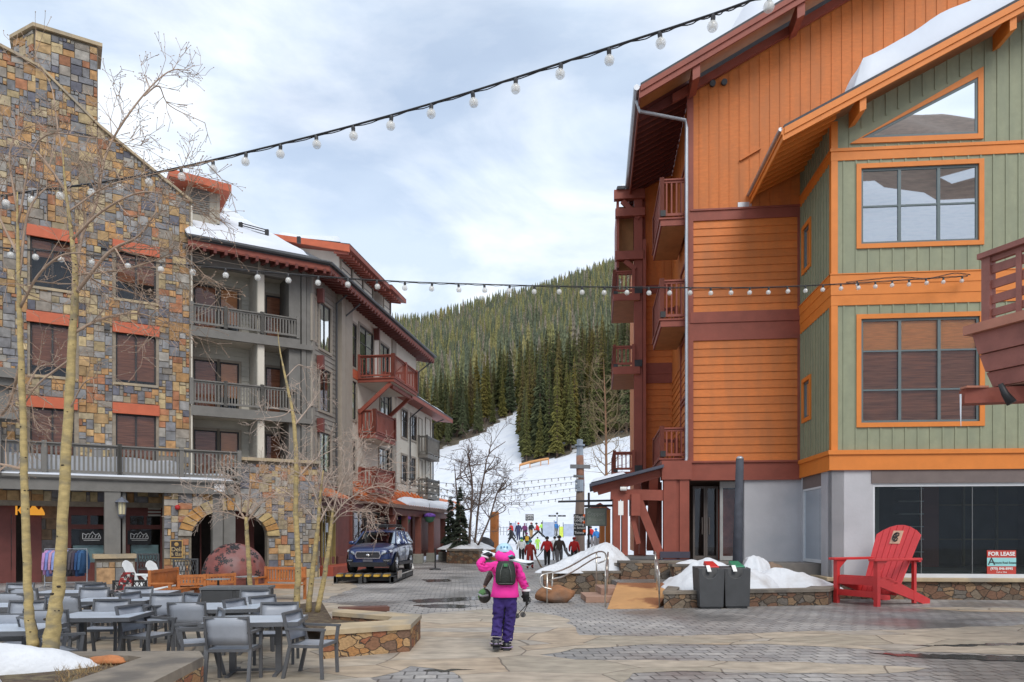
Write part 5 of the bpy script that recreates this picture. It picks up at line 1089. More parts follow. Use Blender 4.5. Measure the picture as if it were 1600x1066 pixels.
# dormer end wall facing the plaza, with its long coral fascia
FK = Fr(LE.p(LE.U(485, .9), .9, 0), WL, NL); A = onroof(488, 400)
F9 = Fr(LE.p(0, .9, 0), EL, (-.987, .158)); aD = F9.U(530); base = F9.p(aD, 0, 0); q = MB(); F10 = Fr(base, NL if False else (-.987, .158), EL); zt9 = F9.Z(530, 396)
q.box(F10, .0, 4.2, -.03, .0, ZE + .3, zt9 + .4); q.build('dormer_cheek', CREAM, gl_)
F11 = Fr(base + Vector((0, 0, 0)) - Vector((EL[0], EL[1], 0)) * .85, (-.987, .158), EL); q = MB(); uu = F11.U(452); ua_ = F11.U(545)
q.hexa([F11.p(-.9, 0, zt9 - .28), F11.p(-.9, .1, zt9 - .28), F11.p(4.3, .1, zt9 + .87), F11.p(4.3, 0, zt9 + .87), F11.p(-.9, 0, zt9 + .1), F11.p(-.9, .1, zt9 + .1), F11.p(4.3, .1, zt9 + 1.12), F11.p(4.3, 0, zt9 + 1.12)]); q.build('dormer_fascia', CORAL, gl_)
# lower far wing eave
ZL = LE.Z(690, 643, ov); A = LE.p(LE.U(640, ov), ov, ZL); B = LE.p(LE.U(707.5, ov), ov, ZL); nE = Vector((-.987, .158, 0)); q = MB(); q.slab([A, B, B + nE * 5 + up * 2.2, A + nE * 5 + up * 2.2], .1); lro = q.build('lower_roof', SHINGLE, gl_)
q = MB(); q.beam(A - up * .2 + nE * .05, B - up * .2 + nE * .05, .08, .32); q.poly([A - up * .34, B - up * .34, B - up * .2 + nE * 1.3, A - up * .2 + nE * 1.3]); q.hexa([B - up * .35 - nE * .0, B - up * .35 + Vector((0, .08, 0)), B + nE * 5 + up * 1.85 + Vector((0, .08, 0)), B + nE * 5 + up * 1.85, B, B + Vector((0, .08, 0)), B + nE * 5 + up * 2.2 + Vector((0, .08, 0)), B + nE * 5 + up * 2.2]); q.build('lower_fascia', REDW, lro)
q = MB(); snowslab(q, [A + up * .02 + nE * .2, B + up * .02 + nE * .2, B + nE * 4.8 + up * 2.15, A + nE * 4.8 + up * 2.15], .22, 16, 41, .3); q.build('roof_snow', SNOW, lro)
# copper canopy and arcade
COP = mat('rust_copper_roof', (.58, .15, .035), .5, .14, 5, .15, 20)
uw0, uw1 = LE.U(528), LE.U(694); zw = LE.Z(528, 756); ce = -2.0
Cc = Vector((-6.75, 44.0, 0)); Zce = EYE - (788 - HOR) / FPX * 44.0; Cf = Vector((-4.55, 56.0, 0)); Wn = LE.p(uw0, .1, zw); Wf = LE.p(LE.U(640), .1, zw + .55)
cn = MB(); P1 = Vector((Cc.x, Cc.y, Zce)); P2 = Vector((Cf.x, Cf.y, Zce)); W2_ = LE.p(uw1 + 6, .1, zw + .2); cn.slab([P1, P2, W2_, Wn + Vector((0, 0, .4))], .16); P0 = Vector((-9.1, 38.8, Zce + .2)); cn.slab([P0, P1, Wn + Vector((0, 0, .4)), LE.p(uw0 - .3, .1, zw + .1)], .14)
co = cn.build('canopy_roof', COP, gl_)
q = MB()
for k in range(26):
    t = k / 26; a_ = P1.lerp(P2, t) + up * .02; b_ = (Wn + up * .4).lerp(W2_, t) + up * .02; q.beam(a_, a_.lerp(b_, .94), .05, .05)
q.build('standing_seams', COP, co)
q = MB(); q.beam(P1 - up * .1, P2 - up * .1, .14, .22); q.beam(P0 - up * .1, P1 - up * .1, .14, .2); q.build('canopy_edge', mat('brown_edge', (.16, .10, .08), .7), co)
q = MB(); dcan = (P2 - P1).normalized(); inb = Vector((-dcan.y, dcan.x, 0)); q.beam(P1 - up * .42 + inb * .3, P2 - up * .42 + inb * .3, .2, .4); q.beam(P1 - up * .42 + inb * .3, P1 - up * .5 + inb * 1.6, .2, .4)
ARC = mat('arcade_red_brown', (.16, .05, .035), .6, .15, 3, .1); q.build('canopy_beam', ARC, co)
q = MB(); a_, b_ = P1.lerp(P2, .18), P2; wv_ = (Wn + up * .4 - P1) ; snowslab(q, [a_ + up * .03, b_ + up * .03, b_ + (W2_ - P2) * .6 + up * .03, a_ + wv_ * .24 + up * .03], .26, 22, 51, .4); q.build('canopy_snow', SNOW, co)
for i, Y in enumerate((44.4, 46.6, 49.3, 52.2, 55.2)):
    c = P1.lerp(P2, (Y - 44.0) / 12.0) + inb * .35; q = MB(); q.bx(c.x - .19, c.x + .19, c.y - .19, c.y + .19, .62, Zce - .6); pbase = q.build('arcade_column', ARC, gl_); q = MB(); q.bx(c.x - .32, c.x + .32, c.y - .32, c.y + .32, 0, .62); q.build('column_base', mat('grey_block', (.24, .24, .21), .9, .15, 3, .4), pbase, bevel=.03)
# red timber shop front with doors under the canopy
q = MB(); q.box(LE, .2, uw1, -.02, .1, .35, 4.3); q.box(LE, -.1, 3.2, -.30, -.02, 3.5, 3.95); so1 = q.build('street_shop_front', REDD, gl_)
q = MB()
for k in range(9): u = .4 + k * 2.2; q.box(LE, u, u + .28, -.12, -.02, .35, 3.9)
q.box(LE, .2, uw1, -.12, -.02, .35, .8); q.build('pilasters', ARC, so1)
OLV = mat('olive_gold_frame', (.30, .24, .09), .6, .1)
for a, b, z0_, z1_, m_ in ((.95, 1.75, .45, 3.2, OLV), (2.0, 2.45, .45, 3.2, OLV), (4.95, 6.9, 1.5, 3.1, WFD), (7.2, 9.1, 1.3, 3.1, WFD), (9.4, 11.3, 1.3, 3.1, WFD), (11.6, 13.4, 1.3, 3.1, WFD)):
    o = window(gl_, LE, a, b, z0_, z1_, v=-.1, cols=2, rows=(.78,), tw=.06, trim=m_, frame=m_, blind=None, proud=.05)
q = MB(); q.box(LE, 1.25, 1.5, -.18, -.17, 2.0, 2.45); q.build('door_notice', mat('pale_blue_paper', (.5, .6, .68), .7), so1)
q = MB(); q.box(LE, -.6, 9, -1.3, .0, 0, .42); q.build('shop_step', mat('red_step', (.34, .07, .04), .6, .15), gl_)
q = MB(); q.slab([LE.p(-.9, -1.0, 3.72), LE.p(2.2, -1.0, 3.72), LE.p(2.2, .0, 4.15), LE.p(-.9, .0, 4.15)], .1); q.build('door_canopy', COP, gl_)
# ================================================================== PLAZA OBJECTS
# ---- raised terrace, ramp, steps, walls on the right
def wallblock(name, label, poly, z0, z1, capt=.08, over=.06, m=RUBBLE, cm=None, cat='stone wall', sidebase=True):
    """low rubble wall with stone cap; poly: list of ground points (x,y)"""
    c = sum((Vector((p[0], p[1], 0)) for p in poly), Vector()) / len(poly)
    t = thing(name, (c.x, c.y, z0), label, cat); q = MB(); q.slab([(p[0], p[1], z1 - capt) for p in poly], z1 - capt - z0); q.build('stonework', m, t)
    q = MB(); pts = []
    for p in poly: v = Vector((p[0], p[1], 0)) - c; pts.append(c + v * (1 + over / max(.2, v.length)))
    q.slab([(p.x, p.y, z1) for p in pts], capt); q.build('cap', cm or CAPG, t, bevel=.012); return t
def ringwall(name, label, outer, inner, z0, z1, capt=.08, cm=None, m=RUBBLE, over=.05, n=None):
    """planter wall strip between two polylines of equal length"""
    c = sum((Vector((p[0], p[1], 0)) for p in outer), Vector()) / len(outer); t = thing(name, (c.x, c.y, z0), label, 'planter'); q = MB(); k = MB()
    for i in range(len(outer) - 1):
        a, b, d, e = outer[i], outer[i + 1], inner[i + 1], inner[i]
        q.slab([(a[0], a[1], z1 - capt), (b[0], b[1], z1 - capt), (d[0], d[1], z1 - capt), (e[0], e[1], z1 - capt)], z1 - capt - z0)
        A = [Vector((p[0], p[1], 0)) for p in (a, b, d, e)]; o1 = (A[0] - A[3]).normalized() * over; o2 = (A[1] - A[2]).normalized() * over
        k.slab([(A[0] + o1) + Vector((0, 0, z1)), (A[1] + o2) + Vector((0, 0, z1)), (A[2] - o2) + Vector((0, 0, z1)), (A[3] - o1) + Vector((0, 0, z1))], capt)
    q.build('stonework', m, t); k.build('cap', cm or CAPG, t); return t
def mound(name, m, c, rx, ry, h, rot=0, z0=0, seed=0, n=84, k=30, pw=1.6, parent=None, rough=.25):
    q = MB(); q.smooth = True; cr_, sr = math.cos(rot), math.sin(rot); s = Vector((seed * 7.1, seed * 3.3, 0))
    for j in range(k + 1):
        t = j / k
        for i in range(n):
            a = 2 * PI * i / n; w = 1 + rough * mnoise.noise(Vector((math.cos(a) * 1.6, math.sin(a) * 1.6, seed))) * 1.2; x = math.cos(a) * rx * t * w; y = math.sin(a) * ry * t * w
            X_, Y_ = c[0] + x * cr_ - y * sr, c[1] + x * sr + y * cr_; zz_ = h * (1 - t ** pw) ** .9 * (1 + .45 * mnoise.noise(Vector((X_, Y_, 0)) * 1.1 + s)) + (.07 * mnoise.noise(Vector((X_, Y_, 0)) * 3.4 + s) + .05 * mnoise.noise(Vector((X_, Y_, 3)) * 8 + s)) * (1 - t ** 4) * min(1, h)
            q.v.append((X_, Y_, z0 + max(-.02, zz_) - (.03 if j == k else 0)))
    for j in range(k):
        for i in range(n): i2_ = (i + 1) % n; q.face((j * n + i, (j + 1) * n + i, (j + 1) * n + i2_, j * n + i2_))
    return q.build(name, m, parent)
PZ = .98
tr = MB(); tr.box(OF, OF.U(1105, -3.2) - 3.0, uB + .3, -1.75, 2.6, 0, PZ); tr.bx(3.3, 6.4, 24.35, 34, 0, PZ - .004); tr.box(OF, 2.8, uB + .3, -1.9, .0, 0, .6); struct(tr.build('terrace', mat('terrace_paving', (.22, .20, .18), .8, .2, 2, .2)))
tl = MB(); tl.bx(3.15, 5.75, 22.2, 24.1, 0, .47); struct(tl.build('landing', PAVER))
rp_ = MB(); a, b, c_, d_ = Gd(949, 952), Gd(1027, 951), Vector((4.78, 22.25, .475)), Vector((3.1, 22.25, .475)); rp_.hexa([(a.x, a.y, -.02), (b.x, b.y, -.02), (c_.x, c_.y, 0), (d_.x, d_.y, 0), (a.x, a.y, .012), (b.x, b.y, .012), tuple(c_), tuple(d_)])
tag(rp_.build('entry_ramp', mat('tan_ramp_concrete', (.50, .27, .11), .6, .15, 1.5, .2, second=(.25, .10, .04), sec=(.54, .6))), 'tan concrete ramp with a damp rust stain between two steel rails', 'ramp')
stp = thing('entry_steps', (2.6, 22.5, 0), 'two sandstone steps left of the tan ramp', 'steps'); RST = mat('reddish_sandstone', (.36, .22, .16), .8, .15, 3, .3)
q = MB(); q.bx(2.05, 3.12, 20.95, 22.6, 0, .17); q.build('step', RST, stp, bevel=.01); q = MB(); q.bx(2.55, 3.13, 21.6, 23.2, .17, .36); q.build('step', RST, stp, bevel=.01)
wallblock('terrace_wall', 'low rubble wall with mossy cap holding the terrace behind the ramp', [(3.45, 24.0), (6.35, 24.0), (6.35, 24.4), (3.45, 24.4)], 0, 1.06)
wallblock('lower_wall', 'lower rubble wall behind the boulder left of the steps', [(1.0, 23.9), (3.4, 23.9), (3.4, 24.35), (1.0, 24.35)], 0, .74)
wallblock('corner_wall', 'short rubble wall between the red porch posts and the snowy planter', [(4.98, 23.2), (6.9, 23.5), (6.9, 23.9), (4.98, 23.8)], 0, .98)
pa_, pb_2, pc_, pd_ = Gd(1036, 951), Gd(1291, 945), None, None
rwp = ringwall('long_planter', 'long low rubble planter holding a snow heap in front of the orange wall', [(4.95, 23.2), (pa_.x + .02, pa_.y), (pb_2.x, pb_2.y - .1), (9.6, 22.2)], [(5.25, 23.2), (pa_.x + .38, pa_.y + .35), (pb_2.x - .4, pb_2.y + .25), (9.2, 22.5)], 0, .44)
q = MB(); q.slab([(5.0, 23.4, .36), (pa_.x + .2, pa_.y + .2, .36), (pb_2.x - .2, pb_2.y + .15, .36), (9.4, 22.4, .36), (9.4, 25.6, .36), (5, 25.6, .36)], .3); q.build('soil', SOIL, rwp)
tag(mound('snow_pile', SNOWD, (5.95, 21.6), 1.75, 1.15, .80, -.1, .34, 3, pw=1.8), 'broad melting snow heap in the planter behind the two bins', 'snow pile')
tag(mound('snow_pile', SNOWD, (7.55, 22.0), 1.7, .85, .50, -.12, .34, 9, pw=1.5), 'low tail of snow spreading right of the bins in the planter', 'snow pile')
tag(mound('snow_pile', SNOWD, (7.35, 22.9), .62, .5, 1.05, 0, .34, 5, pw=2.4), 'upright lump of snow beside the grey steel pole', 'snow pile')
tag(mound('snow_pile', SNOWD, (2.9, 25.4), 1.75, 1.3, .86, 0, .62, 6, pw=1.5), 'tall smooth snow heap behind the steel handrail on the terrace', 'snow pile')
tag(mound('snow_pile', SNOWD, (1.7, 24.3), .95, .5, .25, 0, .70, 12), 'thin snow lying on the lower wall at the foot of the handrail', 'snow pile')
tag(mound('snow_pile', SNOWD, (5.6, 23.65), .45, .2, .14, 0, .97, 7), 'small remnant of snow at the base of the red porch posts', 'snow pile')
def rock(name, c, r, sc_, m, seed, label, cat='boulder', parent=None):
    q = MB(); q.smooth = True; q.ball((0, 0, 0), 1, 28, 16)
    for i, v in enumerate(q.v):
        p = Vector(v); d = 1 + .28 * mnoise.noise(p * 1.3 + Vector((seed, 0, 0))) + .10 * mnoise.noise(p * 3.5 + Vector((seed, 5, 0))); p = p * d
        q.v[i] = (c[0] + p.x * r * sc_[0], c[1] + p.y * r * sc_[1], max(c[2] - .02, c[2] + (p.z * sc_[2] + sc_[2] * .86) * r))
    o = q.build(name, m, parent); 
    if label: tag(o, label, cat)
    return o
BLD = mat('rusty_boulder_stone', (.30, .14, .065), .85, .35, 1.6, .8, 8, second=(.17, .11, .08))
bp = Gd(867, 943); rock('boulder', (bp.x, bp.y + .35, 0), .55, (.96, .7, .46), BLD, 4, 'rust brown boulder lying on the paving below the handrail')
rock('boulder', (7.95, 23.0, .35), .42, (.75, .7, .9), mat('grey_brown_boulder', (.20, .14, .10), .9, .35, 3, .8), 9, 'grey brown boulder in the planter by the concrete wall')
# handrails
def rails(name, label, paths, posts, r=.024):
    t = thing(name, tuple(posts[0][0]), label, 'handrail')
    for p in paths: q = MB(); q.smooth = True; q.tube(p, r, 8); q.build('rail', STAIN, t)
    for a, b in posts: q = MB(); q.smooth = True; q.tube([a, b], r, 8); q.build('post', STAIN, t)
    return t
def smooth_path(pts, it=2):
    pts = [Vector(p) for p in pts]
    for _ in range(it):
        o = [pts[0]]
        for a, b in zip(pts, pts[1:]): o += [a.lerp(b, .25), a.lerp(b, .75)]
        pts = o + [pts[-1]]
    return pts
hr = lambda px, py, Y: P(px, py, Y)
def steprail(Y, dx, label, nm='stair_handrail'):
    up_p = [hr(862 + dx, 921, Y - 1.6), hr(845 + dx, 917, Y - 1.6), hr(843 + dx, 900, Y - 1.6), hr(855 + dx, 896, Y - 1.5), hr(882 + dx, 891, Y - 1.2), hr(930 + dx, 862, Y + .8), hr(946 + dx, 862, Y + 1.5), hr(947 + dx, 876, Y + 1.5), hr(935 + dx, 880, Y + 1.3)]
    lo_p = [p - Vector((0, 0, .16)) for p in (hr(862 + dx, 896, Y - 1.4), hr(884 + dx, 892, Y - 1.2), hr(930 + dx, 863, Y + .8), hr(938 + dx, 863, Y + 1.2))]
    g1_, g2_ = hr(855 + dx, 896, Y - 1.5), hr(932 + dx, 862, Y + .9)
    rails(nm, label, [smooth_path(up_p), smooth_path(lo_p)], [((g1_.x, g1_.y, 0), g1_), ((g1_.x + .12, g1_.y + .3, 0), hr(864 + dx, 895, Y - 1.3)), ((g2_.x, g2_.y, .36), g2_)])
steprail(22.3, 0, 'curved stainless double handrail nearest the snow heap beside the steps')
def ramprail(px0, Ya, px1, Yb, label):
    a = P(px0, HOR, Ya); b = P(px1, HOR, Yb); a.z = 0; b.z = .47; top = lambda p, h: p + Vector((0, 0, h))
    rails('ramp_handrail', label, [smooth_path([top(a, .35), top(a, .78), top(a, .92), top(a.lerp(b, .1), .95), top(b, .92), top(b, .80), top(b, .3)]), smooth_path([top(a, .62), top(a.lerp(b, .1), .68), top(b, .66)], 1)], [(a, top(a, .9)), (b, top(b, .9)), (a.lerp(b, .5), top(a.lerp(b, .5), .93))])
ramprail(946, 19.6, 950, 22.9, 'stainless double handrail on the left edge of the tan ramp'); ramprail(1030, 19.6, 1024, 22.9, 'stainless double handrail on the right edge of the tan ramp')
# grey steel pole in the planter
pb3 = P(1153, 870, 22.9); pl = thing('steel_pole', (pb3.x, 22.9, .36), 'thick leaning grey steel pole rising from the planter behind the bins', 'pole'); q = MB(); q.smooth = True; tp = P(1156, 718, 22.9); q.tube([(pb3.x - .03, 22.9, .3), tuple(tp)], [.155, .115], 16); q.build('shaft', mat('weathered_steel', (.065, .07, .085), .75, .25, 3, .15, metal=.0, spec=.2), pl); q = MB(); q.smooth = True; q.lathe(tuple(tp), [(.118, 0), (.10, .06), (.05, .10), (0, .11)], 16); q.build('pole_cap', STEEL, pl)
# bins
def bin_(px0, px1, lid, label, dy=0):
    a, b = Gd(px0, 952), Gd(px1, 951); cx, cy = (a.x + b.x) / 2, a.y + .42 + dy; w2 = (b.x - a.x) / 2 * .93; t = thing('trash_bin', (cx, cy, 0), label, 'trash bin', 'bins in front of the planter'); h = 1.06
    q = MB(); n = 9; hole = .19
    # front panel with a round opening low-cut at the top
    f = Fr((cx - w2, cy - .4), (1, 0)); W_ = 2 * w2; cxh, czh = W_ * .42, h - .10
    arc = [(cxh + hole * math.cos(PI + PI * k / n * 1.0), czh + hole * math.sin(PI + PI * k / n)) for k in range(n + 1)]
    q.prism(f, [(.035, .05), (W_ - .035, .05), (W_, h - .03), (cxh + hole, h - .03)] + [(u, z) for u, z in reversed(arc)] + [(cxh - hole, h - .03), (0, h - .03)], 0, .03)
    q.hexa([(cx - w2 + .035, cy - .37, .05), (cx + w2 - .035, cy - .37, .05), (cx + w2 - .035, cy + .36, .05), (cx - w2 + .035, cy + .36, .05), (cx - w2, cy - .16, h - .03), (cx + w2, cy - .16, h - .03), (cx + w2, cy + .4, h), (cx - w2, cy + .4, h)])
    q.bx(cx - w2 + .05, cx + w2 - .05, cy - .36, cy + .34, 0, .05)
    for sx in (-1, 1): q.hexa([(cx + sx * w2 - .02 - .03 * sx, cy - .4, .05), (cx + sx * w2 + .02 - .03 * sx, cy - .4, .05), (cx + sx * w2 + .02 - .03 * sx, cy - .1, .05), (cx + sx * w2 - .02 - .03 * sx, cy - .1, .05), (cx + sx * w2 - .02, cy - .4, h - .03), (cx + sx * w2 + .02, cy - .4, h - .03), (cx + sx * w2 + .02, cy - .1, h - .01), (cx + sx * w2 - .02, cy - .1, h - .01)])
    q.build('body', DKGREY, t, bevel=.012)
    q = MB(); q.hexa([(cx - w2 * .1, cy - .14, h - .02), (cx + w2 * .92, cy - .14, h - .02), (cx + w2 * .92, cy + .36, h + .02), (cx - w2 * .1, cy + .36, h + .02), (cx - w2 * .1, cy - .1, h + .03), (cx + w2 * .8, cy - .1, h + .03), (cx + w2 * .7, cy + .3, h + .14), (cx - w2 * .1, cy + .3, h + .14)]); q.build('lid', lid, t, bevel=.02)
    q = MB(); q.hexa([(cx - w2 * .25, cy - .30, h - .12), (cx + w2 * .06, cy - .30, h - .12), (cx + w2 * .06, cy - .13, h + .02), (cx - w2 * .25, cy - .13, h + .02), (cx - w2 * .25, cy - .30, h - .10), (cx + w2 * .06, cy - .30, h - .10), (cx + w2 * .06, cy - .13, h + .04), (cx - w2 * .25, cy - .13, h + .04)]); q.build('paper_label', WH, t)
bin_(1092, 1130, mat('red_lid', (.50, .02, .02), .4, .05), 'charcoal litter bin with a red lid in front of the snow'); bin_(1134, 1173, mat('green_lid', (.02, .19, .10), .4, .05), 'charcoal litter bin with a green lid in front of the snow', .12)
# oversized red adirondack chair
RED = mat('glossy_red_paint', (.55, .035, .035), .45, .10, 3, .08)
RED2 = mat('sunlit_red_slats', (.62, .05, .055), .5, .08, 3, .08)
def adirondack(name, loc, rz, S, m, m2, label, group=None, logo=False):
    """local: front faces -x... chair faces -y; built around origin"""
    t = thing(name, (0, 0, 0), label, 'chair', group); hw = .52; L_ = lambda x, y, z: Vector((x * S, y * S, z * S))
    for s in (-1, 1):
        q = MB(); x = s * (hw + .02); q.beam(L_(x, -.02, 0), L_(x, -.02, .80), .10 * S, .08 * S, (0, 1, 0)); q.hexa([L_(x - .045, .02, .63), L_(x + .045, .02, .63), L_(x + .045, .02, .80), L_(x - .045, .02, .80), L_(x - .045, .04, .66), L_(x + .045, .04, .66), L_(x + .045, .22, .80), L_(x - .045, .22, .80)]); q.build('front_leg', m, t)
        q = MB(); q.prism(Fr((s * hw * S, 0), (0, 1), (1, 0)), [(y * S, z * S) for y, z in ((0, .36), (0, .50), (.30, .50), (1.42, .08), (1.42, 0), (1.22, 0))], -.03 * S, .03 * S); q.build('side_rail', m, t)
        q = MB(); q.slab([L_(x - .09 * (1), -.16, .84), L_(x + .09, -.16, .84), L_(x + .09, 1.12, .84), L_(x - .09, 1.12, .84)], .045 * S); q.build('armrest', m, t, bevel=.01 * S)
        q = MB(); q.beam(L_(s * (hw + .0), 1.0, .02), L_(s * (hw + .0), 1.0, .80), .07 * S, .07 * S, (0, 1, 0)); q.build('rear_leg', m, t)
    q = MB(); n = 5
    for k in range(n): y0 = .0 + k * .105; z = .52 - (0 if k < 2 else (k - 1) * .035); q.slab([L_(-hw - .03, y0, z), L_(hw + .03, y0, z), L_(hw + .03, y0 + .095, z - .005), L_(-hw - .03, y0 + .095, z - .005)], .03 * S)
    q.build('seat', m, t)
    q = MB(); q.slab([L_(-hw - .03, -.03, .50), L_(hw + .03, -.03, .50), L_(hw + .03, -.0, .50), L_(-hw - .03, -.0, .50)], .14 * S); q.slab([L_(-hw - .0, -.04, .26), L_(hw + .0, -.04, .26), L_(hw + .0, -.0, .26), L_(-hw, -.0, .26)], .11 * S); q.build('apron', m, t)
    q = MB(); ns = 7; tilt = R(27); y0, z0 = .56, .18; Lb = 1.42
    bk_ = lambda x, h, off=0: L_(x, y0 + math.sin(tilt) * h + math.cos(tilt) * off, z0 + math.cos(tilt) * h - math.sin(tilt) * off)
    for k in range(ns):
        a = -.5 + k / ns; b = a + 1 / ns; fl = lambda x, h: x * (.92 + .25 * h / Lb); g_ = .008; ha = Lb - .17 * (2 * abs((a + b) / 2)) ** 2 * 1.0
        p = [(fl(a, 0) + g_, 0), (fl(b, 0) - g_, 0), (fl(b, Lb) - g_, Lb - .2 * (2 * abs(b)) ** 2), (fl(a, Lb) + g_, Lb - .2 * (2 * abs(a)) ** 2)]
        q.hexa([bk_(x, h, 0) for x, h in (p[0], p[1])] + [bk_(x, h, .035) for x, h in (p[1], p[0])] + [bk_(x, h, 0) for x, h in (p[3], p[2])] + [bk_(x, h, .035) for x, h in (p[2], p[3])])
    bo_ = q.build('backrest', m2, t); q = MB()
    for h in (.12, .72, 1.2): q.beam(bk_(-.52, h, .06), bk_(.52, h, .06), .04 * S, .10 * S)
    q.beam(L_(-.62, 1.06, .80), L_(.62, 1.06, .80), .07 * S, .07 * S); q.build('back_brace', m, t)
    if logo:
        q = MB(); h0 = 1.02; q.hexa([bk_(-.13, h0, -.012), bk_(.13, h0, -.012), bk_(.13, h0, 0), bk_(-.13, h0, 0), bk_(-.13, h0 + .27, -.012), bk_(.13, h0 + .27, -.012), bk_(.13, h0 + .27, 0), bk_(-.13, h0 + .27, 0)]); pl_ = q.build('emblem_plate', mat('peach_plate', (.62, .38, .26), .6, .05), bo_)
        q = MB(); c0_ = h0 + .135
        for k in range(10):
            a = R(50) + k * R(26); q.beam(bk_(.085 * math.cos(a), c0_ + .085 * math.sin(a), -.018), bk_(.085 * math.cos(a + R(26)), c0_ + .085 * math.sin(a + R(26)), -.018), .02 * S, .03 * S, bk_(0, 1, -1) - bk_(0, 1, 0))
        for a in (PI, PI * .66, PI * 1.34, PI * .2, -PI * .2): q.beam(bk_(0, c0_, -.018), bk_(.075 * math.cos(a), c0_ + .075 * math.sin(a), -.018), .02 * S, .024 * S, bk_(0, 1, -1) - bk_(0, 1, 0))
        q.build('emblem', BK, pl_)
    t.location = loc; t.rotation_euler = (0, 0, rz); return t
# front right leg at px 1366,y 949 ; front left at 1302,945 -> chair seen three-quarter, facing left-front
fr_, fl_ = Gd(1366, 949), Gd(1303, 947); dvec = fr_ - fl_; 
rzc = math.atan2(dvec.y, dvec.x); Sx = dvec.length / 1.08; print('chair', fr_, fl_, rzc, Sx)
mid_ = (fr_ + fl_) / 2
gc = adirondack('giant_chair', (9.32, 20.40, 0), R(-63), 1.50, RED, RED2, 'oversized red Adirondack chair with an emblem plate in front of the empty shop', logo=True); gc.scale = (.78, 1, 1)
AWH = mat('white_chair_paint', (.72, .74, .74), .6, .06)
adirondack('adirondack_chair', (P(234, 880, 24.2).x, 24.2, 0), R(86), .74, AWH, AWH, 'white Adirondack chair nearest the stone pedestal', 'white chairs near the arch').scale = (.62, .9, 1)
adirondack('adirondack_chair', (P(268, 880, 23.8).x, 23.9, 0), R(82), .74, AWH, AWH, 'white Adirondack chair behind the orange bench', 'white chairs near the arch').scale = (.62, .9, 1)
# ---- balcony of the nearest building on the right edge
nb = thing('near_balcony', (9.6, 12.6, 3.2), 'weathered red wooden balcony jutting in at the right edge with a lattice rail', 'balcony')
PW = mat('weathered_pink_red_wood', (.30, .11, .085), .6, .18, 2.5, .25, 20, stretch=(1, 1, 1)); PWC = mat('light_red_cap', (.42, .17, .11), .55, .12, 3)
# face runs from far end (px 1512) to nearer, off the right edge; far corner depth
Yn = 14.0; A0 = P(1512, 540, Yn)  # far lower tip
dN = Vector((.40, -1, 0)).normalized()
NB = Fr((A0.x, A0.y), (dN.x, dN.y), (-dN.y, dN.x)); nz = lambda py, px=1512: EYE - (py - HOR) / FPX * Yn
UL = 6.0; into = 3.0
q = MB(); steps = [(nz(525), nz(508), -.0), (nz(563), nz(527), .06), (nz(587), nz(565), .14), (nz(607), nz(589), .22)]
q.box(NB, -.05, UL, -.06, into, nz(524), nz(510)); q.build('cap_board', PWC, nb)
for i, (a, b, o_) in enumerate([(nz(556), nz(524) - .004, .05), (nz(584), nz(557), .13), (nz(608), nz(585), .21)]): q = MB(); q.hexa([NB.p(o_ + .10, o_ + .03, a), NB.p(UL, o_ + .03, a), NB.p(UL, into, a), NB.p(o_ + .10, into, a), NB.p(o_, o_, b), NB.p(UL, o_, b), NB.p(UL, into, b), NB.p(o_, into, b)]); q.build('fascia_board', PW, nb)
q = MB(); q.box(NB, .3, UL, .3, into, nz(608) - .02, nz(608) - .002); q.build('soffit', mat('pale_pink_soffit', (.42, .24, .18), .7, .1), nb)
q = MB(); q.beam(P(1503, 621, 13.8), P(1503, 621, 13.8) + Vector((3.5, -.9, 0)), .3, .27); q.build('support_beam', REDW, nb)
q = MB(); q.bx(P(1500, 0, 13.75).x, P(1500, 0, 13.75).x + .4, 13.55, 13.75, nz(613), nz(610)); q.build('beam_flashing', PWC, nb)
q = MB(); sp1 = P(1572, 622, 13.3); q.smooth = True; q.tube([sp1 + Vector((-.1, 0, .25)), sp1 + Vector((-.02, 0, .08)), sp1 + Vector((.06, -.06, -.10))], [.04, .06, .085], 12); q.build('spotlight', BLACK, nb)
q = MB(); ice = P(1501, 616, 13.7); q.tube([ice, ice + Vector((.0, 0, -.35)), ice + Vector((.005, 0, -.58))], [.018, .012, .004], 6); q.build('icicle', mat('ice', (.7, .75, .8), .1, .05), nb)
ztr = nz(411); q = MB(); r0_ = .25
zt2 = nz(412); 
for k in range(4): u = r0_ + k * 1.55; q.box(NB, u, u + .16, .02, .18, nz(508), nz(412))
q.box(NB, r0_ - .05, UL, -.03, .23, nz(412), nz(404)); q.box(NB, r0_ + .16, UL, .06, .14, nz(420), nz(412.5))
q.build('rail_posts', PW, nb); q = MB()
for z0_, z1_ in ((425, 438), (448, 461), (471, 484), (492, 503)): q.box(NB, r0_ + .16, UL, .07, .12, nz(z1_), nz(z0_))
for k in range(8): u = r0_ + .62 + k * .78; q.box(NB, u, u + .10, .04, .065, nz(508), nz(420))
q.build('rail_slats', PW, nb)

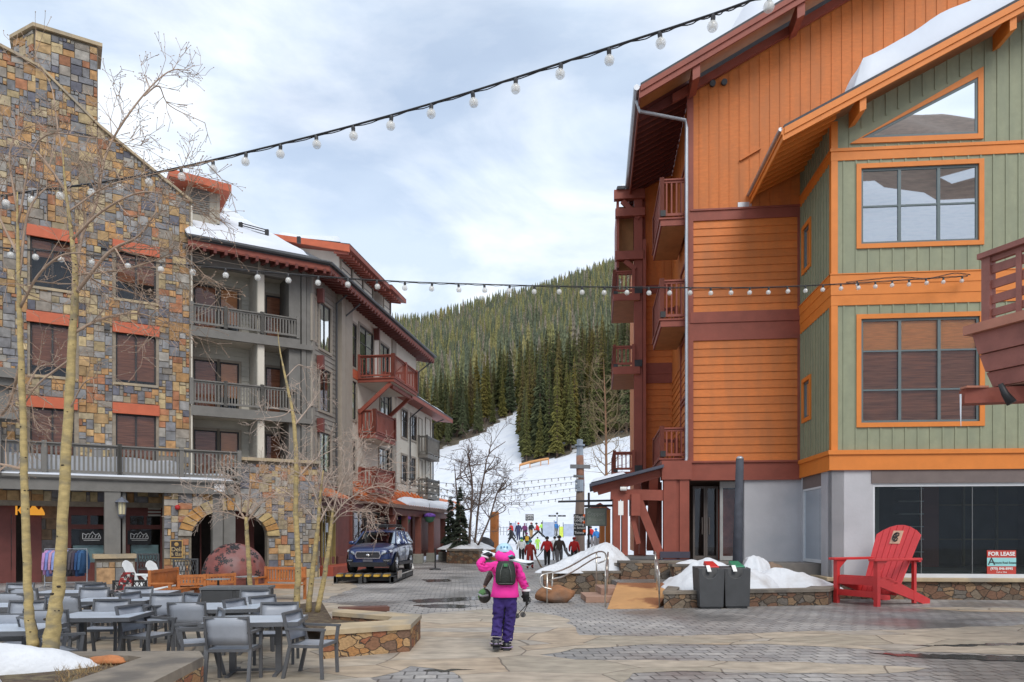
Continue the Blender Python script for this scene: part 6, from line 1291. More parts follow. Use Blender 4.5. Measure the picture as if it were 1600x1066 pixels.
# ---- patio tables and chairs
FR = mat('graphite_frame', (.11, .115, .125), .45, .08, 5, metal=.2); SLING = mat('grey_sling', (.29, .315, .36), .4, .05, 8, .1, 90, stretch=(1, 1, 1)); SLB = mat('charcoal_sling_back', (.12, .12, .12), .65, .08, 8, .15, 90); TOP = mat('blue_grey_tabletop', (.50, .56, .64), .28, .08, 2, .08, 8, stretch=(1, 4, 1))
def patio_chair():
    t = thing('patio_chair', (0, 0, 0), 'x', 'chair', 'patio dining chairs'); w = .27
    for s in (-1, 1):
        q = MB(); x = s * w; q.beam((x, -.24, 0), (x, -.22, .42), .04, .04, (0, 1, 0)); q.beam((x, -.22, .42), (x, -.25, .64), .04, .04, (0, 1, 0)); q.build('leg', FR, t)
        q = MB(); q.beam((x, .30, 0), (x, .20, .44), .04, .045, (0, 1, 0)); q.beam((x, .20, .44), (x, .30, .87), .026, .04, (0, 1, 0)); q.build('leg', FR, t)
        q = MB(); q.beam((x, -.28, .65), (x, .26, .66), .055, .03); q.build('armrest', FR, t)
    q = MB(); q.beam((-w, -.22, .43), (w, -.22, .43), .035, .035); q.beam((-w, .21, .43), (w, .21, .43), .035, .035); q.beam((-w, -.22, .43), (-w, .21, .43), .035, .035); q.beam((w, -.22, .43), (w, .21, .43), .035, .035); q.beam((-w, .297, .855), (w, .297, .855), .04, .03); q.build('frame', FR, t)
    q = MB(); q.smooth = True
    for i in range(5):
        for j in range(4): q.v.append((-w + .02 + (2 * w - .04) * i / 4, -.21 + .42 * j / 3, .45 - .012 * math.sin(PI * i / 4)))
    for i in range(4):
        for j in range(3): q.face((i * 4 + j, (i + 1) * 4 + j, (i + 1) * 4 + j + 1, i * 4 + j + 1))
    q.build('seat', SLING, t)
    q = MB(); q.smooth = True
    for i in range(7):
        for j in range(4):
            h = j / 3; q.v.append((-w + .008 + (2 * w - .016) * i / 6, .218 + .083 * h + .028 * math.sin(PI * i / 6), .50 + .355 * h))
    for i in range(6):
        for j in range(3): q.face((i * 4 + j, i * 4 + j + 1, (i + 1) * 4 + j + 1, (i + 1) * 4 + j))
    b = q.build('backrest', [SLING], t); sd = b.modifiers.new('s', 'SOLIDIFY'); sd.thickness = .006
    return t
pchair = patio_chair(); used = [0]
def chair_at(px, Y, rz, label):
    """rz: heading in degrees, 0 = sitter faces the camera"""
    loc = (P(px, 0, Y).x, Y, 0)
    if not used[0]: used[0] = 1; pchair.location = loc; pchair.rotation_euler = (0, 0, R(rz)); pchair['label'] = label
    else: dup(pchair, loc, R(rz), label)
CH = [(366, 9.75, 182, 'grey patio chair with its back to the camera at the nearest table'), (489, 10.15, 82, 'patio chair side on at the right end of the nearest table'), (432, 11.2, 8, 'patio chair facing us behind the nearest table'), (310, 10.3, -62, 'patio chair angled at the left end of the nearest table'),
    (300, 11.75, 188, 'patio chair with its back to us left of the second slatted table'), (391, 12.0, 75, 'patio chair turned sideways between the slatted table and the nearest one'), (392, 13.9, 3, 'patio chair facing us in front of the dark storage cabinet'), (429, 12.6, 60, 'patio chair behind the slatted table beside the aspen clump'), (275, 13.1, -40, 'patio chair turned towards us left behind the slatted table'), (254, 12.9, 10, 'patio chair facing us between the two middle tables'),
    (230, 11.0, 78, 'patio chair side on at the right of the table behind the aspens'), (226, 13.4, 80, 'patio chair side on at the right end of the middle table'), (162, 11.75, 5, 'patio chair facing us behind the table nearest the aspens'), (86, 10.6, 190, 'patio chair with its back to us left of the table near the aspens'), (82, 9.5, 140, 'angled patio chair right behind the thick aspen trunk'), (112, 13.0, 183, 'patio chair with its back to us at the middle table'),
    (206, 14.6, 2, 'patio chair facing us behind the middle table'), (136, 14.4, 4, 'patio chair facing us at the left back of the middle table'), (128, 16.0, 3, 'patio chair facing us nearest the clothes rack'), (164, 15.8, 70, 'patio chair side on near the stone pedestal'), (52, 14.7, 178, 'patio chair with its back to us behind the thin aspen'), (20, 15.8, 5, 'patio chair facing us by the shop door, farthest left'),
    (30, 13.5, 182, 'patio chair with its back to us at the left table'), (26, 11.5, 3, 'patio chair facing us low behind the left table'), (34, 10.1, 184, 'patio chair with its back to us at the leftmost near table')]
for c in CH: chair_at(*c)
def table(px, Y, rz, L_, Wd, label, first=[None]):
    if first[0] is None:
        t = thing('patio_table', (0, 0, 0), label, 'table', 'patio tables'); q = MB()
        for k in range(5): y = -.45 + k * .18; q.bx(-.7, .7, y + .003, y + .177, .715, .74)
        q.build('tabletop', TOP, t); q = MB()
        for a, b in (((-.7, -.46), (.7, -.46)), ((-.7, .46), (.7, .46)), ((-.7, -.46), (-.7, .46)), ((.7, -.46), (.7, .46))): q.beam((*a, .715), (*b, .715), .03, .055)
        q.build('edge_frame', FR, t)
        for s in (-1, 1): q = MB(); q.bx(s * .34 - .045, s * .34 + .045, -.045, .045, .03, .70); q.build('column', FR, t); q = MB(); q.bx(s * .34 - .03, s * .34 + .03, -.36, .36, 0, .03); q.build('foot', FR, t)
        q = MB(); q.bx(-.36, .36, -.03, .03, .032, .06); q.build('stretcher', FR, t); first[0] = t
    t = first[0] if not table.n else dup(first[0]); table.n = 1
    t.location = (P(px, 0, Y).x, Y, 0); t.rotation_euler = (0, 0, R(rz)); t.scale = (L_ / 1.4, Wd / .92, 1); t['label'] = label
table.n = 0
table(400, 10.35, 8, 1.25, .95, 'nearest patio table with four chairs at the front right of the terrace'); table(352, 12.25, 12, 1.15, 1.3, 'slatted blue grey table in front of the dark cabinet'); table(160, 10.9, 6, 1.1, .95, 'patio table just right of the thick aspen trunk'); table(180, 13.5, 8, 1.3, .95, 'middle patio table in front of the clothes rack')
table(5, 9.4, 8, 1.1, .9, 'patio table at the left edge beside the snow patch'); table(110, 15.3, 4, 1.3, .9, 'patio table farthest back between the aspen trunks'); table(10, 12.4, 6, 1.2, .9, 'patio table left of the thin aspen trunk')
table(232, 15.2, 8, 1.0, .8, 'patio table behind the middle row near the benches')
# dark cabinet with two doors
cb = thing('storage_cabinet', (P(364, 0, 15.4).x, 15.4, 0), 'dark grey two door cabinet with a small white mark behind the patio chairs', 'cabinet'); cbf = Fr((P(314, 0, 15.2).x, 15.2), (.995, .10)); cw = 1.30; q = MB(); q.box(cbf, 0, cw, 0, .6, 0, .78); q.build('body', DKGREY, cb); q = MB(); q.box(cbf, -.03, cw + .03, -.03, .63, .78, .83); q.build('top', mat('grey_cabinet_top', (.13, .14, .15), .5), cb)
for k in range(2): q = MB(); q.box(cbf, .03 + k * .65, .62 + k * .65, -.015, -.001, .06, .76); q.build('door', DKGREY, cb, bevel=.008)
q = MB(); q.lathe(cbf.p(.90, -.03, .60), [(.0, .01), (.045, 0)], 10, z=(.1, -.995, 0)); q.beam(cbf.p(.82, -.028, .53), cbf.p(.98, -.028, .53), .01, .015); q.build('white_mark', WH, cb)
# round side tables
SM = mat('pale_metal_top', (.42, .45, .47), .3, .05, metal=.5)
for px, py, lab in ((341, 904, 'small round metal table in front of the red dome, left one'), (386, 900, 'small round metal table in front of the red dome, behind the thin tree')):
    Y = (EYE - .74) * FPX / (py - HOR); x = P(px, 0, Y).x; t = thing('round_table', (x, Y, 0), lab, 'table', 'small round tables'); q = MB(); q.lathe((x, Y, 0), [(.0, .705), (.30, .71), (.31, .725), (.0, .75)], 20); q.build('tabletop', SM, t); q = MB(); q.lathe((x, Y, 0), [(.035, .02), (.03, .705)], 8); q.build('column', BLACK, t); q = MB(); q.lathe((x, Y, 0), [(.24, 0), (.22, .02), (.05, .035)], 16); q.build('base', BLACK, t)
# benches
BW = mat('orange_bench_wood', (.42, .145, .04), .45, .2, 4, .1, 20)
def bench(px0, px1, Y0, Y1, label, h=.92, away=True):
    a = P(px0, 0, Y0); b = P(px1, 0, Y1); a.z = b.z = 0; d = b - a; L_ = d.length; f = Fr(a, (d.x, d.y)); t = thing('bench', tuple((a + b) / 2), label, 'bench', 'orange wooden benches'); s = 1 if away else -1
    Vv = lambda v: v * s
    bx = lambda q, u0, u1, v0, v1, z0, z1: q.box(f, u0, u1, min(Vv(v0), Vv(v1)), max(Vv(v0), Vv(v1)), z0, z1)
    for u in (0, L_ - .07): q = MB(); bx(q, u, u + .07, 0, .07, 0, h); q.build('leg', BW, t); q = MB(); bx(q, u, u + .07, .5, .57, 0, .62); q.build('leg', BW, t); q = MB(); bx(q, u - .01, u + .08, .0, .62, .62, .66); q.build('armrest', BW, t)
    q = MB(); bx(q, .07, L_ - .07, .005, .055, h - .09, h - .01); bx(q, .07, L_ - .07, .005, .055, .50, .56); n = int(L_ / .10)
    for k in range(n): u = .07 + (k + .5) * (L_ - .14) / n; bx(q, u - .028, u + .028, .015, .04, .56, h - .09)
    q.build('backrest', BW, t); q = MB()
    for k in range(4): bx(q, .0, L_, .06 + k * .125, .17 + k * .125, .42, .45)
    bx(q, .07, L_ - .07, .5, .54, .34, .42); q.build('seat', BW, t)
bench(231, 276, 19.3, 21.3, 'orange slatted bench seen at an angle beside the white chairs', .98, False); bench(277, 322, 20.6, 20.9, 'orange slatted bench with its back to us, left of two in a row', .80); bench(323, 369, 20.9, 21.6, 'orange slatted bench with its back to us, nearest the dome', .80); bench(415, 479, 22.4, 22.1, 'orange slatted bench facing us beside the aspen clump', .95, False)
# red dome with cut snowflakes
DOME = mat('rusty_red_steel', (.19, .055, .045), .62, .3, 2.5, .2, 12, metal=.0, second=(.20, .11, .105)); dx = P(367, 0, 24.5); dc = Vector((dx.x, 24.5, .62)); dr_ = .99
dt = thing('fire_dome', (dc.x, dc.y, 0), 'rusty red steel dome pierced with dark snowflakes in front of the arch', 'sculpture'); q = MB(); q.smooth = True; q.ball(dc, dr_, 40, 24)
q.v = [(x, y, max(z, .0)) for x, y, z in q.v]; q.build('shell', DOME, dt); q = MB(); q.tube([dc + Vector((math.cos(a) * dr_ * 1.0, math.sin(a) * dr_ * 1.0, -.12)) for a in [2 * PI * k / 40 for k in range(41)]], .018, 6); q.build('seam_band', DOME, dt)
q = MB(); rs = random.Random(4)
for k in range(62):
    az_ = R(-175 + 170 * rs.random()) ; el_ = R(-8 + 82 * rs.random()); n_ = Vector((math.cos(az_) * math.cos(el_), math.sin(az_) * math.cos(el_), math.sin(el_))); a1 = n_.orthogonal().normalized(); a2 = n_.cross(a1); c = dc + n_ * (dr_ + .002); sz = rs.choice((.05, .07, .09, .13)); r0_ = rs.random() * 3
    for j in range(6): t = r0_ + j * PI / 3; e = a1 * math.cos(t) + a2 * math.sin(t); q.beam(c + e * sz * .25, c + e * sz, .010, sz * .30, n_.cross(e))
q.build('snowflake_cutouts', BLACK, dt)
# folded lattice stand (folding table) by the arch and lattice fence
def lattice(name, x0, x1, Y, z0, z1, label, m=DKGREY, n=8):
    a, b = P(x0, 0, Y), P(x1, 0, Y); t = thing(name, (a.x, Y, 0), label, name.replace('_', ' ')); q = MB(); f = Fr((a.x, Y), (1, .05)); L_ = b.x - a.x; H_ = z1 - z0
    q.box(f, 0, L_, -.03, .03, z1 - .05, z1); q.box(f, 0, L_, -.03, .03, z0, z0 + .05)
    for k in range(n): u = L_ * k / n; q.beam(f.p(u, -.012, z0), f.p(min(L_, u + L_ / n * 2), -.012, z1), .015, .03, (0, 1, 0)); q.beam(f.p(u, .012, z1), f.p(min(L_, u + L_ / n * 2), .012, z0), .015, .03, (0, 1, 0))
    q.build('lattice', m, t); q = MB()
    for u in (0, L_ - .05): q.box(f, u, u + .05, -.025, .025, 0, z1)
    q.build('posts', m, t)
lattice('folding_stand', 270, 309, 26.5, .35, 1.05, 'grey criss-cross folding stand against the stone by the arch'); lattice('lattice_screen', 176, 228, 21.0, .2, .62, 'low dark lattice screen between the pedestal and the bench', BLACK, 7)
lattice('display_lattice', 214, 248, 27.5, .6, 1.2, 'dark lattice under the shop window behind the white chairs', DKGREY, 8)
plc = thing('plaid_chair', (P(194, 0, 20.2).x, 20.2, 0), 'small chair draped in red and black plaid beside the lattice screen', 'chair'); PLD = cellmat('red_black_plaid', [(.30, .02, .02), (.02, .02, .02), (.45, .42, .40), (.12, .01, .01)], 14, (.02, .02, .02), .05, rand=.0)
c = P(194, 0, 20.2); q = MB(); q.hexa([(c.x - .2, 20.1, .35), (c.x + .2, 20.1, .35), (c.x + .2, 20.35, .35), (c.x - .2, 20.35, .35), (c.x - .12, 20.3, .88), (c.x + .22, 20.3, .88), (c.x + .2, 20.38, .88), (c.x - .1, 20.38, .88)]); q.bx(c.x - .22, c.x + .22, 19.8, 20.2, .33, .42); q.build('plaid_cover', PLD, plc, bevel=.03); q = MB(); [q.bx(c.x + a - .02, c.x + a + .02, y - .02, y + .02, 0, .34) for a in (-.18, .18) for y in (19.85, 20.3)]; q.build('legs', BLACK, plc)
# clothes rack
Yr = 26.5; ra, rb_ = P(70, 0, Yr), P(136, 0, Yr); rk_ = thing('clothes_rack', ((ra.x + rb_.x) / 2, Yr, 0), 'wheeled metal clothes rack standing in front of the shop window', 'clothes rack')
zR = P(0, 858, Yr).z; q = MB(); q.tube([(ra.x, Yr, 0), (ra.x, Yr, zR), (rb_.x, Yr, zR), (rb_.x, Yr, 0)], .022, 8); q.build('rail', STEEL, rk_); q = MB(); [q.tube([(x, Yr - .3, .06), (x, Yr + .3, .06)], .02, 6) for x in (ra.x, rb_.x)]; q.tube([(ra.x, Yr, .2), (rb_.x, Yr, .2)], .018, 6); q.build('base_bars', STEEL, rk_)
GC = [((.42, .22, .42), 'lilac'), ((.18, .22, .50), 'blue mottled'), ((.45, .25, .35), 'rose'), ((.22, .28, .55), 'mid blue'), ((.30, .36, .60), 'pale blue'), ((.42, .06, .02), 'rust red'), ((.42, .40, .72), 'lavender'), ((.05, .05, .06), 'black'), ((.07, .06, .07), 'dark grey'), ((.05, .04, .06), 'plum black'), ((.02, .06, .16), 'deep navy'), ((.03, .09, .20), 'navy')]
for i, (c, nm) in enumerate(GC):
    x = ra.x + .10 + (rb_.x - ra.x - .12) * (i + .4) / len(GC) - .04; m = mat('cloth_' + nm.replace(' ', '_'), c, .9, .2, 5, .3); q = MB(); q.smooth = True; w_, ln = .27, .86 + .06 * math.sin(i * 2.1); n = 8; rows = ((.0, .03, .04), (-.03, .15, .05), (-.12, .24, .065), (-.45, .25, .07), (-ln, .27, .08))
    for dz, hw, th in rows:
        for k in range(n): a = 2 * PI * k / n + .3; q.v.append((x + th * math.cos(a) * (1 + .2 * math.sin(k * 2 + i)), Yr + hw * math.sin(a), zR - .04 + dz))
    for j in range(len(rows) - 1):
        for k in range(n): k2 = (k + 1) % n; q.face((j * n + k, j * n + k2, (j + 1) * n + k2, (j + 1) * n + k))
    q.face([(len(rows) - 1) * n + k for k in range(n)]); q.smooth = False
    for s in (-1, 1): q.tube([(x, Yr + s * .2, zR - .14), (x + .02, Yr + s * .30, zR - .45), (x + .0, Yr + s * .30, zR - .72)], [.06, .05, .04], 6)
    tag(q.build('garment', m), nm + ' jacket hanging on the outdoor clothes rack', 'garment', 'jackets on the clothes rack')
# ---- planters with aspens
tp_ = [Gd(506, 990), Gd(620, 1019), Gd(656, 1010), Gd(650, 985)]
MO = [Gd(509, 1017), Gd(651, 1016), Gd(657, 1008), Gd(590, 962)]; zP = .44
o1 = [Gd(509, 1018), Gd(649, 1016), Gd(656, 1006), Gd(655, 985)]
# outline of the V-shaped planter (cap rows converted at cap height)
cpx = lambda px, py: Gd(px, py, zP)
vo = [cpx(505, 985), cpx(640, 976), cpx(657, 960), cpx(522, 951)]; vi = [cpx(512, 975), cpx(607, 969.5), cpx(616, 963.5), cpx(519, 956)]
vp = ringwall('aspen_planter', 'V shaped rubble planter with a sandstone cap round the aspen clump', [(p.x, p.y) for p in vo], [(p.x, p.y) for p in vi], 0, zP, .075, cm=CAP, over=.03, m=WARMR)
q = MB(); so_p = [vi[0], vi[1], vi[2], vi[3], Vector((-4.6, 18.2, 0)), Vector((-5.4, 15.5, 0))]; q.poly([(p.x, p.y, .30) for p in so_p]); q.build('soil', SOIL, vp)
wallblock('inner_ledge', 'dark red stone ledge inside the aspen planter', [(-3.6, 16.0), (-2.7, 16.3), (-2.8, 16.6), (-3.7, 16.3)], .2, .34, .1, m=mat('dark_red_stone', (.13, .06, .045), .9, .3, 3, .5), cm=mat('dark_red_stone', (.13, .06, .045)), cat='stone ledge')
zN = .46; cpn = lambda px, py: Gd(px, py, zN)
no_ = [cpn(-200, 1130), cpn(200, 1085), cpn(318, 1026), cpn(312, 1017), cpn(100, 1018)]; ni_ = [cpn(-200, 1100), cpn(90, 1072), cpn(222, 1027), cpn(200, 1024.5), cpn(100, 1024.5)]
npn = ringwall('near_planter', 'low rubble planter with a wide weathered cap at the bottom left corner', [(p.x, p.y) for p in no_], [(p.x, p.y) for p in ni_], 0, zN, .11, over=.0, m=WARMR)
q = MB(); pts = ni_ + [cpn(-300, 1024.5)]; q.poly([(p.x, p.y, .40) for p in reversed(pts)]); q.poly([(p.x, p.y + .0, .38) for p in (cpn(-400, 1200), cpn(90, 1075), cpn(110, 1022), cpn(-400, 1022))]); q.build('soil', SOIL, npn)
s_ = cpn(10, 1038); tag(mound('snow_patch', SNOWD, (s_.x - .45, s_.y - .35), 1.05, .95, .42, .2, .36, 2, pw=1.7, rough=.8), 'melting snow patch at the foot of the two left aspens', 'snow patch')
rock('red_rock', (cpn(168, 1030).x, cpn(168, 1030).y, .40), .16, (1.35, .5, .35), mat('orange_rock', (.42, .16, .06), .85, .3, 6, .5), 3, 'flat orange rock among the dead grass in the near planter', 'rock')
# dead grass and litter
DG_ = mat('dry_grass', (.30, .20, .09), .9, .3, 10); q = MB(); rg = random.Random(3)
for k in range(1500):
    b = cpn(rg.uniform(85, 250), rg.uniform(1022, 1062)); 
    if b.x > cpn(222, 1027).x - .25 + rg.random() * .2 or (b.y - cpn(90, 1072).y) < (b.x - cpn(90, 1072).x) * .9 - .25 or b.y > cpn(100, 1026).y: continue
    h = rg.uniform(.02, .11); a = rg.random() * 6.28; d = Vector((math.cos(a), math.sin(a), 0)); t = b + Vector((rg.uniform(-.08, .08), rg.uniform(-.08, .08), 0)); q.poly([(b.x - d.x * .004, b.y - d.y * .004, .39), (b.x + d.x * .004, b.y + d.y * .004, .39), (t.x, t.y, .39 + h)])
o = q.build('dead_grass', DG_); tag(o, 'dry brown grass and stems in the near planter', 'grass', kind='stuff')
# ---- string lights
BULB = bpy.data.materials.new('bulb_glass'); BULB.use_nodes = True; bb = BULB.node_tree.nodes['Principled BSDF']; bb.inputs['Base Color'].default_value = (.85, .85, .82, 1); bb.inputs['Roughness'].default_value = .08; bb.inputs['Alpha'].default_value = .38; bb.inputs['Specular IOR Level'].default_value = .9
FIL = mat('lamp_filament', (.55, .45, .30), .5)
def catmull(pts, n=12):
    out = []; p = [pts[0] * 2 - pts[1]] + pts + [pts[-1] * 2 - pts[-2]]
    for i in range(1, len(p) - 2):
        for k in range(n):
            t = k / n; out.append(.5 * ((2 * p[i]) + (p[i + 1] - p[i - 1]) * t + (2 * p[i - 1] - 5 * p[i] + 4 * p[i + 1] - p[i + 2]) * t * t + (3 * p[i] - p[i - 1] - 3 * p[i + 1] + p[i + 2]) * t ** 3))
    return out + [pts[-1]]
def stringlight(name, label, pts, spacing, br, cr_=.011, wire=True, group='strings of festoon bulbs', start=0.0, skip=None):
    t = thing(name, tuple(pts[0]), label, 'string lights', group); path = catmull([Vector(p) for p in pts], 16); q = MB(); q.tube(path, cr_, 5)
    if wire: q.tube([p + Vector((.012 * math.sin(i * .9), 0, -.02 * math.sin(i * .8) ** 2 - .012)) for i, p in enumerate(path)], cr_ * .55, 4)
    q.build('cable', BLACK, t); ds = [0]
    for a, b in zip(path, path[1:]): ds.append(ds[-1] + (b - a).length)
    s = start; i = 0; proto = None; k = 0
    while s < ds[-1]:
        while ds[i + 1] < s: i += 1
        p = path[i].lerp(path[i + 1], (s - ds[i]) / (ds[i + 1] - ds[i])); tl = .12 * math.sin(k * 2.3)
        if proto is None:
            q = MB(); q.lathe((0, 0, 0), [(br * .42, -br * 1.15), (br * .45, -br * .3), (br * .3, .01), (0, .015)], 8); so2 = q.build('socket', BLACK, t); q = MB(); q.smooth = True; q.lathe((0, 0, 0), [(br * .45, -br * 1.1), (br * .8, -br * 1.5)] + [(br * math.sin(a), -br * 2.05 - br * -math.cos(a) * -1) for a in [PI * (.22 + .78 * j / 7) for j in range(8)]], 12)
            q.build('bulb', BULB, so2).matrix_parent_inverse = Matrix.Identity(4); q = MB(); q.tube([(0, 0, -br * 1.2), (br * .15, 0, -br * 2), (-br * .15, 0, -br * 2.2), (0, 0, -br * 1.4)], br * .05, 4); q.build('filament', FIL, so2).matrix_parent_inverse = Matrix.Identity(4); proto = so2; o = so2
        else: o = dup(proto)
        o.matrix_parent_inverse = wm(t).inverted(); o.location = p - Vector((0, 0, cr_)); o.rotation_euler = (tl, .1 * math.sin(k * 1.7), 0); s += spacing; k += 1
    return t
A = [P(-330, 367, 15.2), P(-120, 332, 13.7), P(0, 306, 12.6), P(163, 284, 11.9), P(302, 257, 11.3), P(518, 205, 10.45), P(708, 152, 9.75), P(919, 85, 9.0), P(1081, 33, 8.5), P(1167, 3, 8.25), P(1300, -50, 7.9), P(1500, -140, 7.4)]
stringlight('string_lights', 'nearest string of clear bulbs sweeping up across the sky to the top right', A, .602, .062, .014, start=.1)
B_ = [P(-60, 383, 15.3), P(97, 394, 14.6), P(237, 409, 14.9), P(372, 421, 15.3), P(502, 432, 15.8), P(628, 440, 16.3), P(745, 444, 16.9), P(862, 447, 17.5), P(1010, 449, 18.4), P(1187, 449, 19.6), P(1322, 443, 20.6), P(1449, 435, 21.5), P(1512, 431, 21.75)]
stringlight('string_lights', 'second string of bulbs running level from the stone building to the green building', B_, .605, .062, .012, start=.15)
stringlight('wall_string_lights', 'short string of bulbs hooked along the orange band of the green building', [P(1322, 441, 21.85), P(1400, 433, 21.6), P(1449, 435, 21.6), P(1490, 427, 21.6), P(1516, 429, 21.6)], 4.0, .05, .010, start=.3)
for i, (a, b, c, Y0, Y1) in enumerate((((590, 742), (740, 757), (905, 744), 47, 58), ((600, 752), (750, 768), (908, 752), 46, 62), ((640, 768), (760, 778), (906, 762), 50, 60), ((690, 775), (800, 786), (900, 776), 56, 60))):
    stringlight('far_string_lights', ('far string of bulbs, topmost over the snow', 'far string of bulbs, second from the top over the snow', 'far string of bulbs, third from the top over the snow', 'far string of bulbs, lowest over the snow')[i], [P(*a, Y0), P(*b, (Y0 + Y1) / 2), P(*c, Y1)], .62, .075, .014, wire=False)
# ---- signs, tower, pillar and fence near the snow
tw = thing('lift_tower', (P(907, 0, 62).x, 62, 0), 'tall weathered timber post with steel sleeve and cross pieces at the edge of the snow', 'post'); q = MB(); b0 = P(906, 866, 62); t0 = P(906, 722, 62); q.smooth = True; q.tube([b0 - Vector((0, 0, .5)), P(906, 800, 62), P(907, 760, 62)], [.42, .38, .33], 12); q.build('lower_trunk', mat('grey_brown_timber', (.16, .115, .09), .9, .3, 2, .5, stretch=(1, 1, .3)), tw)
q = MB(); q.smooth = True; q.tube([P(907, 760, 62), P(906, 712, 62)], [.34, .30], 12); q.build('upper_trunk', mat('red_brown_timber', (.24, .12, .08), .85, .25, 2, .4), tw); q = MB(); q.tube([P(905.5, 768, 61.9), P(905.5, 750, 61.9)], .36, 12); q.tube([P(906, 714, 62), P(906, 697, 62)], [.30, .26], 10); q.lathe(P(906, 697, 62), [(.42, 0), (.42, .12), (.24, .12), (.26, .5), (.12, .55)], 10); q.build('steel_sleeve', mat('blue_grey_steel', (.27, .31, .36), .5, .1, metal=.4), tw)
q = MB(); q.beam(P(891, 729, 61.8), P(922, 729.5, 61.8), .4, .3); q.beam(P(896, 744, 61.8), P(912, 745, 61.8), .3, .2); q.beam(P(893, 698, 62), P(912, 698, 62), .2, .15); q.build('cross_pieces', mat('grey_steel_dark', (.15, .155, .16), .6), tw)
def board(name, px0, px1, py0, py1, Y, m, label, cat='sign', frame=None, post=None, th=.06, zb=None):
    a, b = P(px0, py1, Y), P(px1, py0, Y); t = thing(name, ((a.x + b.x) / 2, Y, zb if zb is not None else (0 if post else a.z)), label, cat); q = MB(); q.bx(a.x, b.x, Y - th / 2, Y + th / 2, a.z, b.z); q.build('board', m, t)
    if frame: q = MB(); e = .05; [q.bx(*r) for r in ((a.x - e, b.x + e, Y - th / 2 - .02, Y + th / 2 + .02, b.z, b.z + e), (a.x - e, b.x + e, Y - th / 2 - .02, Y + th / 2 + .02, a.z - e, a.z), (a.x - e, a.x, Y - th / 2 - .02, Y + th / 2 + .02, a.z, b.z), (b.x, b.x + e, Y - th / 2 - .02, Y + th / 2 + .02, a.z, b.z))]; q.build('frame', frame, t)
    if post:
        for x in post: q = MB(); q.tube([(P(x, 0, Y).x, Y + .06, zb or 0), (P(x, 0, Y).x, Y + .06, a.z)], .04, 6); q.build('post', BLACK, t)
    return t
def rowtext(t, rows, Y):
    for s, px, py, size, m in rows: text(s, size, P(px, py, Y), (1, 0, 0), m, t)
BB = mat('black_board', (.02, .02, .02), .5, .1); DOT = mat('orange_spot', (.75, .13, .02), .6)
t = board('menu_sign', 896.5, 915.5, 803.5, 837, 34, BB, 'tall black directory board with white lettering and orange spots', th=.08); Yt = 33.94
rowtext(t, [('Village', 904, 808, .20, WH), ('Lodge', 905, 813, .18, WH), ('Dining', 905, 819.5, .17, WH), ('Ski School', 904.5, 825, .14, WH), ('Tickets', 905, 832.5, .15, WH)], Yt)
q = MB(); [q.lathe(P(913, y, Yt), [(0, .01), (.07, 0)], 10, z=(0, -1, 0)) for y in (806, 816, 830)]; q.build('orange_spots', DOT, t)
q = MB(); q.tube([P(920, 880, 34.2), P(920, 770, 34.2)], .05, 8); q.build('post', BLACK, t)
t = board('hanging_sign', 916.5, 945.5, 796, 820, 27, mat('grey_green_sign', (.24, .27, .22), .7, .15, 3), 'grey green hanging sign with raised mountain lettering beside the red porch', frame=mat('sign_frame_grey', (.14, .16, .14), .6)); q = MB(); q.beam(P(913, 791, 27), P(962, 790, 27), .06, .08); q.beam(P(872, 784, 27), P(962, 782, 27), .06, .07)
for x in (920, 942): q.tube([P(x, 791, 27), P(x, 796, 27)], .012, 4)
q.build('bracket_arms', BLACK, t); text('Copper', .20, P(931, 803, 26.95), (1, 0, 0), mat('pale_green_lettering', (.38, .40, .34), .6), t); text('Station', .17, P(931, 812, 26.95), (1, 0, 0), MATS['pale_green_lettering'], t)
t = board('notice_sign', 966, 974, 783, 805, 24.6, WH, 'white notice sheet fixed to the red porch timber', th=.02)
def thz(px, Y): return float(TH((px - 800) / FPX * Y, Y))
t = board('trail_sign', 821, 834, 803.5, 813.5, 84, mat('grey_black_board', (.06, .06, .065), .6), 'small black trail board with white panels above the skiers', post=(823, 832), zb=thz(827, 84)); q = MB(); q.bx(P(821.5, 0, 83.9).x, P(833.5, 0, 83.9).x, 83.88, 83.92, P(0, 817.5, 84).z, P(0, 814, 84).z); q.build('lower_panel', WH, t)
rowtext(t, [('OPEN', 827.5, 806, .32, WH), ('LIFTS', 827.5, 810.5, .3, WH)], 83.9)
t = board('arrow_sign', 857, 869, 805, 807.5, 84, BB, 'pair of narrow black direction boards with a round badge on top', post=(870.5,), zb=thz(870, 84)); q = MB(); q.bx(P(871.5, 0, 84).x, P(884, 0, 84).x, 83.97, 84.03, P(0, 807.5, 84).z, P(0, 805, 84).z); q.build('board', BB, t); q = MB(); q.lathe(P(870.5, 802.5, 83.95), [(.13, 0), (.13, .08)], 12, z=(0, -1, 0)); q.build('badge', BB, t)
text('LODGE', .13, P(863, 806.3, 83.9), (1, 0, 0), WH, t); text('LIFT', .13, P(878, 806.3, 83.9), (1, 0, 0), WH, t)
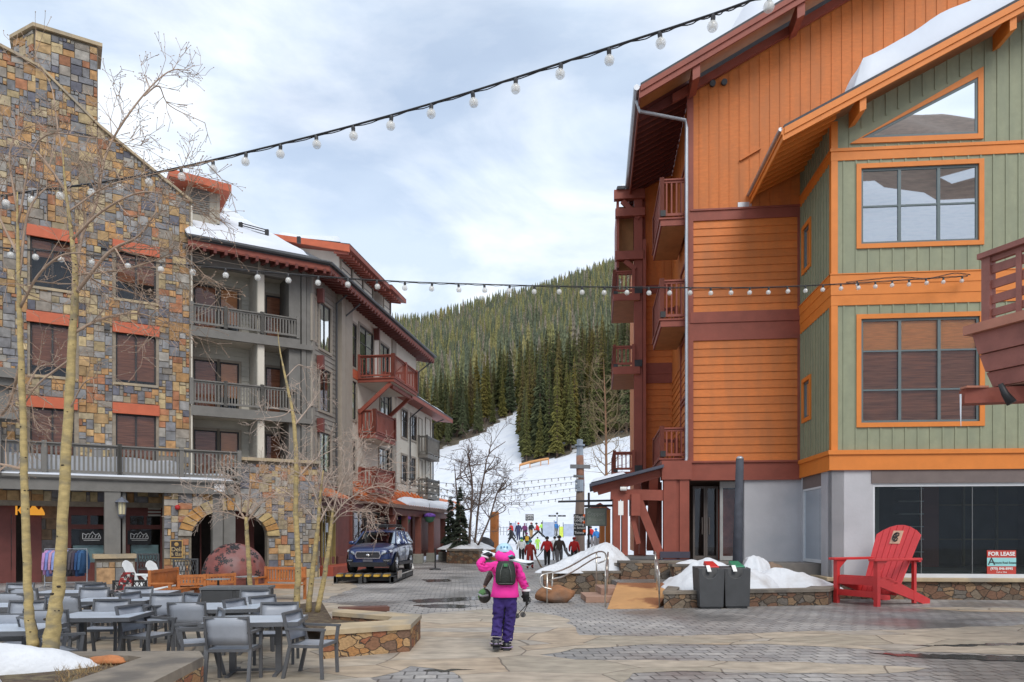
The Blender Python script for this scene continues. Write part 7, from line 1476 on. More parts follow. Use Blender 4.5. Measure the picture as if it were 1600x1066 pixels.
# orange wooden pillar
pp = P(772, 0, 56); t = thing('wood_pillar', (pp.x, 56, 0), 'broad orange timber slab standing on end by the bare trees', 'pillar'); q = MB(); q.hexa([(P(765, 0, 56).x, 55.8, -.2), (P(779.5, 0, 56).x, 55.8, -.2), (P(779, 0, 56).x, 56.1, -.2), (P(765.5, 0, 56).x, 56.1, -.2), (P(766, 0, 56).x, 55.8, P(0, 800, 56).z), (P(780, 0, 56).x, 55.8, P(0, 799, 56).z), (P(779, 0, 56).x, 56.1, P(0, 799, 56).z), (P(766, 0, 56).x, 56.1, P(0, 800, 56).z)])
q.build('slab', mat('orange_timber', (.46, .17, .05), .75, .25, 1.5, .5, stretch=(1, 1, .3)), t, bevel=.1); q = MB(); q.lathe(P(772, 822, 55.78), [(.14, 0), (.14, .03)], 14, z=(0, -1, 0)); q.build('badge', mat('dull_orange', (.40, .13, .03), .7), t)
# orange timber kiosk board and white fence near the porch
t = thing('timber_kiosk', (P(945, 0, 38).x, 38, 0), 'orange timber kiosk post with a small red gable behind the hanging sign', 'kiosk'); q = MB(); q.bx(P(937, 0, 38).x, P(944.5, 0, 38).x, 37.8, 38.2, 0, P(0, 792, 38).z); q.bx(P(946, 0, 38).x, P(953, 0, 38).x, 37.8, 38.1, 0, P(0, 797, 38).z); q.build('posts', MATS['orange_timber'], t); q = MB(); q.prism(Fr((P(915, 0, 38.5).x, 38.5), (1, 0)), [(0, P(0, 796, 38).z), (1.3, P(0, 796, 38).z), (.75, P(0, 785, 38).z)], 0, .8); q.build('gable', REDW, t)
q = MB(); [q.bx(P(x, 0, 40).x, P(x + 4.2, 0, 40).x, 39.97, 40.03, 0, P(0, y, 40).z) for x, y in ((917, 843), (923, 840), (928, 838), (933, 841))]; tag(q.build('white_picket_boards', mat('white_board_paint', (.68, .7, .72), .7)), 'row of upright white boards behind the directory sign', 'boards')
# banner fence across the snow
NETB = mat('blue_grey_netting', (.42, .48, .60), .8, .15, 2); YB = mat('lime_banner', (.62, .72, .10), .7)
for px0, px1, y0, y1, Y, m, lab in ((848, 866, 816, 834, 88, NETB, 'pale blue netting panel behind the skiers'), (874, 880, 823, 835, 86, YB, 'bright yellow green banner on the snow right of the blue skier'), (880, 897, 819, 833, 90, NETB, 'pale netting panel right of the yellow banner'), (796, 806, 817, 833, 92, NETB, 'pale netting panel left of the skiers')):
    z = thz(px0, Y); a, b = P(px0, y1, Y), P(px1, y0, Y); t = thing('safety_netting', ((a.x + b.x) / 2, Y, z), lab, 'netting'); q = MB(); q.bx(a.x, b.x, Y - .02, Y + .02, z + .05, b.z); q.build('panel', m, t); q = MB(); [q.tube([(x, Y + .05, z - .1), (x, Y + .05, b.z + .2)], .04, 5) for x in (a.x, b.x)]; q.build('poles', BLACK, t)
q = MB()
for px in range(777, 900, 5): x = (px - 800) / FPX * 95; q.tube([(x, 95, thz(px, 95) - .1), (x, 95, thz(px, 95) + 1.1)], .035, 4)
for h in (.5, 1.0): q.tube([((px - 800) / FPX * 95, 95, thz(px, 95) + h) for px in (777, 820, 860, 900)], .025, 4)
tag(q.build('snow_fence', mat('grey_fence', (.25, .26, .29), .7)), 'thin grey post and rail fence crossing the snow behind the skiers', 'fence')
q = MB(); pth = [P(812, 737, 162), P(828, 734, 162), P(845, 728, 161), P(857, 716, 160)]; pth = [Vector((p.x, p.y, float(TH(p.x, p.y)) + 1.2)) for p in pth]; q.tube(pth, .28, 5); [q.tube([p - Vector((0, 0, 1.4)), p], .1, 4) for p in pth]; tag(q.build('orange_rope_fence', mat('orange_fence', (.60, .30, .12), .8)), 'orange rope fence along the lower edge of the forest', 'fence')
# posts with base under the arcade, hanging baskets
px, Y = 680, 40.5; x = P(px, 0, Y).x; t = thing('stanchion', (x, Y, 0), 'black stanchion with a flat base near the arcade', 'stanchion'); q = MB(); q.lathe((x, Y, 0), [(.32, 0), (.30, .06), (.04, .10), (.035, 1.1), (.06, 1.12), (0, 1.16)], 12); q.build('post', BLACK, t)
for px, py, Y, lab in ((671, 808, 50, 'purple flowered hanging basket under the far end of the canopy'), (632, 812, 47, 'dark hanging basket under the near end of the canopy')):
    c = P(px, py, Y); t = thing('hanging_basket', tuple(c), lab, 'hanging basket'); q = MB(); q.lathe(tuple(c), [(0, -.4), (.25, -.3), (.38, 0), (.3, .02)], 12); q.build('basket', mat('green_basket', (.04, .12, .07), .8), t); q = MB(); q.smooth = True; q.ball(tuple(c + Vector((0, 0, .08))), .42, 12, 8, (1, 1, .45)); q.build('flowers', mat('purple_flowers', (.12, .05, .28), .9, .6, 12, .8), t); q = MB(); q.tube([c, c + Vector((0, 0, .9))], .012, 4); q.build('chain', BLACK, t)
x = P(648, 0, 45).x; q = MB()
# far planter with snow under the bare trees
wallblock('far_planter', 'low rubble planter with snow under the bare trees beyond the arcade', [(P(698, 0, 49.5).x, 49.5), (P(748, 0, 48).x, 48), (P(772, 0, 58).x, 58), (P(700, 0, 60).x, 60)], 0, .95, .14)
tag(mound('snow_pile', SNOWD, (P(728, 0, 52).x, 53), 1.9, 3.4, .55, 0, .9, 15), 'snow heaped on the far planter under the bare trees', 'snow pile')
c = P(764, 848, 55); rock('dark_rock', (c.x - .2, 54.4, .9), .6, (.9, .6, .7), mat('dark_grey_rock', (.06, .06, .065), .9, .3, 2, .5), 6, 'dark grey rock beside the orange timber slab', 'rock')
# ================================================================== CAR ON ITS DISPLAY PLATFORM
CARP = bpy.data.materials.new('blue_car_paint'); CARP.use_nodes = True; b_ = CARP.node_tree.nodes['Principled BSDF']; b_.inputs['Base Color'].default_value = (.012, .028, .105, 1); b_.inputs['Roughness'].default_value = .28; b_.inputs['Metallic'].default_value = .35; b_.inputs['Coat Weight'].default_value = .8
CHR = mat('chrome', (.7, .7, .72), .15, .03, 3, metal=1); TYRE = mat('tyre_rubber', (.02, .02, .02), .85, .2, 10); CGL = glassmat('car_glass', (.30, .40, .40), 2.5, .02, .28); HLM = mat('headlamp_lens', (.55, .60, .66), .12, .1, 6); PLAS = mat('black_trim_plastic', (.025, .025, .028), .6, .1)
car = thing('parked_car', (0, 0, 0), 'dark blue SUV with a chrome grille parked on a striped display platform', 'car')
# local: length along y (front at y=0), x across, z up; half sections of the body: (x,z) outline per station
def carbody():
    st = [  # y, half width, z bottom, z belt (shoulder), z top centre
        (0.00, .60, .34, .80, .86), (.06, .80, .28, .92, .98), (.30, .90, .24, 1.00, 1.07), (.70, .95, .24, 1.04, 1.14), (1.20, .965, .26, 1.07, 1.19), (1.60, .965, .26, 1.09, 1.20), (2.4, .965, .26, 1.12, 1.18), (3.4, .965, .26, 1.14, 1.18), (4.3, .95, .28, 1.14, 1.18), (4.80, .90, .34, 1.10, 1.14), (4.98, .78, .42, .96, 1.0)]
    q = MB(); q.smooth = True; n = 0
    for y, w_, zb, zs, zt in st:
        ring = [(0, zb), (w_ * .86, zb), (w_ * .97, zb + .10), (w_, (zb + zs) / 2 - .02), (w_ * .985, zs - .10), (w_ * .93, zs), (w_ * .70, zt - .01), (0, zt)]
        full = ring + [(-x, z) for x, z in reversed(ring[1:-1])]; n = len(full)
        for x, z in full: q.v.append((x, y, z))
    for i in range(len(st) - 1):
        for k in range(n): k2 = (k + 1) % n; q.face((i * n + k, (i + 1) * n + k, (i + 1) * n + k2, i * n + k2))
    q.face(list(range(n))); q.face([(len(st) - 1) * n + k for k in reversed(range(n))]); o = q.build('body', CARP, car); s = o.modifiers.new('s', 'SUBSURF'); s.levels = s.render_levels = 2; return o
body = carbody()
# cabin: pillars + roof as a frame, glass inside
cab = [(1.28, .80, 1.16), (2.05, .70, 1.66), (2.6, .70, 1.73), (4.2, .68, 1.71), (4.86, .74, 1.18)]
q = MB(); q.smooth = True; roofs = [(1.98, .66, 1.64), (2.4, .70, 1.715), (3.2, .71, 1.735), (4.1, .69, 1.71), (4.5, .64, 1.66)]
for y, w_, z in roofs:
    for x, dz in ((-w_, -.07), (-w_ * .85, .0), (-w_ * .4, .03), (w_ * .4, .03), (w_ * .85, 0), (w_, -.07)): q.v.append((x, y, z + dz))
for i in range(len(roofs) - 1):
    for k in range(5): q.face((i * 6 + k, i * 6 + k + 1, (i + 1) * 6 + k + 1, (i + 1) * 6 + k))
o = q.build('roof', CARP, car); sd = o.modifiers.new('t', 'SOLIDIFY'); sd.thickness = .05; s = o.modifiers.new('s', 'SUBSURF'); s.levels = s.render_levels = 2
q = MB()
for s in (-1, 1):
    for (a, b, w_) in (((.84, 1.25, 1.13), (.68, 2.03, 1.63), .075), ((.88, 2.62, 1.12), (.70, 2.75, 1.68), .07), ((.88, 3.55, 1.13), (.70, 3.62, 1.68), .07), ((.86, 4.75, 1.14), (.66, 4.42, 1.62), .14)):
        q.beam((s * a[0], a[1], a[2]), (s * b[0], b[1], b[2]), w_, .05, (s, 0, .3))
q.build('pillars', CARP, car)
q = MB()
q.poly([(-.80, 1.24, 1.155), (.80, 1.24, 1.155), (.655, 2.02, 1.62), (-.655, 2.02, 1.62)]); q.build('windscreen', CGL, car)
q = MB()
for s in (-1, 1): q.poly([(s * .87, 1.35, 1.12), (s * .89, 4.72, 1.13), (s * .67, 4.4, 1.64), (s * .67, 2.1, 1.64)])
q.poly([(-.8, 4.86, 1.15), (.8, 4.86, 1.15), (.64, 4.5, 1.62), (-.64, 4.5, 1.62)]); q.build('side_windows', CGL, car)
q = MB(); q.bx(-.72, .72, 1.5, 4.6, .6, 1.12); [q.bx(x - .22, x + .22, 2.4, 2.55, 1.0, 1.5) for x in (-.38, .38)]; q.build('interior', mat('car_interior', (.03, .03, .032), .8, .2), car)
def panel2(name, pts, m, t=.03, par=None): q = MB(); q.prism(Fr((0, 0), (1, 0), (0, 1)), [(x, z) for x, z in pts], -t, .02); o = q.build(name, m, par or car); return o
q = MB(); g_ = [(-.46, .58), (-.52, .70), (-.46, .86), (.46, .86), (.52, .70), (.46, .58)]; gi = [(x * .93, .71 + (z - .71) * .80) for x, z in g_]; f = Fr((0, -.03), (1, 0))
for i in range(6): j = (i + 1) % 6; q.prism(f, [g_[i], g_[j], gi[j], gi[i]], -.03, .12)
gr = q.build('grille_surround', CHR, car); q = MB(); q.prism(f, gi, .03, .10); [q.box(f, -.44, .44, -.0, .03, z, z + .018) for z in (.635, .685, .735, .785)]; q.build('grille', mat('dark_grille', (.05, .05, .055), .4), gr)
q = MB(); q.ball((0, -.07, .72), .075, 12, 6, (1, .25, .55)); q.build('oval_badge', CHR, gr)
for s in (-1, 1):
    q = MB(); pts = [(.53, .74), (.56, .84), (.86, .93), (.90, .86), (.80, .77)]; b0 = len(q.v)
    fy = lambda x: -.035 if x < .6 else (.02 + (x - .6) * .95) ; q.v += [(s * x, fy(x) - .04, z) for x, z in pts] + [(s * x, fy(x) + .2, z) for x, z in pts]; n = len(pts); q.face(range(n)); [q.face((i, i + n, (i + 1) % n + n, (i + 1) % n)) for i in range(n)]
    hl_o = q.build('headlight', HLM, car); q = MB(); q.beam((s * .60, -.06, .76), (s * .84, .18, .82), .02, .03); q.build('lamp_strip', PLAS, hl_o)
    q = MB(); q.hexa([(s * .62, -.02, .44), (s * .86, .10, .44), (s * .86, .2, .44), (s * .62, .1, .44), (s * .58, -.02, .56), (s * .88, .12, .56), (s * .88, .2, .56), (s * .6, .1, .56)]); fg = q.build('fog_light_panel', PLAS, car); q = MB(); q.beam((s * .62, -.04, .50), (s * .82, .07, .50), .02, .02); q.build('chrome_strip', CHR, fg)
    q = MB(); q.smooth = True; q.ball((s * 1.06, 1.52, 1.18), .13, 12, 8, (1.0, .5, .65)); q.tube([(s * .88, 1.5, 1.12), (s * 1.0, 1.5, 1.15)], .03, 6); q.build('mirror', CARP, car)
    for y in (2.3, 3.25): q = MB(); q.tube([(s * .975, y, .98), (s * .985, y + .10, .98), (s * .975, y + .2, .98)], .018, 6); q.build('door_handle', CARP, car)
    q = MB(); [q.beam((s * .972, y, .42), (s * .955, y + .04, 1.08), .008, .012) for y in (1.45, 2.6, 3.6)]; q.beam((s * .972, 1.2, .34), (s * .972, 3.9, .34), .06, .12); q.build('door_seams', PLAS, car)
    for y in (.88, 3.82):
        q = MB(); q.smooth = True; q.lathe((s * .82, y, .38), [(.25, -.13), (.36, -.12), (.385, -.08), (.385, .08), (.36, .12), (.25, .13)], 28, z=(s, 0, 0)); wo = q.build('wheel', TYRE, car)
        q = MB(); q.lathe((s * .82, y, .38), [(.245, .135), (.24, .15), (.22, .13)], 24, z=(s, 0, 0)); [q.beam((s * .965, y, .38), (s * .955, y + .23 * math.cos(a), .38 + .23 * math.sin(a)), .05, .03, (s, 0, 0)) for a in [k * PI / 5 for k in range(10)]]; q.build('rim', CHR, wo)
        q = MB()
        for k in range(12): a0, a1 = PI * k / 12 - .12, PI * (k + 1) / 12 - .1; q.poly([(s * .975, y + r_ * math.cos(a), .38 + r_ * math.sin(a)) for a, r_ in ((a0, .40), (a0, .47), (a1, .47), (a1, .40))])
        q.lathe((s * .70, y, .38), [(0, .268), (.41, .268)], 24, z=(s, 0, 0)); q.build('wheel_arch', PLAS, wo)
    q = MB(); q.tube([(s * .60, 2.25, 1.76), (s * .62, 2.5, 1.82), (s * .62, 4.1, 1.81), (s * .58, 4.35, 1.72)], .02, 6); q.build('roof_rail', CHR, car)
q = MB(); q.hexa([(-.72, -.01, .26), (.72, -.01, .26), (.80, .3, .24), (-.80, .3, .24), (-.70, -.05, .42), (.70, -.05, .42), (.80, .3, .5), (-.80, .3, .5)]); q.build('lower_intake', PLAS, car)
q = MB(); q.bx(-.19, .19, -.065, -.04, .45, .55); q.build('number_plate', mat('dark_plate', (.08, .08, .1), .5), car)
rkc = thing('roof_rack', (0, 0, 0), 'black roof basket with two crossbars on the blue SUV', 'roof rack'); q = MB(); [q.beam((-.55, y, 1.86), (.55, y, 1.86), .06, .04) for y in (2.5, 3.0, 3.6, 4.0)]; [q.tube([(s * .5, 2.4, 1.93), (s * .5, 4.1, 1.93), (-s * .5, 4.1, 1.93)], .022, 6) for s in (-1, 1)]; q.tube([(-.5, 2.4, 1.93), (.5, 2.4, 1.93)], .022, 6); q.bx(-.5, .1, 2.5, 2.8, 1.88, 1.97); q.build('basket', BLACK, rkc); 
cx, cy = -5.62, 29.5; cz = .37
for o in (car, rkc): o.location = (cx, cy, cz); o.rotation_euler = (0, 0, R(-3))
pf = thing('display_platform', (-5.6, 31.7, 0), 'low steel ramp platform with black and yellow striped edge under the SUV', 'platform'); x0, x1, y0, y1 = -6.85, -4.56, 29.0, 34.8
q = MB(); q.bx(x0 + .25, x1 - .15, y0 + .1, y1, .27, .37); [q.bx(x, x + .1, y0, y1, .05, .27) for x in (x0, x1 - .1, -5.7)]; [q.bx(x0, x1, y, y + .1, .1, .26) for y in (y0 + .3, 31.5, y1 - .2)]; [q.bx(x, x + .14, y, y + .14, 0, .3) for x in (x0, x1 - .14, -5.9) for y in (y0, 30.6, 32.3, y1 - .2)]; q.build('frame', mat('dark_ramp_steel', (.035, .035, .036), .6, .3, 5), pf)
q = MB(); Yl = mat('hazard_yellow', (.50, .30, .04), .6, .15); [q.hexa([(x0 + .1 + k * .36, y0 - .06, .27), (x0 + .3 + k * .36, y0 - .06, .27), (x0 + .36 + k * .36, y0 + .16, .30), (x0 + .16 + k * .36, y0 + .16, .30), (x0 + .1 + k * .36, y0 - .06, .34), (x0 + .3 + k * .36, y0 - .06, .34), (x0 + .36 + k * .36, y0 + .16, .375), (x0 + .16 + k * .36, y0 + .16, .375)]) for k in range(6)]; q.build('edge_stripes', Yl, pf)
q = MB(); [q.hexa([(x0 + .12 + k * .36, y0 + .0, .376), (x0 + .32 + k * .36, y0 + .0, .376), (x0 + .38 + k * .36, y0 + .18, .40), (x0 + .18 + k * .36, y0 + .18, .40), (x0 + .12 + k * .36, y0 + .0, .385), (x0 + .32 + k * .36, y0 + .0, .385), (x0 + .38 + k * .36, y0 + .18, .41), (x0 + .18 + k * .36, y0 + .18, .41)]) for k in range(6)]; [q.lathe((x1 + .03, y, .30), [(.13, 0), (.17, .02), (.13, .04)], 16, z=(1, 0, 0)) for y in (29.9, 30.3, 30.7)]; q.tube([(x1 + .03, 30.9, .28), (x1 + .03, 34.6, .28)], .03, 6); q.build('silver_rollers', STAIN, pf)
q = MB(); q.hexa([(x1 - .1, 34.2, .35), (x1 + .12, 34.2, .35), (x1 + .12, 34.3, .35), (x1 - .1, 34.3, .35), (x1 - .22, 34.5, .80), (x1 - .06, 34.5, .80), (x1 - .06, 34.6, .80), (x1 - .22, 34.6, .80)]); q.build('white_flap', WH, pf)

# ================================================================== PEOPLE
def skinfig(name, J, B, matof, parent=None, sub=2, hem=None, fold=0):
    """J: joint -> (pos, rx, ry); B: bones (a, b, material index)."""
    keys = list(J); me = bpy.data.meshes.new('tmp'); me.from_pydata([J[k][0] for k in keys], [(keys.index(a), keys.index(b)) for a, b, _ in B], []); o = bpy.data.objects.new('tmp', me); COL.objects.link(o)
    o.modifiers.new('k', 'SKIN'); 
    if not me.skin_vertices: 
        bm = bmesh.new(); bm.from_mesh(me); bm.verts.layers.skin.verify(); bm.to_mesh(me); bm.free()
    sv = me.skin_vertices[0].data
    for i, k in enumerate(keys): sv[i].radius = (J[k][1], J[k][2]); sv[i].use_root = (i == 0)
    s = o.modifiers.new('s', 'SUBSURF'); s.levels = s.render_levels = sub
    bpy.context.view_layer.update(); m2 = bpy.data.meshes.new_from_object(o.evaluated_get(bpy.context.evaluated_depsgraph_get())); bpy.data.objects.remove(o)
    m2.name = name; mats = [];
    for m in matof: m2.materials.append(m)
    n = len(m2.polygons); c = np.empty(n * 3, 'f'); m2.polygons.foreach_get('center', c); c = c.reshape(-1, 3); best = np.full(n, 1e9); mi = np.zeros(n, 'i')
    for a, b, k in B:
        A = np.array(J[a][0]); Bv = np.array(J[b][0]); d = Bv - A; t = np.clip(((c - A) @ d) / max(1e-9, d @ d), 0, 1); r = (J[a][1] + J[a][2]) / 2 * (1 - t) + (J[b][1] + J[b][2]) / 2 * t; D = np.linalg.norm(c - (A + t[:, None] * d), axis=1) / r; w = D < best; best[w] = D[w]; mi[w] = k
    if hem is not None: mi[(c[:, 2] < hem) & (mi == 0) & (np.abs(c[:, 0] - J['pel'][0][0]) < .3)] = 1
    if fold:
        for v in m2.vertices:
            p = v.co; k = mnoise.noise(Vector((p.x * 7, p.y * 7, p.z * 13))) + .6 * mnoise.noise(Vector((p.x * 15 + 9, p.y * 15, p.z * 22))); v.co = p + v.normal * (-abs(k) * fold * (.3 if p.z > J['nkb'][0][2] else 1))
    m2.polygons.foreach_set('material_index', mi); m2.polygons.foreach_set('use_smooth', [True] * n); m2.update()
    ob = bpy.data.objects.new(name, m2); COL.objects.link(ob)
    if parent is not None: ob.parent = parent; ob.matrix_parent_inverse = wm(parent).inverted()
    return ob
SKIN = mat('skin', (.48, .27, .19), .6, .08, 5)
def cloth(n, c): return mat('fabric_' + n, c, .85, .16, 9, .3, 25)
CB = cloth('black', (.02, .02, .022)); CN = cloth('navy', (.03, .035, .09)); CRD = cloth('red', (.50, .02, .02)); CDR = cloth('dark_red', (.27, .025, .02)); CLM = cloth('lime', (.45, .80, .12)); CW = cloth('white', (.72, .75, .75)); CBR = cloth('dark_brown', (.045, .035, .03)); CG = cloth('grey', (.16, .16, .17)); CY = cloth('yellow', (.62, .36, .03)); CBL = cloth('blue', (.03, .19, .50)); CTN = cloth('tan', (.42, .26, .12)); CPU = cloth('purple', (.15, .03, .12)); CTL = cloth('teal', (.05, .22, .24)); COR = cloth('orange', (.65, .20, .05))
def figure(px, Y, H_, jacket, trousers, hat, label, face=0, stride=.12, arms=(.1, .1), lean=.03, gear=None, hood=None, pack=None, zoff=0, two=None, coat=0):
    """standing or walking person; face 0 = away from the camera (degrees)"""
    s = H_ / 1.75; x = P(px, 0, Y).x; z = (float(TH(x, Y)) if Y > 56 else 0) + zoff; t = thing('person', (0, 0, 0), label, 'person'); V_ = lambda a, b, c: (a * s, b * s, c * s)
    J = {'pel': (V_(0, 0, .98), .19 * s, .155 * s), 'wst': (V_(0, lean * .4, 1.12), .19 * s, .15 * s), 'chs': (V_(0, lean, 1.34), .205 * s, .16 * s), 'nkb': (V_(0, lean * 1.3, 1.475), .09 * s, .085 * s), 'nck': (V_(0, lean * 1.5, 1.53), .06 * s, .06 * s), 'hd1': (V_(0, lean * 1.6 + .01, 1.60), .085 * s, .095 * s), 'hd2': (V_(0, lean * 1.6 + .005, 1.69), .09 * s, .10 * s)}
    B = [('pel', 'wst', 0), ('wst', 'chs', 0), ('chs', 'nkb', 0), ('nkb', 'nck', 3), ('nck', 'hd1', 3), ('hd1', 'hd2', 3)]
    for sd, k in ((-1, 'L'), (1, 'R')):
        st_ = stride * sd; a = arms[0 if sd < 0 else 1]
        J['hp' + k] = (V_(.10 * sd, 0, .90), .125 * s, .125 * s); J['kn' + k] = (V_(.11 * sd, st_ * .9 + .03, .50), .10 * s, .10 * s); J['an' + k] = (V_(.115 * sd, st_ * 1.6 - .03 * (sd > 0), .12 + (.05 if st_ < 0 and abs(stride) > .2 else 0)), .075 * s, .075 * s); J['to' + k] = (V_(.13 * sd, st_ * 1.6 + .15, .06), .05 * s, .05 * s)
        J['sh' + k] = (V_(.20 * sd, lean, 1.40), .095 * s, .09 * s); J['el' + k] = (V_((.27 + .12 * abs(a)) * sd, lean - .04 + a * .1, 1.12 + .1 * abs(a)), .082 * s, .082 * s); J['wr' + k] = (V_((.28 + .22 * abs(a)) * sd, lean + .06 + a * .25, .90 + .25 * abs(a)), .06 * s, .06 * s); J['hn' + k] = (V_((.28 + .25 * abs(a)) * sd, lean + .08 + a * .3, .80 + .25 * abs(a)), .042 * s, .03 * s)
        B += [('pel', 'hp' + k, 0 if coat else 1), ('hp' + k, 'kn' + k, 0 if coat else 1), ('kn' + k, 'an' + k, 1), ('an' + k, 'to' + k, 2), ('chs', 'sh' + k, 0 if two is None else 4), ('sh' + k, 'el' + k, 0 if two is None else 4), ('el' + k, 'wr' + k, 0 if two is None else 4), ('wr' + k, 'hn' + k, 2)]
    skinfig('body', J, B, [jacket, trousers, CB, SKIN] + ([two] if two else []), t, 1 if Y > 60 else 2)
    q = MB(); q.smooth = True; hc = Vector(V_(0, lean * 1.6 - .005, 1.665)); q.ball(hc, .118 * s, 14, 9, (1, 1.08, .95)); q.v = [(a, b, max(c, hc.z - .055 * s)) for a, b, c in q.v]; q.build('helmet', hat, t)
    # face: nose, eyes, goggles on the far side
    q = MB(); hy = hc.y + .105 * s; q.ball((0, hy + .01 * s, hc.z - .06 * s), .016 * s, 6, 4); q.build('nose', SKIN, t); q = MB(); q.bx(-.08 * s, .08 * s, hy - .02 * s, hy + .02 * s, hc.z - .045 * s, hc.z + .015 * s); q.build('goggles', PLAS, t)
    if hood: q = MB(); q.smooth = True; q.ball(V_(0, lean - .10, 1.50), .11 * s, 10, 6, (1.1, .6, .7)); q.build('hood', hood, t)
    if pack: q = MB(); q.bx(-.14 * s, .14 * s, lean * s - .26 * s, lean * s - .12 * s, 1.08 * s, 1.45 * s); q.build('backpack', pack, t, bevel=.04)
    t.location = (x, Y, z); t.rotation_euler = (0, 0, R(face)); return t
FIGS = [(815, 52.5, 1.70, CW, CB, CTL, 'person in a white and lime jacket walking away left of the dark red coat', 4, .10, (.15, .1), .05, CLM), (828, 41.5, 1.58, CDR, CDR, CTL, 'person in a long dark red ski suit with a teal helmet beside the pink skier', -10, .12, (.1, .25), .08, None), (855, 45.7, 1.76, CRD, CB, CB, 'person in a red jacket and black trousers walking beside the big dark jacket', 5, .10, (.3, .1), .02, None),
    (874, 45.2, 1.82, CBR, CG, CB, 'large person in a dark brown jacket and grey trousers next to the snow heap', 0, .14, (.1, .22), .02, None), (897, 46.5, 1.72, CRD, CB, CDR, 'person in a red jacket half hidden behind the snow heap', -12, .05, (.12, .1), .03, None), (867, 54.5, 1.74, CW, CG, CB, 'person in a pale grey jacket and black cap behind the brown jacket', 6, .1, (.2, .1), .04, None),
    (840, 64, 1.12, CLM, CLM, CB, 'small child in a lime green suit between the walkers', 180, .1, (.3, .2), .02, None), (823, 60.5, 1.72, CB, CTL, CPU, 'skier with a yellow backpack in the middle of the far group', 8, .12, (.25, .2), .05, None), (800, 70, 1.6, CB, CB, CB, 'skier in black pushing along the snow at the left of the group', 70, .35, (.4, .3), .12, None),
    (800.5, 80, 1.70, CRD, CB, CB, 'skier in red and white farther back behind the one in black', 60, .3, (.5, .3), .12, None), (810, 76, 1.80, CN, CN, CRD, 'tall person in navy standing still on the snow', 15, .04, (.1, .1), .0, None), (841.5, 78, 1.76, CRD, CB, CB, 'skier in a red jacket striding with legs apart', 75, .52, (.5, .45), .14, None), (830, 83, 1.72, CB, CTN, CDR, 'person in a black jacket and mustard trousers by the black trail board', 200, .1, (.3, .1), .02, None),
    (820, 82, 1.66, CPU, CB, CPU, 'person in a plum jacket beside the black trail board', 160, .1, (.2, .3), .02, None), (847.5, 92, 1.66, CLM, CB, CB, 'person in lime in front of the netting panel', 30, .2, (.4, .3), .1, None), (869.5, 90, 1.78, CBL, CG, CBL, 'skier in a bright blue jacket right of the netting', 30, .2, (.7, .3), .1, None),
    (925, 70, 1.7, CRD, CB, CB, 'skier in red seen through the gap right of the directory sign', 40, .2, (.3, .3), .1, None), (932, 66, 1.75, CBL, CB, CBL, 'skier with a bright blue helmet seen left of the kiosk', 20, .1, (.2, .3), .06, None)]
for i, f in enumerate(FIGS):
    two = None; pack = CY if i == 7 else None
    figure(f[0], f[1], f[2], f[3], f[4], f[5], f[6], face=f[7], stride=f[8], arms=f[9], lean=f[10], hood=f[11], pack=pack, coat=1 if i == 1 else 0)
def carried(name, a, b, m, label, cat, w_=.1, t_=.02, group=None):
    q = MB(); a, b = Vector(a), Vector(b); d = (b - a); pts = [a + d * k / 8 for k in range(9)]; up = Vector((0, .3, 1)).normalized()
    for i in range(8): lift = lambda k: up * (.06 * max(0, abs(k - 4) / 4 - .7) * 3 * t_ * 20); q.beam(pts[i] + lift(i), pts[i + 1] + lift(i + 1), w_ * (1 - .15 * math.sin(PI * i / 8)), t_, (0, 0, 1))
    return tag(q.build(name, m), label, cat, group)
SB = mat('snowboard_base', (.25, .17, .10), .4, .3, 5)
c1_ = P(838, 876, 41.3); carried('snowboard', c1_ + Vector((-.12, 0, .42)), c1_ + Vector((.30, .1, -.42)), SB, 'tan and black snowboard carried low by the person in dark red', 'snowboard', .24, .03)
c1_ = P(846, 862, 45.5); carried('ski_pair', c1_ + Vector((-.25, 0, -.35)), c1_ + Vector((.12, 0, .12)), CB, 'dark skis trailing from the left hand of the person in the red jacket', 'skis', .1, .05)
c1_ = P(886, 864, 45.0); carried('ski_boots', c1_ + Vector((-.1, 0, .15)), c1_ + Vector((.15, 0, -.25)), CG, 'grey ski boots hanging from the hand of the person in brown', 'boots', .18, .14)
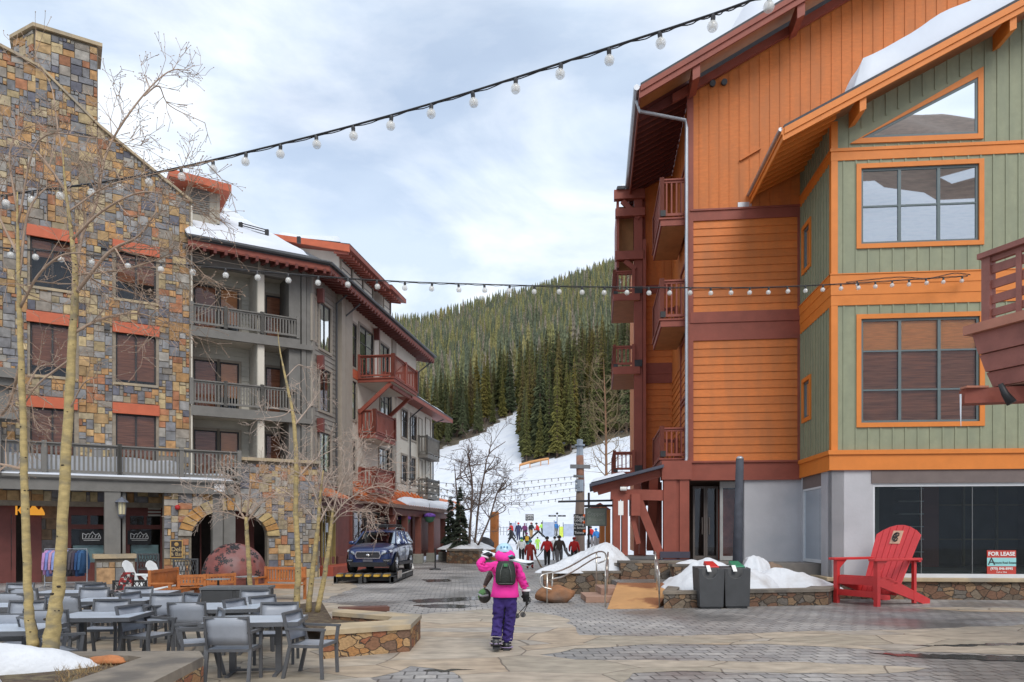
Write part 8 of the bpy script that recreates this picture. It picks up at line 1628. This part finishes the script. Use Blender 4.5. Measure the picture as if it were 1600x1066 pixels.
# ------------------------------------------------------------------ the skier in pink (back to the camera)
PK = mat('hot_pink_jacket', (.80, .03, .33), .8, .10, 5, .55, 11); PU = mat('violet_ski_trousers', (.035, .018, .145), .8, .15, 6, .6, 9); GLV = mat('black_glove', (.018, .018, .02), .7, .2, 9, .3); HEL = mat('pale_blue_helmet', (.42, .62, .74), .3, .05, 4); BOOT = mat('black_ski_boot', (.02, .02, .022), .35, .2, 6); PIPE = mat('pale_lilac_piping', (.30, .24, .38), .7, .05)
pg = Gd(784, 1017); pk = thing('person', (pg.x, pg.y, 0), 'skier in hot pink jacket and violet trousers walking away with white skis', 'person')
YP = pg.y
def Q(px, py, dy=0): v = P(px, py, YP + dy); return (v.x, v.y, v.z)
J = {'pel': (Q(789, 938), .195, .145), 'wst': (Q(789, 915), .185, .14), 'chs': (Q(790, 893, .03), .20, .145), 'nkb': (Q(789, 879, .06), .12, .10), 'nck': (Q(789, 873, .09), .07, .07), 'hd1': (Q(789, 868, .12), .085, .095), 'hd2': (Q(789, 861, .13), .092, .10),
    'hpL': (Q(779, 941), .125, .13), 'knL': (Q(778, 972, .06), .105, .105), 'clL': (Q(776, 990, -.02), .10, .10), 'anL': (Q(775, 1000, -.06), .095, .10), 'hpR': (Q(800, 941), .125, .13), 'knR': (Q(796, 974, .06), .105, .105), 'clR': (Q(793, 993, .10), .10, .105), 'anR': (Q(791, 1006, .12), .10, .11),
    'shL': (Q(772, 883, .05), .095, .095), 'elL': (Q(752, 889, -.05), .085, .085), 'miL': (Q(748, 883, .04), .075, .075), 'wrL': (Q(756, 872, .16), .06, .06), 'shR': (Q(808, 884, .03), .10, .095), 'elR': (Q(815, 905, -.02), .085, .085), 'wrR': (Q(821, 921, .05), .066, .066)}
B = [('pel', 'wst', 0), ('wst', 'chs', 0), ('chs', 'nkb', 0), ('nkb', 'nck', 0), ('nck', 'hd1', 3), ('hd1', 'hd2', 3), ('pel', 'hpL', 1), ('hpL', 'knL', 1), ('knL', 'clL', 1), ('clL', 'anL', 1), ('pel', 'hpR', 1), ('hpR', 'knR', 1), ('knR', 'clR', 1), ('clR', 'anR', 1), ('chs', 'shL', 0), ('shL', 'elL', 0), ('elL', 'miL', 0), ('miL', 'wrL', 0), ('chs', 'shR', 0), ('shR', 'elR', 0), ('elR', 'wrR', 0)]
skinfig('body', J, B, [PK, PU, BOOT, SKIN], pk, 3, Q(0, 931)[2], .05)
q = MB(); q.smooth = True; a = Vector(Q(789, 921)); b = Vector(Q(789, 934)); q2_ = []
for (py, w_, d_, dy) in ((902, .19, .150, .02), (915, .205, .160, 0), (926, .222, .170, 0), (932, .235, .178, 0), (933, .225, .170, 0)):
    c = Vector(Q(789.5, py, dy)); n = 24
    for k in range(n): t_ = 2 * PI * k / n; r_ = 1 + .035 * math.sin(5 * t_ + py * .12) + .02 * math.sin(11 * t_ + py * .3); q.v.append((c.x + w_ * math.cos(t_) * r_, c.y + d_ * math.sin(t_) * r_, c.z))
for j in range(4):
    for k in range(24): k2 = (k + 1) % 24; q.face((j * 24 + k2, j * 24 + k, (j + 1) * 24 + k, (j + 1) * 24 + k2))
q.build('jacket_hem', PK, pk)
q = MB(); q.smooth = True; hc = Vector(Q(789, 868.5, .02)); q.ball(hc, .15, 18, 10, (1.12, .75, .72)); q.v = [(x, y, z - .05 * max(0, 1 - abs(x - hc.x) / .16) * (y < hc.y)) for x, y, z in q.v]; q.build('hood', PK, pk)
hc = Vector(Q(788, 861.5, .14)); q = MB(); q.smooth = True; q.ball(hc, .142, 24, 14, (1, 1.12, .98)); q.v = [(x, y, max(z, hc.z - .09)) for x, y, z in q.v]; he = q.build('helmet', HEL, pk)
q = MB(); n = 28
for z_, r_ in ((-.035, 1.02), (-.035, 1.055), (.0, 1.055), (.0, 1.02)):
    for k in range(n): t_ = 2 * PI * k / n; e = math.sqrt(max(0, 1 - (z_ / .14) ** 2)); q.v.append((hc.x + .142 * r_ * e * math.cos(t_), hc.y + .159 * r_ * e * math.sin(t_), hc.z + z_ - .01))
for j in range(4):
    for k in range(n): k2 = (k + 1) % n; j2 = (j + 1) % 4; q.face((j * n + k, j * n + k2, j2 * n + k2, j2 * n + k))
q.build('goggle_strap', BLACK, he); q = MB(); q.bx(hc.x - .09, hc.x + .09, hc.y + .15, hc.y + .20, hc.z - .06, hc.z + .04); q.build('goggles', PLAS, he, bevel=.02)
q = MB(); [q.bx(hc.x + x - .012, hc.x + x + .012, hc.y - .145, hc.y - .135, hc.z + .05, hc.z + .085) for x in (-.05, 0, .05)]; q.build('helmet_vents', mat('blue_vent', (.10, .25, .40), .5), he)
q = MB(); hx = hc.y + .13; q.ball((hc.x, hx + .03, hc.z - .10), .02, 8, 5); q.build('nose', SKIN, pk)
# backpack
q = MB(); q.smooth = True; rows = ((877, .09, .04), (880, .13, .09), (888, .155, .13), (900, .165, .145), (910, .16, .13), (914, .12, .08)); n = 16
for py, w_, d_ in rows:
    c = Vector(Q(790, py, -.14))
    for k in range(n): t_ = 2 * PI * k / n; ct, st_ = math.cos(t_), math.sin(t_); e = .55; q.v.append((c.x + w_ * abs(ct) ** e * (1 if ct > 0 else -1), c.y + d_ * abs(st_) ** e * (1 if st_ > 0 else -1) * .8, c.z))
for j in range(len(rows) - 1):
    for k in range(n): k2 = (k + 1) % n; q.face((j * n + k2, j * n + k, (j + 1) * n + k, (j + 1) * n + k2))
q.face(range(n)); q.face([(len(rows) - 1) * n + k for k in reversed(range(n))]); bpk = q.build('backpack', mat('black_green_pack', (.022, .027, .024), .75, .3, 7, .4), pk)
q = MB(); q.smooth = True; [q.tube([Q(790 + sx * 4, 881, -.23), Q(790 + sx * 8, 893, -.285), Q(790 + sx * 9, 908, -.27)], .008, 5) for sx in (-1, 1)]; q.tube([Q(779, 912, -.25), Q(801, 912, -.25)], .007, 5); q.build('zips', mat('grey_zip', (.09, .10, .09), .6), bpk); q = MB(); q.beam(Q(787, 883, -.262), Q(793, 883, -.262), .012, .05); q.build('green_badge', mat('dull_green', (.05, .20, .08), .6), bpk)
q = MB(); [q.smooth or q.tube([Q(790 + sx * 9, 881, -.1), Q(790 + sx * 12, 876, .06), Q(790 + sx * 13, 884, .19), Q(790 + sx * 13, 905, .16)], .018, 5) for sx in (-1, 1)]; q.build('straps', BLACK, bpk)
for s, c, r_ in ((-1, 'anL', .115), (1, 'anR', .125)):
    p = Vector(J[c][0]); q = MB(); q.smooth = True; q.lathe((p.x, p.y, p.z - .05), [(r_ * .9, -.010), (r_ * .92, 0), (r_ * .9, .006)], 18); q.build('trouser_hem', PIPE, pk)
    q = MB(); q.smooth = True; zf = .0 if s > 0 else .05; hl = .10 if s > 0 else -.0
    q.tube([(p.x, p.y, p.z + .02), (p.x, p.y - .01, p.z - .10), (p.x, p.y + .0, zf + .09)], [.085, .088, .08], 12); q.tube([(p.x, p.y - .10, zf + .07), (p.x, p.y, zf + .072), (p.x + .01, p.y + .12, zf + .07), (p.x + .015, p.y + .20, zf + .05)], [.055, .068, .066, .04], 12); bo2 = q.build('boot', BOOT, pk); q = MB(); q.bx(p.x - .05, p.x + .06, p.y - .15, p.y + .24, zf, zf + .03); q.build('sole', PLAS, bo2); q = MB(); [q.beam((p.x - .09, p.y - .05, zf + z_), (p.x + .09, p.y - .05, zf + z_ - .01), .03, .012) for z_ in (.10, .15, .20)]; q.build('buckles', CHR, bo2)
q = MB(); q.smooth = True; p = Vector(J['wrR'][0]); q.lathe((p.x + .01, p.y, p.z - .035), [(.066, 0), (.075, .01), (.072, .035)], 14); p = Vector(J['wrL'][0]); q.lathe((p.x + .01, p.y, p.z), [(.064, 0), (.070, .02), (.06, .03)], 14, z=(.3, .2, 1)); q.build('cuffs', mat('white_cuff', (.75, .72, .74), .8), pk)
def glove(wr, dirv, side, curl=1.0, palm=.10, nrm=(0, -1, 0)):
    """gloved hand: palm with four curled fingers of unequal length and a thumb"""
    d = Vector(dirv).normalized(); n = Vector(nrm).normalized(); sdv = d.cross(n).normalized(); wr = Vector(wr); q = MB(); q.smooth = True
    q.tube([wr - d * .03, wr + d * .02, wr + d * palm * .6, wr + d * palm], [.042, .045, .050, .040], 10)
    q.tube([wr + d * palm * .5 - sdv * .025, wr + d * palm - sdv * .03], [.03, .028], 8); q.tube([wr + d * palm * .5 + sdv * .025, wr + d * palm + sdv * .03], [.03, .028], 8)
    for k, (o_, ln) in enumerate(((-.042, .075), (-.014, .088), (.014, .082), (.042, .062))):
        p0 = wr + d * palm + sdv * o_; p1 = p0 + (d * .8 - n * .35 * curl) * ln * .42; p2 = p1 + (d * .25 - n * .9 * curl) * ln * .36; p3 = p2 + (-d * .45 * curl - n * .55) * ln * .28; q.tube([p0, p1, p2, p3], [.016, .0155, .014, .010], 8)
    t0 = wr + d * palm * .35 - sdv * .04 * side; t1 = t0 + (d * .5 - sdv * .6 * side - n * .3) * .045; t2 = t1 + (d * .55 + sdv * .1 * side - n * .7) * .04; q.tube([t0, t1, t2], [.019, .017, .012], 8)
    return q.build('glove', GLV, pk)
pR = Vector(J['wrR'][0]); glove(pR - Vector((0, 0, .05)), (.12, .05, -1), -1, 1.0, .12, (-.2, -1, 0)); q = MB(); q.smooth = True; q.tube([pR - Vector((0, 0, .03)), pR - Vector((-.01, 0, .12))], [.062, .055], 12); q.build('glove_gauntlet', GLV, pk)
pL = Vector(J['wrL'][0]); glove(pL + Vector((.02, .02, .03)), (.75, .25, .35), 1, 1.0, .09, (0, 0, 1)); q = MB(); q.smooth = True; q.tube([pL, pL + Vector((.05, .02, .05))], [.058, .05], 12); q.build('glove_gauntlet', GLV, pk)
# skis on the shoulder, poles in the right hand
SKW = mat('white_ski_base', (.78, .80, .82), .3, .05, 4); SKT = mat('turquoise_ski_graphic', (.05, .40, .45), .35, .1, 5)
a = Vector(Q(823, 883, -.42)); b = Vector(Q(760, 868.0, .62)); d = (b - a); sk = thing('ski_pair', tuple((a + b) / 2), 'pair of white skis with turquoise marks resting on the pink shoulder', 'skis'); u_ = d.normalized(); upv = Vector((.25, -.80, .55)).normalized()
for k, off in enumerate((0, .028)):
    q = MB(); n = 14; prev = None; sd_ = u_.cross(upv).normalized()
    for i in range(n + 1):
        t_ = i / n; c = a - u_ * .10 + (d + u_ * .25) * t_ + upv * (off + .05 + .035 * max(0, abs(t_ - .5) * 2 - .75) * 4 * (1 if k else -1)); w_ = (.052 - .012 * math.sin(PI * t_)) * (1 if t_ < .94 else .55) * (1 if t_ > .03 else .7)
        for sx, sz in ((-1, -1), (1, -1), (1, 1), (-1, 1)): q.v.append(tuple(c + sd_ * w_ * sx + upv * .006 * sz))
        if i:
            for m_ in range(4): m2_ = (m_ + 1) % 4; o0 = (i - 1) * 4; q.face((o0 + m_, o0 + m2_, o0 + 4 + m2_, o0 + 4 + m_))
    q.face((0, 1, 2, 3)); q.face([n * 4 + x for x in (3, 2, 1, 0)]); so_ = q.build('ski', SKW, sk); c = a + d * .42 + upv * (off + .08); q = MB(); q.beam(c - u_ * .10, c + u_ * .12, .06, .05, upv); q.beam(c + u_ * .25, c + u_ * .36, .06, .06, upv); q.build('binding', BLACK, so_)
c = a + d * .46 + upv * .145; q = MB(); q.beam(c - u_ * .05, c + u_ * .05, .07, .02, upv); q.build('turquoise_mark', SKT, sk); q = MB(); c = a - u_ * .08 + upv * .06; q.beam(c - u_ * .02, c + u_ * .03, .095, .03, upv); q.build('black_tail', BLACK, sk)
hR = pR + Vector((.02, .0, -.20)); pol = thing('ski_poles', tuple(hR), 'pair of black ski poles hanging from the right glove', 'ski poles')
for k, (px, py, dy) in enumerate(((807, 963, .75), (817, 961, .85))):
    e = Vector(Q(px, py, dy)); q = MB(); q.tube([hR + Vector((.01 * k, -.05, .05)), hR + Vector((.01 * k, -.01, -.05))], .02, 8); q.tube([hR + Vector((.01 * k, -.01, -.05)), e], .007, 6); dd_ = (e - hR).normalized(); q.lathe(tuple(e - dd_ * .03), [(.045, 0), (.05, .008), (.01, .03)], 10, z=dd_); q.tube([e, e + dd_ * .05], .006, 5); q.build('pole', BLACK, pol)
q = MB(); q.smooth = True; q.tube([hR + Vector((.03 + .035 * math.cos(t_), -.05, .03 + .055 * math.sin(t_))) for t_ in [2 * PI * k / 12 for k in range(13)]], .006, 5); q.build('straps', BLACK, pol)
# companion mostly hidden in front of the skier in pink
cp_ = thing('person', (P(776, 0, 13.1).x, 13.1, 0), 'person in a grey patterned jacket mostly hidden behind the pink skier', 'person'); YC = 13.1
def Q2(px, py, dy=0): v = P(px, py, YC + dy); return (v.x, v.y, v.z)
J2 = {'pel': (Q2(783, 935), .14, .11), 'chs': (Q2(781, 898), .165, .12), 'nkb': (Q2(783, 885), .09, .08), 'nck': (Q2(784, 881), .06, .06), 'hd': (Q2(785, 871), .085, .09), 'shL': (Q2(769, 893), .07, .07), 'elL': (Q2(763, 904), .055, .055), 'wrL': (Q2(758, 914), .04, .04), 'haL': (Q2(757, 919), .035, .025), 'hpL': (Q2(780, 942), .09, .09), 'knL': (Q2(780, 962), .07, .07), 'anL': (Q2(780, 985), .06, .06), 'toL': (Q2(780, 993, .14), .05, .04), 'hpR': (Q2(790, 942), .09, .09), 'knR': (Q2(790, 962), .07, .07), 'anR': (Q2(790, 985), .06, .06), 'toR': (Q2(790, 993, .14), .05, .04), 'shR': (Q2(795, 893), .07, .07), 'elR': (Q2(797, 910), .055, .055), 'wrR': (Q2(796, 924), .04, .04)}
B2 = [('pel', 'chs', 0), ('chs', 'nkb', 0), ('nkb', 'nck', 3), ('nck', 'hd', 3), ('chs', 'shL', 0), ('shL', 'elL', 4), ('elL', 'wrL', 4), ('wrL', 'haL', 3)] + [('pel', 'hp' + k, 1) for k in 'LR'] + [('hp' + k, 'kn' + k, 1) for k in 'LR'] + [('kn' + k, 'an' + k, 1) for k in 'LR'] + [('an' + k, 'to' + k, 2) for k in 'LR'] + [('chs', 'shR', 0), ('shR', 'elR', 0), ('elR', 'wrR', 0)]
skinfig('body', J2, B2, [mat('grey_mauve_jacket', (.24, .19, .20), .85, .35, 16, .4), CB, CB, SKIN, mat('dark_patterned_sleeve', (.09, .06, .055), .85, .6, 22, .3)], cp_)
q = MB(); q.smooth = True; q.ball(Q2(785, 869), .12, 14, 9); q.build('helmet', CB, cp_)
hc = Vector(Q2(757, 931)); ht = thing('carried_helmet', tuple(hc), 'green and black helmet dangling from the left hand of the hidden companion', 'helmet'); q = MB(); q.smooth = True; q.ball(hc, .125, 20, 12, (.92, .9, 1.05)); q.build('shell', mat('green_black_helmet', (.03, .03, .03), .4, .3, 9, second=(.10, .26, .07), sec=(.53, .55)), ht); q = MB(); q.smooth = True; q.tube([hc + Vector((-.09, -.03, .05)), Vector(Q2(757, 918)), hc + Vector((.07, -.03, .07))], .010, 5); q.tube([hc + Vector((-.11, -.05, .03)), hc + Vector((-.03, -.13, -.0)), hc + Vector((.07, -.10, .02))], .02, 6); q.build('goggle_straps', mat('grey_white_strap', (.35, .35, .36), .7, .5, 12), ht)
# ================================================================== BARE TREES
RMIN = .0032
def grow(mb, p, d, L_, r, depth, rg, bend=.22, split=(2, 3), sides=4, gravity=.0, bud=False, twigmb=None, ang=(25, 55)):
    r = max(r, RMIN); n = max(2, int(L_ / .16) if depth > 0 else 3); pts = [Vector(p)]; rs = [r]; d = Vector(d).normalized()
    for i in range(n):
        d = (d + Vector((rg.uniform(-bend, bend), rg.uniform(-bend, bend), rg.uniform(-bend, bend) + gravity)) * .6).normalized(); pts.append(pts[-1] + d * L_ / n); rs.append(max(RMIN * .8, r * (1 - .65 * (i + 1) / n)))
    tgt = twigmb if (twigmb is not None and r < .012) else mb
    tgt.tube(pts, rs, 3 if r < .012 else sides, cap=False)
    if depth <= 0:
        if bud: tgt.ball(pts[-1], max(.0075, r * 1.5), 4, 3)
        return
    for k in range(rg.randint(*split)):
        i = rg.randint(max(1, n // 4), n); base = pts[i]; dr = (pts[i] - pts[i - 1]).normalized(); a = rg.uniform(0, 6.28); o = dr.orthogonal().normalized(); o2 = dr.cross(o); t = R(rg.uniform(*ang)); nd = dr * math.cos(t) + (o * math.cos(a) + o2 * math.sin(a)) * math.sin(t)
        grow(mb, base, nd, L_ * rg.uniform(.45, .75), rs[i] * rg.uniform(.5, .75), depth - 1, rg, bend, split, sides, gravity, bud, twigmb, ang)
def catp(pts, Y, dyf=None): return [P(a, b, Y + (dyf[i] if dyf else 0)) for i, (a, b) in enumerate(pts)]
SUBK = 1.25
def tree(name, label, Y, trunk, radii, limbs, rg, cat='bare tree', group=None, bark=BARK, twig=TWIG, scars=0, zb=0, tw=TWIG, sides=10):
    """trunk: pixel path; limbs: list of (pixel path, r0, r1, depth-offset end, sub-branches)"""
    base = P(*trunk[0], Y); t = thing(name, (base.x, Y, zb), label, cat, group); tp = catmull(catp(trunk, Y), 6); n = len(tp); rr = np.interp(np.linspace(0, 1, n), np.linspace(0, 1, len(radii)), radii)
    q = MB(); q.smooth = True; tp = [p + Vector((rg.uniform(-1, 1), rg.uniform(-1, 1), 0)) * rr[i] * .12 for i, p in enumerate(tp)]; q.tube(tp, [r_ * rg.uniform(.95, 1.06) for r_ in rr], sides); tk = q.build('trunk', bark, t)
    if scars:
        q = MB()
        for k in range(scars):
            i = rg.randrange(1, n - 1); a = rg.uniform(PI, 2 * PI); c = tp[i] + Vector((math.cos(a), math.sin(a), 0)) * rr[i] * .93; q.ball(c, rr[i] * rg.uniform(.10, .32), 6, 4, (1.3, 1, .65))
        q.build('bark_scars', BARKD, tk)
    q = MB(); tq = MB(); q.smooth = True
    for (path, r0, r1, dy, subs, depth, ln) in limbs:
        lp = catmull([P(a, b, Y + dy * i / (len(path) - 1)) for i, (a, b) in enumerate(path)], 5); m = len(lp); lr = [r0 + (r1 - r0) * i / (m - 1) for i in range(m)]; q.tube(lp, lr, 6)
        for k in range(int(subs * SUBK)):
            i = rg.randint(int(m * .15), m - 1); dr = (lp[i] - lp[i - 1]).normalized(); a = rg.uniform(0, 6.28); o = dr.orthogonal().normalized(); o2 = dr.cross(o); tt = R(rg.uniform(30, 75)); nd = dr * math.cos(tt) + (o * math.cos(a) + o2 * math.sin(a)) * math.sin(tt)
            grow(q, lp[i], nd, ln * rg.uniform(.5, 1.1), max(.005, lr[i] * rg.uniform(.4, .7)), depth, rg, .30, (2, 4), 4, 0, True, tq)
    if q.f: q.build('limbs', twig, t)
    if tq.f: tq.build('crown', tw, t)
    return t
rg = random.Random(21)
YA = 8.95
tree('aspen_tree', 'slender scarred bare aspen, left one of the two beside the snow patch', YA, [(52, 1012), (46, 960), (43, 900), (38, 740), (34, 600), (30, 480), (28, 380), (27, 300)], [.066, .054, .047, .043, .036, .027, .018, .008],
    [([(34, 560), (10, 640), (-30, 660)], .022, .008, .5, 9, 2, .45), ([(32, 480), (60, 430), (95, 400), (130, 395)], .02, .006, -.5, 11, 2, .5), ([(29, 400), (-5, 330), (-30, 250)], .018, .005, .3, 9, 2, .5), ([(30, 430), (45, 330), (80, 290), (110, 300)], .018, .005, .5, 11, 2, .5), ([(40, 735), (10, 727), (-30, 722)], .020, .010, .2, 5, 1, .35), ([(27, 330), (15, 240), (40, 200), (85, 205)], .014, .004, .4, 11, 2, .5), ([(35, 620), (60, 575), (90, 570)], .014, .004, .6, 7, 2, .4), ([(28, 350), (60, 220), (140, 215), (190, 225)], .013, .004, -.3, 12, 2, .45)], rg, scars=26, zb=.38, group='aspens in the near planter')
tree('aspen_tree', 'thicker bare aspen with a dark wound near its foot, right of the slender one', YA - .05, [(76, 1022), (88, 940), (96, 860), (104, 700), (113, 540), (118, 440), (112, 370), (102, 290), (98, 235)], [.100, .076, .062, .056, .047, .036, .024, .014, .006],
    [([(118, 440), (128, 370), (150, 320), (168, 235), (215, 160), (262, 113), (297, 110)], .022, .005, 1.0, 20, 2, .42), ([(225, 150), (248, 135), (265, 165), (320, 192)], .010, .004, .5, 9, 1, .25), ([(117, 460), (170, 395), (215, 370), (245, 330)], .024, .006, -.5, 13, 2, .5), ([(116, 520), (160, 498), (215, 490), (262, 505)], .020, .006, .4, 12, 2, .45), ([(112, 375), (160, 330), (225, 300), (300, 315)], .018, .005, -.4, 14, 2, .5),
     ([(104, 300), (60, 240), (20, 215), (-20, 205)], .016, .005, .3, 12, 2, .5), ([(113, 400), (150, 440), (230, 470), (300, 560)], .014, .004, .5, 12, 2, .5), ([(100, 260), (89, 190), (78, 130), (45, 88)], .012, .003, .2, 9, 1, .35), ([(109, 640), (130, 600), (150, 590)], .012, .004, -.3, 5, 1, .3), ([(118, 430), (200, 420), (280, 400), (330, 440)], .013, .004, .2, 13, 2, .45), ([(108, 330), (170, 290), (250, 270), (340, 250)], .012, .003, .6, 13, 2, .4), ([(112, 560), (60, 600), (30, 640), (0, 640)], .014, .005, .4, 9, 2, .4)], rg, scars=34, zb=.38, group='aspens in the near planter')
q = MB(); q.ball(P(86, 1005 - 20, YA - .15), .055, 8, 6, (.9, .5, 2.0)); tag(q.build('bark_wound', BARKD), 'dark torn wound low on the thicker aspen trunk', 'bark wound') if False else None
SUBK = .85; RMIN = .0042
YB = 15.4
G3 = 'aspens in the V shaped planter'
tree('aspen_tree', 'tallest aspen of the clump in the V planter, reaching up past the grey balconies', YB, [(463, 958), (466, 880), (462, 800), (463, 720), (458, 650), (446, 590), (437, 545), (434, 515)], [.072, .056, .050, .044, .034, .022, .012, .005],
    [([(460, 665), (480, 640), (500, 610)], .022, .006, .3, 9, 2, .5), ([(455, 640), (440, 650), (395, 655)], .015, .005, -.3, 9, 2, .5), ([(446, 590), (470, 570), (480, 610)], .012, .004, .3, 8, 2, .4), ([(463, 750), (490, 720), (525, 700)], .02, .006, .4, 8, 2, .6), ([(463, 780), (430, 760), (385, 750)], .018, .006, -.4, 11, 2, .6)], rg, twig=TWIGL, tw=TWIGL, scars=14, zb=.3, group=G3)
tree('aspen_tree', 'middle aspen of the clump in the V planter, upright and slightly bowed', YB + .15, [(481, 958), (489, 890), (496, 830), (500, 780), (505, 735)], [.062, .052, .042, .028, .012],
    [([(497, 820), (520, 780), (560, 740), (590, 735)], .022, .005, .5, 18, 2, .65), ([(499, 790), (480, 750), (450, 730)], .018, .005, -.3, 16, 2, .6), ([(501, 775), (520, 740), (560, 700)], .014, .004, .2, 14, 2, .55), ([(496, 815), (470, 790), (430, 780)], .014, .004, .4, 12, 2, .55)], rg, twig=TWIGL, tw=TWIGL, scars=12, zb=.3, group=G3)
tree('aspen_tree', 'right aspen of the clump in the V planter, leaning and forking at head height', YB + .1, [(496, 956), (505, 910), (513, 860), (518, 820), (520, 795)], [.055, .05, .045, .036, .02],
    [([(518, 812), (545, 780), (590, 760), (625, 770)], .020, .005, .3, 20, 2, .6), ([(518, 820), (540, 800), (580, 800)], .016, .004, -.4, 14, 2, .5), ([(519, 800), (500, 770), (470, 755)], .014, .004, .4, 14, 2, .55), ([(520, 800), (535, 750), (560, 715)], .014, .004, .1, 12, 2, .55)], rg, twig=TWIGL, tw=TWIGL, scars=9, zb=.3, group=G3)
tree('young_tree', 'small spreading bare tree standing behind the dark cabinet in front of the arch', 17.2, [(391, 922), (389, 880), (386, 840), (385, 808)], [.058, .05, .045, .04],
    [([(385, 815), (365, 785), (335, 765), (300, 760)], .028, .006, .4, 18, 2, .7), ([(385, 812), (390, 775), (395, 745)], .026, .006, -.3, 17, 2, .65), ([(386, 815), (410, 785), (445, 765), (470, 770)], .026, .006, .3, 18, 2, .7), ([(385, 812), (350, 800), (310, 800)], .018, .005, -.4, 13, 2, .6), ([(386, 812), (425, 800), (450, 810)], .016, .004, .5, 12, 2, .55)], rg, twig=TWIG, tw=TWIGL, scars=8, zb=.5)
q = MB(); x = P(391, 0, 17.2).x; q.lathe((x, 17.2, 0), [(.5, 0), (.55, .5), (.45, .5), (.45, .42), (0, .42)], 16); tag(q.build('round_planter', mat('dark_planter_pot', (.10, .10, .10), .7, .2)), 'dark round planter at the foot of the small bare tree', 'planter')
SUBK = .75; RMIN = .010
DKT = mat('dark_tree_bark', (.13, .095, .08), .9, .25, 5)
for i, (pts, r_, Y, lab) in enumerate(((((733, 850), (736, 800), (738, 760), (733, 720), (730, 700)), .10, 51, 'bare tree with an upright stem, second from the left beyond the arcade'), (((742, 850), (748, 790), (757, 740), (764, 710), (790, 690)), .09, 52, 'bare tree leaning right with long twigs beside the orange slab'), (((747, 852), (765, 810), (777, 770), (790, 750)), .08, 50, 'low bare tree leaning far to the right in front of the orange slab'), (((718, 850), (716, 800), (712, 750), (710, 725)), .08, 53, 'bare tree nearest the end of the arcade'))):
    lim = []
    for k in range(8):
        f_ = .3 + .7 * k / 8; j = min(len(pts) - 2, int(f_ * (len(pts) - 1))); a_ = pts[j]; lim.append(([a_, (a_[0] + rg.uniform(-22, 30), a_[1] - rg.uniform(8, 30)), (a_[0] + rg.uniform(-40, 55), a_[1] - rg.uniform(10, 55))], .04, .012, rg.uniform(-1, 1), 7, 2, 1.1))
    tree('bare_tree', lab, Y, list(pts), [r_, r_ * .8, r_ * .6, .02], lim, rg, bark=DKT, twig=DKT, tw=DKT, zb=.85, sides=6)
tree('larch_tree', 'thin brown bare larch standing on the snow right of the timber post', 66, [(948, 765), (947, 700), (946, 640), (944, 590), (943, 560)], [.14, .11, .08, .04, .01], [([(946, y), (946 + s * rg.uniform(10, 20), y - 14), (946 + s * rg.uniform(18, 34), y - 34)], .05, .01, rg.uniform(-1, 1), 7, 2, 1.4) for y in range(600, 760, 16) for s in (-1, 1)], rg, cat='bare tree', bark=mat('larch_bark', (.26, .14, .08), .9, .2, 4), twig=mat('larch_twig', (.22, .16, .09), .9, .2), tw=MATS['larch_twig'], zb=3, sides=6)
for x, y, h, lab in ((719, 50.5, 4.2, 'small dark conifer with a thin crown among the bare trees'), (704, 54, 3.6, 'small shaggy conifer nearest the end of the arcade')):
    xx = P(x, 0, y).x; t = thing('small_conifer', (xx, y, .8), lab, 'conifer'); c = conifer_mesh(x, 20, 8, h, .75, 3, .05); c.v = [(a + xx, b + y, z + .8) for a, b, z in c.v]; c.build('crown', mat('dark_needles', (.04, .055, .035), .8, .3), t); q = MB(); q.tube([(xx, y, .7), (xx, y, .8 + h * .9)], [.07, .02], 6); q.build('trunk', CBARK, t)
